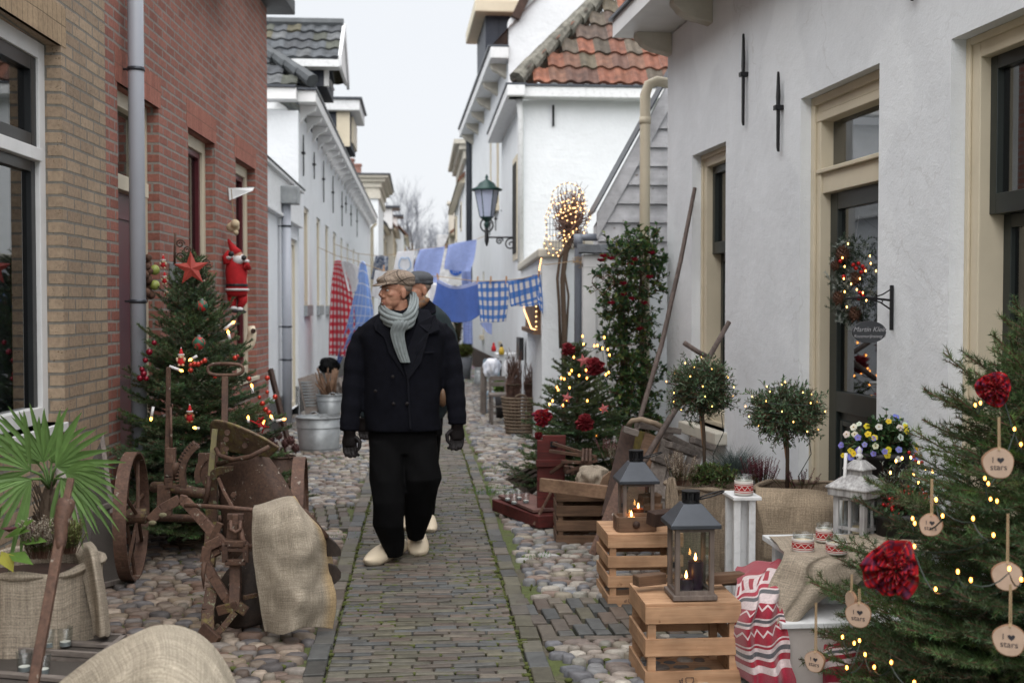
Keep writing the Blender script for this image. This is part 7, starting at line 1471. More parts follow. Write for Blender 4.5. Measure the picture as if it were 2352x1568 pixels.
# ---------------------------------------------------------------- things on the red brick wall
def wallp(px,py,off): t,z = PL.hit(px,py); return PL.pt(t,z,off)
def climbing_doll():
    Y = 10.9; s = Y/FPX; o = thing('climbing_doll','stuffed doll in red suit with white trim and pointed red hat hung between windows','doll',W(545,640,Y))
    b = MB(); b.loft([[W(cx,py,Y) + V((rx*s*math.cos(a),.09*k*math.sin(a),0)) for a in [i*pi/8 for i in range(16)]] for cx,py,rx,k in ((543,592,12,.6),(542,604,22,.9),(543,625,25,1),(543,645,23,1),(544,655,24,1),(544,668,25,1),(545,680,22,.9))]); b.build('tunic',M['red_felt'],o,smooth=True)
    for sx,pts in ((-1,((522,606),(518,590),(528,578))),(1,((564,608),(571,620),(562,596)))): MB().tube([W(x,y,Y - .05) for x,y in pts],[8.5*s,7.5*s,6*s],10).build('sleeve',M['red_felt'],o,smooth=True)
    for x0,x1,x2 in ((534,533,536),(556,558,551)): MB().tube([W(x0,676,Y),W(x1,692,Y),W(x2,706,Y)],[12*s,10*s,7*s],12).build('trouser_leg',M['red_felt'],o,smooth=True)
    MB().lathe([(24.5*s,0),(25*s,3*s),(24.5*s,6*s)],W(544,658,Y),20,sy=1.15,caps=False).build('belt',M['pot'],o); MB().lathe([(25*s,0),(27.5*s,2.5*s),(25*s,5*s)],W(545,668,Y),20,sy=1.1).build('tunic_trim',M['white_fur'],o,smooth=True)
    for x,y in ((524,592),(565,600),(537,708),(551,710)): MB().sph(W(x,y,Y - .05),(8*s,8*s,5*s),10,8).build('fluffy_trim',M['white_fur'],o,smooth=True)
    for x,y,w_ in ((539,714,9),(554,716,12)): MB().sph(W(x,y,Y - .06),(w_*s,10*s,4.5*s),10,8).build('boot',M['pot'],o,smooth=True)
    MB().sph(W(545,588,Y),13*s,14,10).build('head',M['skin'],o,smooth=True); h = MB(); h.sph(W(547,598,Y - .05),(13*s,9*s,11*s),12,8); h.sph(W(538,592,Y - .03),(6*s,5*s,8*s),8,6); h.sph(W(556,592,Y - .03),(6*s,5*s,8*s),8,6); h.build('beard',M['white_fur'],o,smooth=True)
    MB().tube([W(545,584,Y),W(536,572,Y),W(528,558,Y),W(524,549,Y)],[13*s,9*s,5*s,2*s],12).build('hat',M['red_felt'],o,smooth=True); MB().sph(W(531,583,Y - .12),6.5*s,8,6).build('mitten',M['pot'],o,smooth=True); MB().sph(W(560,592,Y - .12),6*s,8,6).build('mitten',M['pot'],o,smooth=True)
    bk = thing('wall_bracket','small white wall bracket with a cord and a pale shell ornament above the doll','bracket',wallp(528,450,0)); MB().prism([wallp(522,432,.01),wallp(540,430,.18),wallp(536,438,.18),wallp(524,460,.01)],(0,.02,0)).build('bracket_arm',M['wpaint'],bk); MB().tube([W(531,434,10.8),W(537,510,10.85)],.004,5).build('cord',M['twine'],bk); f = MB(); f.sph(W(535,522,10.85),(15*s,12*s,12*s),12,8); f.sph(W(540,514,10.8),(10*s,10*s,10*s),10,8); f.sph(W(542,534,10.8),(6*s,6*s,6*s),8,6); f.build('shell',M['cream_fur'],bk,smooth=True)
climbing_doll()
cl_ = thing('hanging_clog','pale wooden clog hanging on the red brick wall as an ornament','clog',wallp(580,800,.1)); Yc = 11.5; MB().loft([[W(cx,py,Yc) + V((r*Yc/FPX*math.cos(a),.06*math.sin(a),.3*r*Yc/FPX*math.sin(a))) for a in [i*pi/7 for i in range(14)]] for cx,py,r in ((577,750,8),(579,765,10),(577,780,11),(571,792,14),(566,802,13),(562,808,6))]).build('shell',M['clog'],cl_,smooth=True); MB().lathe([(.02,0),(.025,.01)],W(582,760,Yc - .07),14,Matrix.Rotation(pi/2,3,'X')).build('opening',M['dkwood'],cl_)
# star, scroll bracket and rusty lantern behind the tree top
star(440,617,40,7.62,'large red metal star tied to the tip of the left spruce','star_red',.05,name='tree_star')
sb = thing('scroll_bracket','rusty scrolled iron bracket on the wall behind the tree star','bracket',wallp(402,600,0)); mb = MB(); Ya = 8.55; mb.bar(W(403,535,Ya),W(401,608,Ya),.016,.012); mb.bar(W(402,610,Ya),W(485,608,Ya),.016,.012)
for cx,cy,r in ((414,560,10),(414,590,10),(430,575,9),(428,597,8),(473,604,9)): c = W(cx,cy,Ya); mb.tube([c + V((r*Ya/FPX*(1 - i/30)*math.cos(i*.4),0,r*Ya/FPX*(1 - i/30)*math.sin(i*.4))) for i in range(24)],.006,5)
mb.build('scrollwork',M['rust'],sb,smooth=True)
wl = thing('wall_lantern','rusty brown lantern hanging under the scroll bracket','lantern',W(470,690,8.5)); MB().loft([[W(468,y,8.5) + V((a*r*8.5/FPX,b*r*8.5/FPX,0)) for a,b in ((-1,-1),(1,-1),(1,1),(-1,1))] for y,r in ((672,25),(668,25),(653,12),(646,5))]).build('roof',M['rust'],wl); MB().loft([[W(468,y,8.5) + V((a*r*8.5/FPX,b*r*8.5/FPX,0)) for a,b in ((-1,-1),(1,-1),(1,1),(-1,1))] for y,r in ((712,15),(673,19))]).build('body',M['rustd'],wl); MB().tube([W(473,646,8.5),W(473,625,8.5),W(473,612,8.5)],.006,6).build('hook',M['rust'],wl)
mbx = tag(MB().box(wallp(392,628,.05),(.10,.10,.16)).build('mailbox',M['zinc'],None,bev=.008),'small grey metal box screwed to the red brick wall','mailbox')
def doll(label,px,py,hpx,Y,fur,name='gnome_ornament',hat=True):
    s = hpx*Y/FPX; c = W(px,py,Y); o = thing(name,label,'ornament',c - V((0,0,s/2))); MB().sph(c - V((0,0,s*.2)),(s*.26,s*.2,s*.3),10,8).build('body',M['red_felt'],o,smooth=True); b = MB(); b.sph(c + V((0,0,s*.12)),s*.2,10,8); b.sph(c + V((-.02*s,-.18*s,s*.08)),s*.09,8,6)
    for sx in (-1,1): b.sph(c + V((sx*s*.24,-.1*s,-s*.1)),(s*.09,s*.09,s*.15),8,6); b.sph(c + V((sx*s*.12,-.05*s,-s*.46)),(s*.1,s*.12,s*.09),8,6)
    b.build('fur',M[fur],o,smooth=True)
    if hat: MB().lathe([(s*.2,0),(s*.12,s*.15),(.004,s*.42)],c + V((0,0,s*.22)),12).build('hat',M['red_felt'],o,smooth=True); t = MB(); t.lathe([(s*.22,0),(s*.24,s*.04),(s*.2,s*.08)],c + V((0,0,s*.19)),12); t.sph(c + V((0,0,s*.66)),s*.05,8,6); t.build('hat_trim',M['white_fur'],o,smooth=True)
    return o
for px,py,h,Y,f,lb in ((416,822,34,7.28,'cream_fur','small cream ornament doll with a tall red pointed hat near the tree centre'),(436,952,34,7.2,'brown_fur','small brown plush bear ornament in red low on the left spruce'),(375,603,26,8.3,'cream_fur','upper tiny red doll hung on the brick wall by the grey box'),(378,640,24,8.3,'cream_fur','middle tiny red doll hung on the brick wall by the grey box'),(383,672,20,8.3,'cream_fur','lowest tiny red doll hung on the brick wall')): doll(lb,px,py,h,Y,f)
# cone wreath by the door, half behind the downpipe
R = random.Random(8); cw = thing('cone_garland','garland of brown cones and green apples hanging at the red house door','garland',wallp(310,690,.02)); mb = MB(); ap = MB()
for i in range(20): c = wallp(309 + R.uniform(-5,6),592 + i*5,.05 + R.uniform(0,.05)); mb.sph(c,.035*R.uniform(.7,1.1),8,6)
for y in (620,655): ap.sph(wallp(314,y,.12),.035,10,8)
mb.build('cones',M['twig'],cw,smooth=True); ap.build('apples',M['moss2'] if 'moss2' in M else M.setdefault('moss2',mat('green_apple',(.30,.34,.08),.4,b=0)),cw,smooth=True)
# candle lights of the left tree
TC = [((347,962),(352,934)),((417,851),(389,841)),((437,826),(453,817)),((536,740),(515,757)),((524,762),(528,779)),((578,885),(581,903)),((447,982),(458,984)),((606,969),(598,989)),((653,962),(634,967)),((623,956),(628,966)),((570,958),(571,970))]
def tree_candles():
    P0 = W(347,962,7.3); o = thing('candle_lights','string of white candle lights on the left spruce','string lights',P0)
    for i,(f,b) in enumerate(TC): Y = 7.22 if f[0] < 560 else 7.5; a,c = W(*f,Y),W(*b,Y); d = (c - a).normalized(); e = MB().tube([a + d*.012,c],.0085,8).build('candle_tube',M['wpaint'],o,smooth=True); MB().tube([a - d*.012,a,a + d*.012],[.002,.009,.005],8).build('bulb',M['bulb'],e,smooth=True)
    pts = [W(*b,7.25) + V((0,.02,0)) for f,b in TC[:9]]; MB().tube(pts,.0018,4).build('cable',M['cable'],o)
tree_candles()
def bauble(px,py,r,Y,m,lb,grp=None): s = r*Y/FPX; o = MB().sph(W(px,py,Y),s,14,10).build('bauble',M[m],None,smooth=True); c = MB().lathe([(s*.25,0),(s*.25,s*.3),(.001,s*.3)],W(px,py,Y) + V((0,0,s*.95)),8).build('cap',M['zinc'],o); return tag(o,lb,'bauble',grp)
M['holly'] = mat('green_red_holly',(.40,.02,.02),.5,c2=(.015,.10,.06),sc_=45,lo=.5,hi=.56,b=.3)
bauble(464,702,13,7.45,'holly','green and red patterned ball just under the tree star'); bauble(457,788,15,7.25,'holly','larger green and red patterned ball at the middle of the left spruce')
for i,(x,y) in enumerate(((334,827),(343,808),(326,848),(322,868),(336,869),(330,858),(354,787))): bauble(x,y,7.5 if i % 2 else 6,7.35,'dred_gloss','small glossy dark red ball in the cluster at the left edge of the left spruce','dark red balls on the left spruce')
for i,(x,y) in enumerate(((438,838),(447,836),(455,836),(463,832),(438,850),(470,828),(494,865),(540,822),(572,870),(596,912),(603,926),(632,911),(614,900),(610,940),(618,947),(545,818),(614,868))): bauble(x,y,6 if i % 3 else 4.5,7.2 if x < 520 else 7.42,'or_gloss' if 'or_gloss' in M else M.setdefault('or_gloss',mat('glossy_orange_red',(.50,.05,.03),.2,.4,b=0)) and 'or_gloss','small glossy orange red ball strung on the left spruce','orange red balls on the left spruce')
mb = MB(); R = random.Random(3)
for k in range(9): p = W(600,968,7.4); mb.tube([p,p + V((R.uniform(-.04,.04),-.02,R.uniform(-.03,.04))),p + V((R.uniform(-.07,.05),-.01,R.uniform(-.09,.03)))],.004,5)
tag(mb.build('ribbon_bow',M['red_felt'],None,smooth=True),'bright red ribbon bow at the lower right of the left spruce','bow')

# ============================================================ STREET MIDDLE: laundry, lit pollard, chairs
M['c_red'] = cloth('red_gingham',(.74,.68,.69),((0,7,.5,(.62,.01,.035),.9),(1,15,.5,(.62,.01,.035),.9)))
M['c_white'] = cloth('white_linen',(.70,.70,.73)); M['c_lblue'] = cloth('light_blue_check',(.20,.34,.74),((0,6,.12,(.6,.66,.8),.8),(1,14,.12,(.6,.66,.8),.8)))
M['c_blue'] = cloth('blue_weave',(.035,.09,.36),((0,40,.45,(.10,.18,.50),.7),(1,40,.45,(.10,.18,.50),.5),(1,1.0,.12,(.36,.40,.60),.8)))
M['c_check'] = cloth('blue_check',(.64,.63,.64),((0,6,.45,(.02,.14,.48),.85),(1,5,.45,(.02,.14,.48),.85)))
M['c_peri'] = cloth('periwinkle_gingham',(.26,.36,.70),((0,30,.5,(.42,.47,.72),.7),(1,26,.5,(.28,.33,.62),.6),(0,1,.03,(.10,.15,.5),.9)))
M['c_print'] = mat('dark_print_cloth',(.30,.32,.36),.9,c2=(.04,.06,.11),sc_=22,lo=.45,hi=.55,b=.2)
A_,B_ = V((-1.75,20,0)),V((1.31,12.6,0))
def lineY(px):
    k = ray(px,640); k = k.x/k.y; f = (A_.x - k*A_.y)/((A_.x - k*A_.y) - (B_.x - k*B_.y)); return A_.y + (B_.y - A_.y)*f
LA = [W(x,y,lineY(x)) for x,y in ((731,568),(775,588),(821,600),(881,622),(945,630),(1007,635),(1095,646),(1150,645),(1200,640),(1245,628))]
tag(MB().tube(LA,.005,5).build('clothesline',M['twine'],smooth=True),'near clothesline slanting across the street from white wall to garden wall','clothesline')
LBp = [W(x,y,24) for x,y in ((768,560),(820,582),(870,588),(905,584),(955,574),(1022,566),(1095,550),(1118,540))]
tag(MB().tube(LBp,.006,5).build('clothesline',M['twine'],smooth=True),'far clothesline carrying the pale blue cloths','clothesline')
def hang(label,rows,m,amp=.05,n1=14,Y=None,uvs=(1,1),ph=0,name='tea_towel',cat='laundry'):
    R = [[W(x,y,(Y or lineY(x)) + (d[0] if d else 0)) for x,y,*d in r] for r in rows]; f0 = surf(R)
    return sheet(name,label,cat,lambda u,v: f0(u,v) + V((0,-amp*v ** .5*(math.sin(u*n1 + ph + v*1.5) + .4*math.sin(u*n1*2.3 + ph)),0)),m,nu=40,nv=36,uvs=uvs,solid=.003)
hang('red and white checked cloth hanging folded at the left end of the line',[[(768,600),(776,598),(786,600)],[(762,650),(782,655),(808,670)],[(757,740),(785,740),(815,740)],[(756,816),(785,818),(812,818)]],'c_red',.06,12); hang('white cloth folded over the line next to the red checked one',[[(783,600),(800,602),(824,612)],[(790,630),(810,632),(828,640)],[(800,668),(812,672),(822,664)]],'c_white',.03,8,ph=1)
hang('light blue checked cloth twisted into a long point on the line',[[(828,602),(834,599),(841,606)],[(815,670),(833,672),(852,680)],[(800,735),(825,735),(855,735)],[(790,770),(803,768),(815,765)],[(778,812),(786,812),(794,810)],[(769,850),(772,849),(775,846)]],'c_lblue',.05,12); hang('small white cloth pegged just left of the first flat cap',[[(862,620),(875,622),(890,624)],[(853,680),(870,686),(888,690)]],'c_white',.03,8); hang('white cloth glimpsed between the second cap and the blue apron',[[(982,650),(990,652),(1003,654)],[(985,700),(993,705),(1002,720)]],'c_white',.03,8)
hang('dark blue woven apron sagging between two pegs',[[(1005,640),(1035,655),(1060,656),(1097,645)],[(1000,670),(1030,680),(1065,682),(1102,672)],[(990,708),(1030,720),(1070,722),(1106,705)],[(992,728),(1025,738),(1075,738),(1112,716)]],'c_blue',.05,9)
hang('blue and white checked cloth in the middle of the near line',[[(1093,648),(1130,646),(1168,645)],[(1098,690),(1130,692),(1168,690)],[(1103,738),(1130,740),(1162,738)]],'c_check',.03,9); hang('blue and white checked cloth pegged last by the garden wall',[[(1166,646),(1200,640),(1238,630)],[(1172,700),(1205,690),(1243,678)],[(1176,700),(1208,704),(1245,700)]],'c_check',.04,10,uvs=(1,.8)); hang('narrow checked corner hanging down at the right end of the line',[[(1222,632),(1232,630),(1240,630)],[(1232,680),(1240,682),(1246,684)],[(1240,712),(1243,716),(1246,720)]],'c_check',.02,6,uvs=(.4,1)); hang('small lilac cloth corner below the checked cloth',[[(1102,742),(1115,740),(1130,742)],[(1118,762),(1122,765),(1129,768)]],'c_peri',.01,6)
hang('dark printed cloth bunched on the far line',[[(862,588),(876,586),(892,590)],[(852,640),(868,645),(890,640)]],'c_print',.05,9,Y=23.9); hang('white tea towel with pale blue emblem on the far line',[[(912,578),(930,577),(953,575)],[(900,640),(922,642),(946,640)]],'c_white',.01,5,Y=23.9); hang('large periwinkle cloth left of the other on the far line',[[(965,573),(990,570),(1022,566)],[(952,608),(975,615),(1010,625)],[(950,640),(975,645),(1003,650)]],'c_peri',.03,6,Y=23.9); hang('large periwinkle cloth at the right end of the far line',[[(1030,563),(1060,556),(1095,550)],[(1022,600),(1055,600),(1090,590)],[(1020,618),(1050,622),(1080,624)]],'c_peri',.03,6,Y=23.9); hang('long lilac cloth hanging to the knee near the far shop',[[(1060,622),(1070,622),(1082,620)],[(1062,700),(1072,702),(1084,700)],[(1064,788),(1074,790),(1086,790)]],'c_peri',.04,8,Y=24.5)
bl = MB().tube([W(930 + 14*math.cos(a),607 + 16*math.sin(a)*(1 + .15*math.sin(5*a)),23.86) for a in [i*pi/12 for i in range(24)]],.012,5,closed=True).build('embroidered_ring',mat('pale_blue_thread',(.35,.50,.72),.9,b=0),bpy.data.objects['tea_towel.%03d' % (len([o for o in bpy.data.objects if o.name.startswith('tea_towel')]) - 4)])
PEG = ['on the small white cloth left of the tweed cap','tilted at the left corner of the blue apron','between blue apron and checked cloth','at the middle of the first checked cloth','between the two checked cloths','at the garden wall end of the near line','tilted between the two big periwinkle cloths','on the tea towel with the pale blue ring']
for i,(px,y,Y,tl) in enumerate(((881,612,None,.1),(1007,632,None,-.3),(1097,640,None,.05),(1127,640,None,.05),(1163,640,None,0),(1238,624,None,0),(1022,560,24,.6),(930,572,24,0))):
    c = W(px,y + 6,Y or lineY(px)); d = V((tl,0,1)).normalized(); p = thing('clothes_peg',('wooden clothes peg %s' % PEG[i]),'clothes peg',c,'clothes pegs on the laundry lines')
    for s in (-1,1): MB().bar(c + V((s*.008,0,-.03)),c + d*.06 + V((s*.004,0,0)),.010,.012).build('peg_half',M['pine'],p)
# shop sign, shop objects
ss = thing('shop_sign','white hanging board with a blue disc below the far periwinkle cloth','sign',W(1045,680,30)); a,b = W(1030,600,30),W(1066,655,30); MB().box(((a.x + b.x)/2,30,(a.z + b.z)/2),(b.x - a.x,.05,a.z - b.z)).build('board',M['wpaint'],ss,bev=.01); MB().lathe([(.17,0),(.17,.02),(.001,.02)],W(1047,618,29.96),24,Matrix.Rotation(pi/2,3,'X')).build('blue_disc',mat('sign_blue',(.02,.12,.55),.5,b=0),ss); mb = MB()
for s in (-.07,-.01,.05): mb.bar(W(1047,622,29.92) + V((s,0,-.06)),W(1047,622,29.92) + V((s + .03,0,.09)),.02,.01)
mb.build('pale_bars',M['wpaint'],ss)
def ball_plant(label,px,py,rpx,Y,pot_yb,col,potm='potg',n=260):
    R = random.Random(int(px)); c = W(px,py,Y); r = rpx*Y/FPX; base = V((c.x,Y,0)); o = thing('boxwood_ball',label,'boxwood',base); leafcloud('','','',base,ball_twigs(c,(r,r,r*.9),n,R,.3,-1,0),.06,.04,col,22,parent=o,seed=3,stem=.003); MB().lathe([(r*.6,0),(r*.85,c.z - r*.6),(r*.75,c.z - r*.6)],base,20).build('pot',M[potm],o,smooth=True)
ball_plant('clipped boxwood ball in a tall grey pot by the far right wall',1066,806,23,25.5,865,[(.10,.13,.02),(.13,.16,.03),(.06,.09,.02)]); tub('zinc_bucket','upturned zinc bucket beside the boxwood pot','bucket',1101,11,845,882,'zinc',1.15,handle=False,Y=23.0)
R = random.Random(77); leafcloud('shop_spruce','small dark conifer behind the second man in front of the far shop','conifer',W(1052,780,27.5),[(W(1052,790,27.5),W(1052 + R.uniform(-12,12),R.uniform(690,780),27.5 + R.uniform(-.2,.2))) for i in range(90)],.08,.03,[(.03,.06,.03),(.05,.08,.035)],12,seed=5,stem=.004)
# chairs, post, cloth
def chair(label,px0,px1,yr,ys,yb,Y,m,dy=.4):
    o = thing('wooden_chair',label,'chair',(W((px0 + px1)/2,yb,Y).x,Y,0)); x0,x1 = W(px0,yb,Y).x,W(px1,yb,Y).x; zs,zr = W(px0,ys,Y).z,W(px0,yr,Y).z
    for x in (x0,x1):
        MB().bar((x,Y,0),(x,Y,zs),.035,.035).build('leg',M[m],o,bev=.003); MB().bar((x,Y + dy,0),(x,Y + dy + .05,zr),.035,.035).build('leg',M[m],o,bev=.003); MB().bar((x,Y,.2),(x,Y + dy,.2),.025,.025).build('stretcher',M[m],o)
    MB().box(((x0 + x1)/2,Y + dy/2,zs),(x1 - x0 + .06,dy + .05,.035)).build('seat',M[m],o,bev=.005)
    for f in (.98,.6): MB().bar((x0,Y + dy + .05,zs + (zr - zs)*f),(x1,Y + dy + .05,zs + (zr - zs)*f),.03,.06).build('back_rail',M[m],o,bev=.004)
    MB().bar((x0,Y,.25),(x1,Y,.25),.025,.025).build('stretcher',M[m],o); return o
chair('grey weathered wooden chair beside the willow basket',1130,1166,872,908,975,15.5,'greywood',.35); M['bluewood'] = wood('pale_blue_wood',(.30,.38,.45),(.20,.27,.33),2); chair('pale blue chair behind the grey one with white cloth on it',1116,1150,830,905,955,17.0,'bluewood')
tag(MB().tube([W(1110,948,17.0),W(1111,842,17.0)],[.05,.045],10).build('wooden_post',M['greywoodz']),'short weathered wooden post at the street side of the blue chair','post'); sack('crumpled pale blue cloth hung over the blue chair',1113,1147,824,866,16.9,'c_lw' if 'c_lw' in M else (M.setdefault('c_lw',mat('pale_cloth',(.52,.58,.70),.9,c2=(.68,.68,.72),sc_=5)) and 'c_lw'),'hung_cloth','cloth',.12,5); sack('white cloth with lilac spots behind the birch brooms',1158,1178,826,862,16.6,'c_white','hung_cloth','cloth',.06,7)
ledge = tag(MB().box(W(1143,816,17.4) + V((.18,.1,0)),(.42,.5,.06)).build('ledge',M['wworn'],None,bev=.005),'white ledge on the right wall carrying two small figures','ledge')
for px,py,h,m,lb in ((1134,796,22,'red_felt','small red figure on the white ledge'),(1152,801,27,'yellow_fig','small yellow figure with dark hood on the white ledge')):
    M.setdefault('yellow_fig',mat('yellow_glaze',(.55,.36,.03),.4,b=0)); s = h*17.2/FPX; c = W(px,py,17.2); o = thing('garden_figure',lb,'figurine',c - V((0,0,s/2))); MB().lathe([(s*.22,-s/2),(s*.26,-s*.2),(s*.14,s*.15),(.01,s*.2)],c,14).build('body',M[m],o,smooth=True); MB().sph(c + V((0,0,s*.25)),(s*.13,s*.13,s*.2),10,8).build('hood',M['pot'] if m != 'red_felt' else M['red_gloss'],o,smooth=True)
tag(MB().box(W(1186,800,15.9) + V((.05,0,0)),(.06,.5,.30)).build('cellar_vent',M['black']),'black narrow cellar opening low in the right wall','vent'); ball_plant('low green shrub in a dark pot behind the grey chair',1150,888,17,16.4,930,[(.09,.17,.03),(.12,.20,.04)],'pot',90); sack('round black bin bag behind the willow basket',1222,1256,872,945,14.6,'trou','dark_bag','bag',.18,3)
# pollard wound with rope light
def pollard():
    R = random.Random(31); Y = 12.35; b = W(1296,900,Y); b.z = 0; o = thing('pollard_tree','pollarded tree with a twiggy head standing at the garden wall','tree',b); tk = MB(); tk.tube([b,W(1296,750,Y),W(1292,640,Y),W(1300,580,Y),W(1306,548,Y)],[.035,.03,.027,.03,.06],10); tk.tube([W(1287,800,Y),W(1284,700,Y),W(1280,640,Y),W(1286,590,Y),W(1315,550,Y)],.016,7); tk.tube([W(1300,790,Y),W(1306,680,Y),W(1296,620,Y)],.012,6); tk.build('trunk',M['bark'],o,smooth=True); tw = MB(); c = W(1312,500,Y)
    for i in range(240):
        z = R.uniform(-1,1); a = R.uniform(0,6.28); s = math.sqrt(1 - z*z); d = V((s*math.cos(a)*.20,s*math.sin(a)*.18,z*.31)); p = W(1306,545,Y) + V((R.uniform(-.05,.05),R.uniform(-.05,.05),R.uniform(-.05,.2))); e = c + d*R.uniform(.7,1.15); m = p.lerp(e,.5) + V((R.uniform(-.06,.06),R.uniform(-.06,.06),R.uniform(-.04,.04))); tw.tube([p,m,e,e + V((R.uniform(-.05,.05),R.uniform(-.05,.05),R.uniform(-.02,.07)))],[.008,.006,.004,.002],4)
    tw.build('crown',M['twigp'] if 'twigp' in M else M.setdefault('twigp',mat('pinkish_twig',(.20,.13,.11),.85,var=.4,sc_=20)),o)
    g_ = MB()
    for x in range(1256,1290,7): g_.tube([W(x,500,Y + .1),W(x,585,Y + .1)],.004,4)
    for y in range(500,590,14): g_.tube([W(1256,y,Y + .1),W(1288,y,Y + .1)],.004,4)
    tag(g_.build('wire_trellis',M['pvcd']),'small grey wire trellis on top of the garden wall left of the pollard','trellis')
    W2 = lambda L_,dy=-.22: [W(x,y,Y + dy) for x,y in L_]
    rope('rope_light','rope light outlining the right side and top of the pollard head',W2([(1265,470),(1270,440),(1285,425),(1305,420),(1325,426),(1340,445),(1345,470),(1340,490),(1365,478),(1355,500),(1345,520),(1340,540),(1342,560)])); rope('rope_light','rope light zigzagging over the front of the pollard head',W2([(1258,500),(1275,455),(1310,437),(1335,450),(1275,470),(1300,462),(1338,468),(1270,500),(1300,478),(1345,478),(1290,500),(1320,515),(1325,480),(1300,470),(1280,490)]),r=.010)
    rope('rope_light','rope light looping down the left side of the pollard to the wall',W2([(1262,475),(1252,500),(1256,530),(1250,560),(1262,585),(1285,588),(1270,570),(1255,545),(1275,540),(1298,530),(1292,555),(1310,535),(1325,525),(1300,555),(1280,585)]),r=.010); rope('rope_light','short rope light hanging over the garden wall coping',W2([(1243,595),(1240,610),(1238,625)],-.25))
pollard()
tag(MB().tube([W(1240,608,12.3),W(1265,607,12.2),W(1300,602,11.6),W(1326,598,10.9)],.004,5).build('straw_garland',M['twine']),'thin straw garland tied between the clothesline and the grey pipe','garland')
R = random.Random(14); mb = MB()
for i in range(26): p = W(1330,600 + R.uniform(-8,10),10.85); mb.tube([p + V((R.uniform(-.06,.06),0,R.uniform(-.04,.04))),p + V((R.uniform(-.08,.08),0,R.uniform(-.05,.05)))],.003,4)
tag(mb.build('straw_star',M['twine']),'small straw star tied to the dark grey pipe','straw ornament'); p = thing('wire_heart','thin wire heart hanging between middle spruce and climber','ornament',W(1385,655,9.4)); c = W(1385,652,9.4); MB().tube([c + V((.0055*16*math.sin(a) ** 3,0,.0055*(13*math.cos(a) - 5*math.cos(2*a) - 2*math.cos(3*a) - math.cos(4*a)))) for a in [i*pi/16 for i in range(32)]],.003,5,closed=True).build('wire',M['twig'],p)

# ============================================================ PEOPLE
def plaidm(name,base,dark,f):
    m,t,p = nmat(name); v = coords(t); mp = N(t,'Mapping'); mp.inputs['Rotation'].default_value = (.3,.5,.55); L(t,v,mp.inputs[0]); s = N(t,'SeparateXYZ'); L(t,mp.outputs[0],s.inputs[0]); col = base
    for ax in (0,2):
        for ph,d_,op in ((0,.09,.8),(.16,.05,.45),(.27,.05,.35),(.55,.05,.3),(.75,.04,.35)): fr = math_(t,'FRACT',math_(t,'ADD',math_(t,'MULTIPLY',s.outputs[ax],f),ph)); col = mixc(t,math_(t,'MULTIPLY',math_(t,'LESS_THAN',fr,d_),op),col,dark)
    L(t,mixc(t,1.0,col,ramp(t,noise(t,v,120,3),.3,.7,(.75,)*3,(1.15,)*3),'MULTIPLY'),p.inputs['Base Color']); p.inputs['Roughness'].default_value = .95; bump(t,p,noise(t,v,300,3),.5,.002); return m
M['tweed'] = plaidm('tweed_check',(.26,.20,.155),(.03,.022,.018),15); M['greycap'] = mat('grey_wool',(.085,.09,.10),.95,var=.3,sc_=60,b=.5,bs=200); M['scarfm'] = mat('grey_knit_scarf',(.24,.27,.275),.95,var=.25,sc_=30,b=.5,bs=220); M['coat2'] = mat('navy_wool_facing',(.0085,.009,.0135),.95,var=.3,sc_=25,b=.5,bs=300,bd=.002,spec=.15); M['gjacket'] = mat('dark_green_jacket',(.012,.024,.028),.8,var=.3,sc_=20,b=.4,bs=100); M['greyhair'] = mat('short_grey_hair',(.28,.22,.18),.9,b=.8,bs=200)
M['eyew'] = mat('eye_white',(.6,.56,.52),.3,b=0); M['eyed'] = mat('eye_dark',(.02,.015,.012),.2,b=0); M['lip'] = mat('lips',(.32,.10,.09),.5,b=0); M['teeth'] = mat('teeth',(.5,.46,.38),.3,b=0)
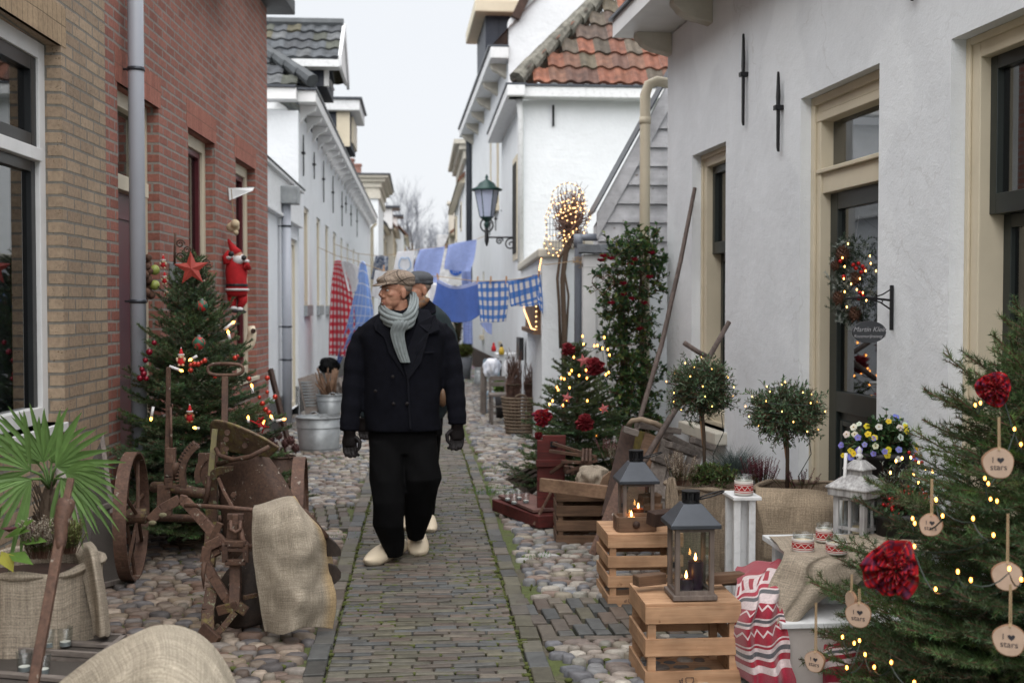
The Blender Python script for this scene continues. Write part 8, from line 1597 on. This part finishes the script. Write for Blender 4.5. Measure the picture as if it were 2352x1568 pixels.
def head(o,px,py,Y,ang,capm,s=1.0):
    c = W(px,py,Y); f = V((-math.sin(ang),-math.cos(ang),0)); l = V((math.cos(ang),-math.sin(ang),0)); u = V((0,0,1)); Rm = Matrix((f,l,u)).transposed(); P = lambda a,b,d: c + (f*a + l*b + u*d)*s
    def E(mb,a,b,d,r,n=16,m_=12): mb.sph(P(a,b,d),tuple(x*s for x in r),n,m_,Rm)
    b = MB(); E(b,-.012,0,.035,(.098,.078,.088)); E(b,.026,0,-.028,(.068,.064,.080)); E(b,.022,0,-.064,(.062,.059,.050)); E(b,.058,0,-.104,(.032,.034,.026)); E(b,.055,0,-.070,(.042,.046,.040))
    for k in (-1,1): E(b,.072,k*.027,.022,(.019,.027,.009)); E(b,.056,k*.040,-.022,(.027,.022,.022)); E(b,-.012,k*.074,-.018,(.019,.012,.034)); E(b,-.012,k*.080,-.004,(.016,.007,.020)); E(b,.096,k*.012,-.036,(.012,.009,.009)); E(b,.074,k*.030,-.060,(.016,.010,.026))
    b.tube([P(.082,0,.022),P(.100,0,-.004),P(.114,0,-.032)],[.010*s,.011*s,.013*s],10); E(b,.092,0,-.068,(.010,.026,.006)); E(b,.088,0,-.086,(.011,.023,.007)); E(b,.082,0,-.110,(.018,.020,.013))
    # neck and the body under the clothes are part of the same skin
    b.tube([P(-.015,0,-.06),P(-.03,0,-.13),P(-.035,0,-.22),P(-.03,0,-.6),P(-.03,0,-.85)],[.058*s,.060*s,.085*s,.12*s,.11*s],14)
    for sx in (-1,1): hip = c + V((sx*.09,.03,-.85))*s; b.tube([hip + V((0,0,.12)),hip + V((0,0,.02))],[.07*s,.06*s],10); b.tube([c + V((sx*.05,.02,-.24))*s,c + V((sx*.17,.02,-.27))*s,c + V((sx*.21,.02,-.45))*s],[.05*s,.045*s,.038*s],10)
    bo = b.build('body',M['skin'],o); remesh(bo,.0042,3)
    for k in (-1,1):
        e = MB(); E(e,.0765,k*.030,.002,(.010,.012,.0065),12,8); eo = e.build('eye',M['eyew'],o,smooth=True); e = MB(); E(e,.0855,k*.030 - .002,.002,(.003,.0058,.0055),8,6); e.build('pupil',M['eyed'],eo,smooth=True); e = MB(); E(e,.086,k*.029,.020,(.009,.021,.0045),10,6); e.build('eyebrow',M['greyhair'],o,smooth=True)
    e = MB(); E(e,.0955,.003,-.077,(.008,.022,.0055),12,6); mo_ = e.build('mouth',M['lip'],o,smooth=True); e = MB(); E(e,.1005,.003,-.0765,(.005,.015,.003),10,6); e.build('teeth',M['teeth'],mo_,smooth=True)
    h = MB(); E(h,-.030,0,.022,(.081,.0795,.046)); h.build('hair',M['greyhair'],o,smooth=True)
    k_ = MB(); E(k_,-.020,0,.078,(.110,.095,.056),24,14); E(k_,-.030,0,.050,(.100,.091,.038),24,14); E(k_,.050,0,.064,(.078,.078,.036),20,12); n = 15; top = []; 
    rr = []
    for d in (.009,-.001): rr.append([P(.03,-.078,.040 + d)] + [P(.085 + .072*math.cos(a)*1.0,.072*math.sin(a),.040 + d - .016*math.cos(a)) for a in [-pi/2 + pi*i/n for i in range(n + 1)]] + [P(.03,.078,.040 + d)])
    k_.loft(rr); ko = k_.build('flat_cap',M[capm],o); remesh(ko,.005,3); return c,P
def lpx(mb,rows,Y,n=28,wob=.0,ph=0,ex=2.0):
    R = []
    for cy,l,r,hd,*d in rows:
        dy = d[0] if d else 0; c = W((l + r)/2,cy,Y + dy); hw = (r - l)/2*Y/FPX; q = []
        for k in range(n):
            a = 2*pi*k/n; ca,sa = math.cos(a),math.sin(a); e = (abs(ca) ** ex + abs(sa) ** ex) ** (-1/ex); w_ = 1 + wob*math.sin(a*3 + cy*.045 + ph) + wob*.6*math.sin(a*5 - cy*.07 + ph)
            q.append(c + V((hw*ca*e*w_,hd*sa*e*w_,0)))
        R.append(q)
    mb.loft(R)
def glove(o,px,py,Y,side,m='leather'):
    # relaxed hand: wrist above, fingers hanging and curling in, thumb leaving the inner side of the palm
    s = Y/FPX; c = W(px,py,Y); b = MB(); b.loft([[c + V((w_*math.cos(a),t_*math.sin(a),z)) for a in [i*pi/8 for i in range(16)]] for z,w_,t_ in ((.012,.040,.040),(-.01,.036,.032),(-.03,.042,.026),(-.06,.047,.024),(-.085,.042,.022))])
    for i,(dx,ln) in enumerate(((-.032,.062),(-.011,.074),(.011,.078),(.032,.070))):
        p = c + V((-side*dx,0,-.080)); q = p + V((side*.003,-.008,-ln*.50)); r_ = q + V((side*.010,-.014,-ln*.33)); t_ = r_ + V((side*.012,-.016,-.004 + .003*i)); b.tube([p,q,r_,t_],[.0128,.0120,.0110,.009],8)
    p = c + V((side*.036,-.008,-.030)); b.tube([p,p + V((side*.026,-.012,-.028)),p + V((side*.024,-.020,-.058)),p + V((side*.008,-.026,-.080))],[.015,.014,.012,.009],8); g_ = b.build('glove',M[m],o); remesh(g_,.0038,2)
def clog(o,heel,toe,w_=.052):
    heel,toe = V(heel),V(toe); d = toe - heel; Ln = d.length; d.normalize(); x = d.cross(V((0,0,1))).normalized(); u = x.cross(d); R = []
    for s,rw,rh,z in ((0,.35,.35,.022),(.04,.75,.85,.034),(.2,.90,.98,.038),(.4,.92,.95,.036),(.58,1.02,1.0,.036),(.75,1.0,.86,.028),(.88,.75,.62,.024),(.96,.42,.38,.034),(1.0,.10,.10,.044)):
        R.append([heel + d*Ln*s + u*z + (x*math.cos(a)*rw + u*math.sin(a)*rh*.85)*w_ for a in [i*pi/9 for i in range(18)]])
    b = MB().loft(R); g_ = b.build('clog',M['clog'],o,smooth=True); g_.modifiers.new('u','SUBSURF').levels = 1; return g_
def man_one():
    Y = 7.17; o = thing('person','man in tweed flat cap, grey scarf, dark navy coat and wooden clogs with head turned','person',G(905,1297)); k = Y/FPX
    head(o,909,668,Y - .02,math.radians(58),'tweed',.97)
    b = MB(); lpx(b,[(706,884,962,.075,.03),(718,872,980,.095,.02),(730,852,1002,.112,.01),(745,834,1018,.125),(770,826,1026,.140),(810,832,1022,.150),(860,838,1016,.150),(910,838,1011,.150),(950,838,1010,.148),(975,838,1014,.146),(988,838,1016,.142)],Y,36,.022,0,2.3)
    for P in (((842,757,20,.02),(829,782,24,.02),(818,820,26,.01),(812,872,25,.0),(807,930,23.5,-.03),(803,975,22.5,-.05),(802,990,22,-.055)),((1008,752,20,.02),(1024,776,24,.02),(1034,815,25,.015),(1042,872,24.5,.0),(1047,920,23,-.03),(1050,960,21.5,-.05),(1050,975,21,-.055))):
        pts = []
        for x,y,r,dy in P: pts.append((W(x,y,Y + dy),r*k))
        q = []; rr = []
        for i in range(len(pts) - 1):
            for j in range(4): f = j/4; q.append(pts[i][0].lerp(pts[i + 1][0],f)); rr.append((pts[i][1]*(1 - f) + pts[i + 1][1]*f)*(1 + .055*math.sin(len(q)*1.9)))
        q.append(pts[-1][0]); rr.append(pts[-1][1]); b.tube(q,rr,16)
    co = b.build('coat',M['coat'],o); remesh(co,.010,5)
    F = lambda x,y,d=0: W(x,y,Y - .163 - d)
    def flap(nm,pts,th=.014,m='coat2'): q = [F(*p) for p in pts]; MB().prism(q,(0,th,0)).build(nm,M[m],o,bev=.003)
    flap('lapel',[(958,742,-.03),(1000,722,-.055),(1010,757,-.035),(985,768,-.01),(968,832,.0),(938,873,.004),(934,868,.004),(925,830,.002)]); flap('lapel',[(868,742,-.03),(862,758,-.035),(882,775,-.02),(893,810,-.004),(930,866,.0),(918,830,.0),(893,750,-.02)])
    flap('collar',[(955,708,-.07),(985,712,-.075),(1013,760,-.045),(990,768,-.02),(960,745,-.03)]); flap('collar',[(872,712,-.07),(858,745,-.05),(863,760,-.03),(885,752,-.03),(888,730,-.06)]); flap('coat_front_edge',[(934,868,.006),(939,868,.006),(945,985,.004),(940,985,.004)],.006); flap('pocket_welt',[(965,808,-.012),(998,806,-.03),(998,811,-.03),(965,813,-.012)],.006); flap('vest',[(897,742,-.005),(935,742,-.005),(930,850,-.006)],.01,'trou')
    for x,y in ((902,865),(904,927),(935,927),(862,898)): MB().lathe([(.011,0),(.011,.004),(.008,.006),(.001,.006)],F(x,y,.008 if x > 880 else -.01) ,14,Matrix.Rotation(pi/2,3,'X')).build('button',M['leather'],o,smooth=True)
    t = MB(); lpx(t,[(970,848,1000,.11),(1000,846,1003,.115),(1020,847,1004,.112),(1040,849,1006,.105)],Y,30,.01)
    lpx(t,[(1010,848,926,.105,-.01),(1064,849,928,.105,-.05),(1100,850,928,.10,-.08),(1150,855,927,.095,-.10),(1204,859,929,.09,-.08),(1235,869,930,.085,-.03),(1262,880,927,.08,-.01),(1276,886,924,.075,.0)],Y,24,.06,.5); lpx(t,[(1010,925,1003,.105,.0),(1064,926,1009,.11,-.03),(1098,927,1013,.115,-.05),(1128,928,1004,.105,-.02),(1180,930,996,.10,.08),(1215,932,982,.09,.16),(1237,936,973,.08,.2)],Y,24,.06,1.7)
    tr = t.build('trousers',M['trou'],o); remesh(tr,.009,3); glove(o,803,992,Y - .06,1); glove(o,1050,976,Y - .06,-1)
    h_,t_ = G(928,1272),G(850,1306); clog(o,(h_.x,h_.y,.035),(t_.x - .025,t_.y - .03,.014),.070); clog(o,W(955,1232,7.62),W(963,1284,7.33) + V((0,0,.0)),.070)
    # scarf: ribbed loop and hanging tail
    def rib(fn_c,fn_r,nv,label,nrib=9,nu=144):
        g_ = MB(); g_.grid(lambda u,v: fn_c(v)[0] + (fn_c(v)[1]*math.cos(2*pi*u)*fn_r(v)[0] + fn_c(v)[2]*math.sin(2*pi*u)*fn_r(v)[1])*(.84 + .24*abs(math.sin(nrib*pi*u))),nu,nv); return g_.build(label,M['scarfm'],o,smooth=True)
    LP = [W(x,y,Y + d) for x,y,d in ((880,712,-.02),(884,724,-.10),(902,735,-.17),(928,740,-.185),(943,727,-.165),(950,706,-.08),(948,688,.02),(930,690,.08),(900,700,.08),(885,706,.04),(880,712,-.02))]
    def lc(v): p = bez(LP,min(.9999,v)); d = (bez(LP,min(1,v + .01)) - bez(LP,max(0,v - .01))).normalized(); up = V((0,0,1)); x = d.cross(up).normalized(); return p,x,x.cross(d)
    rib(lc,lambda v: (.030,.047),60,'scarf'); TP = [W(x,y,Y + d) for x,y,d in ((930,722,-.17),(922,742,-.205),(913,765,-.19),(920,800,-.18),(931,832,-.172))]
    rib(lambda v: (bez(TP,min(.9999,v)),V((.98,0,-.2*(1 - v))).normalized(),V((0,1,0))),lambda v: ((.050 - .018*v)*(.85 + .15*math.sin(v*3)),.018),30,'scarf_tail',10)
    return o
man_one()
def man_two():
    Y = 8.6; o = thing('person','man in grey flat cap and dark green jacket walking close behind the first man','person',G(985,1222)); k = Y/FPX; head(o,958,664,Y,math.radians(52),'greycap',1.0)
    b = MB(); lpx(b,[(694,930,992,.08),(708,918,1012,.11),(722,905,1026,.13),(750,900,1034,.14),(800,904,1034,.145),(860,908,1026,.145),(930,908,1022,.145),(960,910,1020,.14)],Y,30,.012,0,2.3); b.tube([W(x,y,Y) for x,y in ((1014,735),(1030,775),(1038,830),(1036,880),(1024,920),(1008,948))],[20*k,21*k,20*k,18*k,17*k,15*k],14); b.tube([W(x,y,Y) for x,y in ((915,735),(898,780),(880,840),(862,890),(845,935),(838,960))],[19*k,20*k,19*k,17*k,15*k,14*k],14); co = b.build('jacket',M['gjacket'],o); remesh(co,.011,5)
    MB().prism([W(980,682,Y - .1),W(1000,700,Y - .1),W(1002,716,Y - .13),(W(980,728,Y - .15)),W(974,710,Y - .14)],(0,.03,0)).build('collar',M['coat'],o,bev=.005); MB().tube([W(x,y,Y - .12) for x,y in ((950,700),(962,702),(975,692),(980,682))],.028,10).build('neckerchief',mat('orange_scarf',(.24,.10,.03),.9,c2=(.12,.10,.085),sc_=30),o,smooth=True)
    t = MB(); lpx(t,[(940,912,1018,.11),(1000,912,1016,.11)],Y,24,.01); lpx(t,[(985,914,964,.09),(1080,918,962,.085),(1190,925,955,.07)],Y,20,.04); lpx(t,[(985,962,1014,.09),(1080,966,1006,.085),(1160,968,1000,.075),(1205,970,996,.06)],Y + .1,20,.04,1); tr = t.build('trousers',M['trou'],o); remesh(tr,.010,3)
    g1 = G(983,1228); clog(o,(g1.x + .01,g1.y + .22,.05),(g1.x + .02,g1.y - .02,.0),.05); g1 = G(940,1222); clog(o,(g1.x,g1.y + .22,.03),(g1.x - .01,g1.y - .04,.0),.05); glove(o,836,962,Y,1,'leather'); glove(o,1004,945,Y + .12,-1,'leather')
    bg_ = thing('leather_bag','small brown leather bag hanging at the second man hip','bag',W(1018,930,Y - .1)); g_ = MB().sph(W(1017,912,Y - .15),(10*k,.04,22*k),14,10); g_.build('bag_body',mat('brown_leather',(.16,.09,.05),.5),bg_,smooth=True); MB().tube([W(1018,892,Y - .15),W(1010,820,Y - .17),W(1000,745,Y - .13)],.008,6).build('strap',M['leather'],bg_,smooth=True)
man_two()
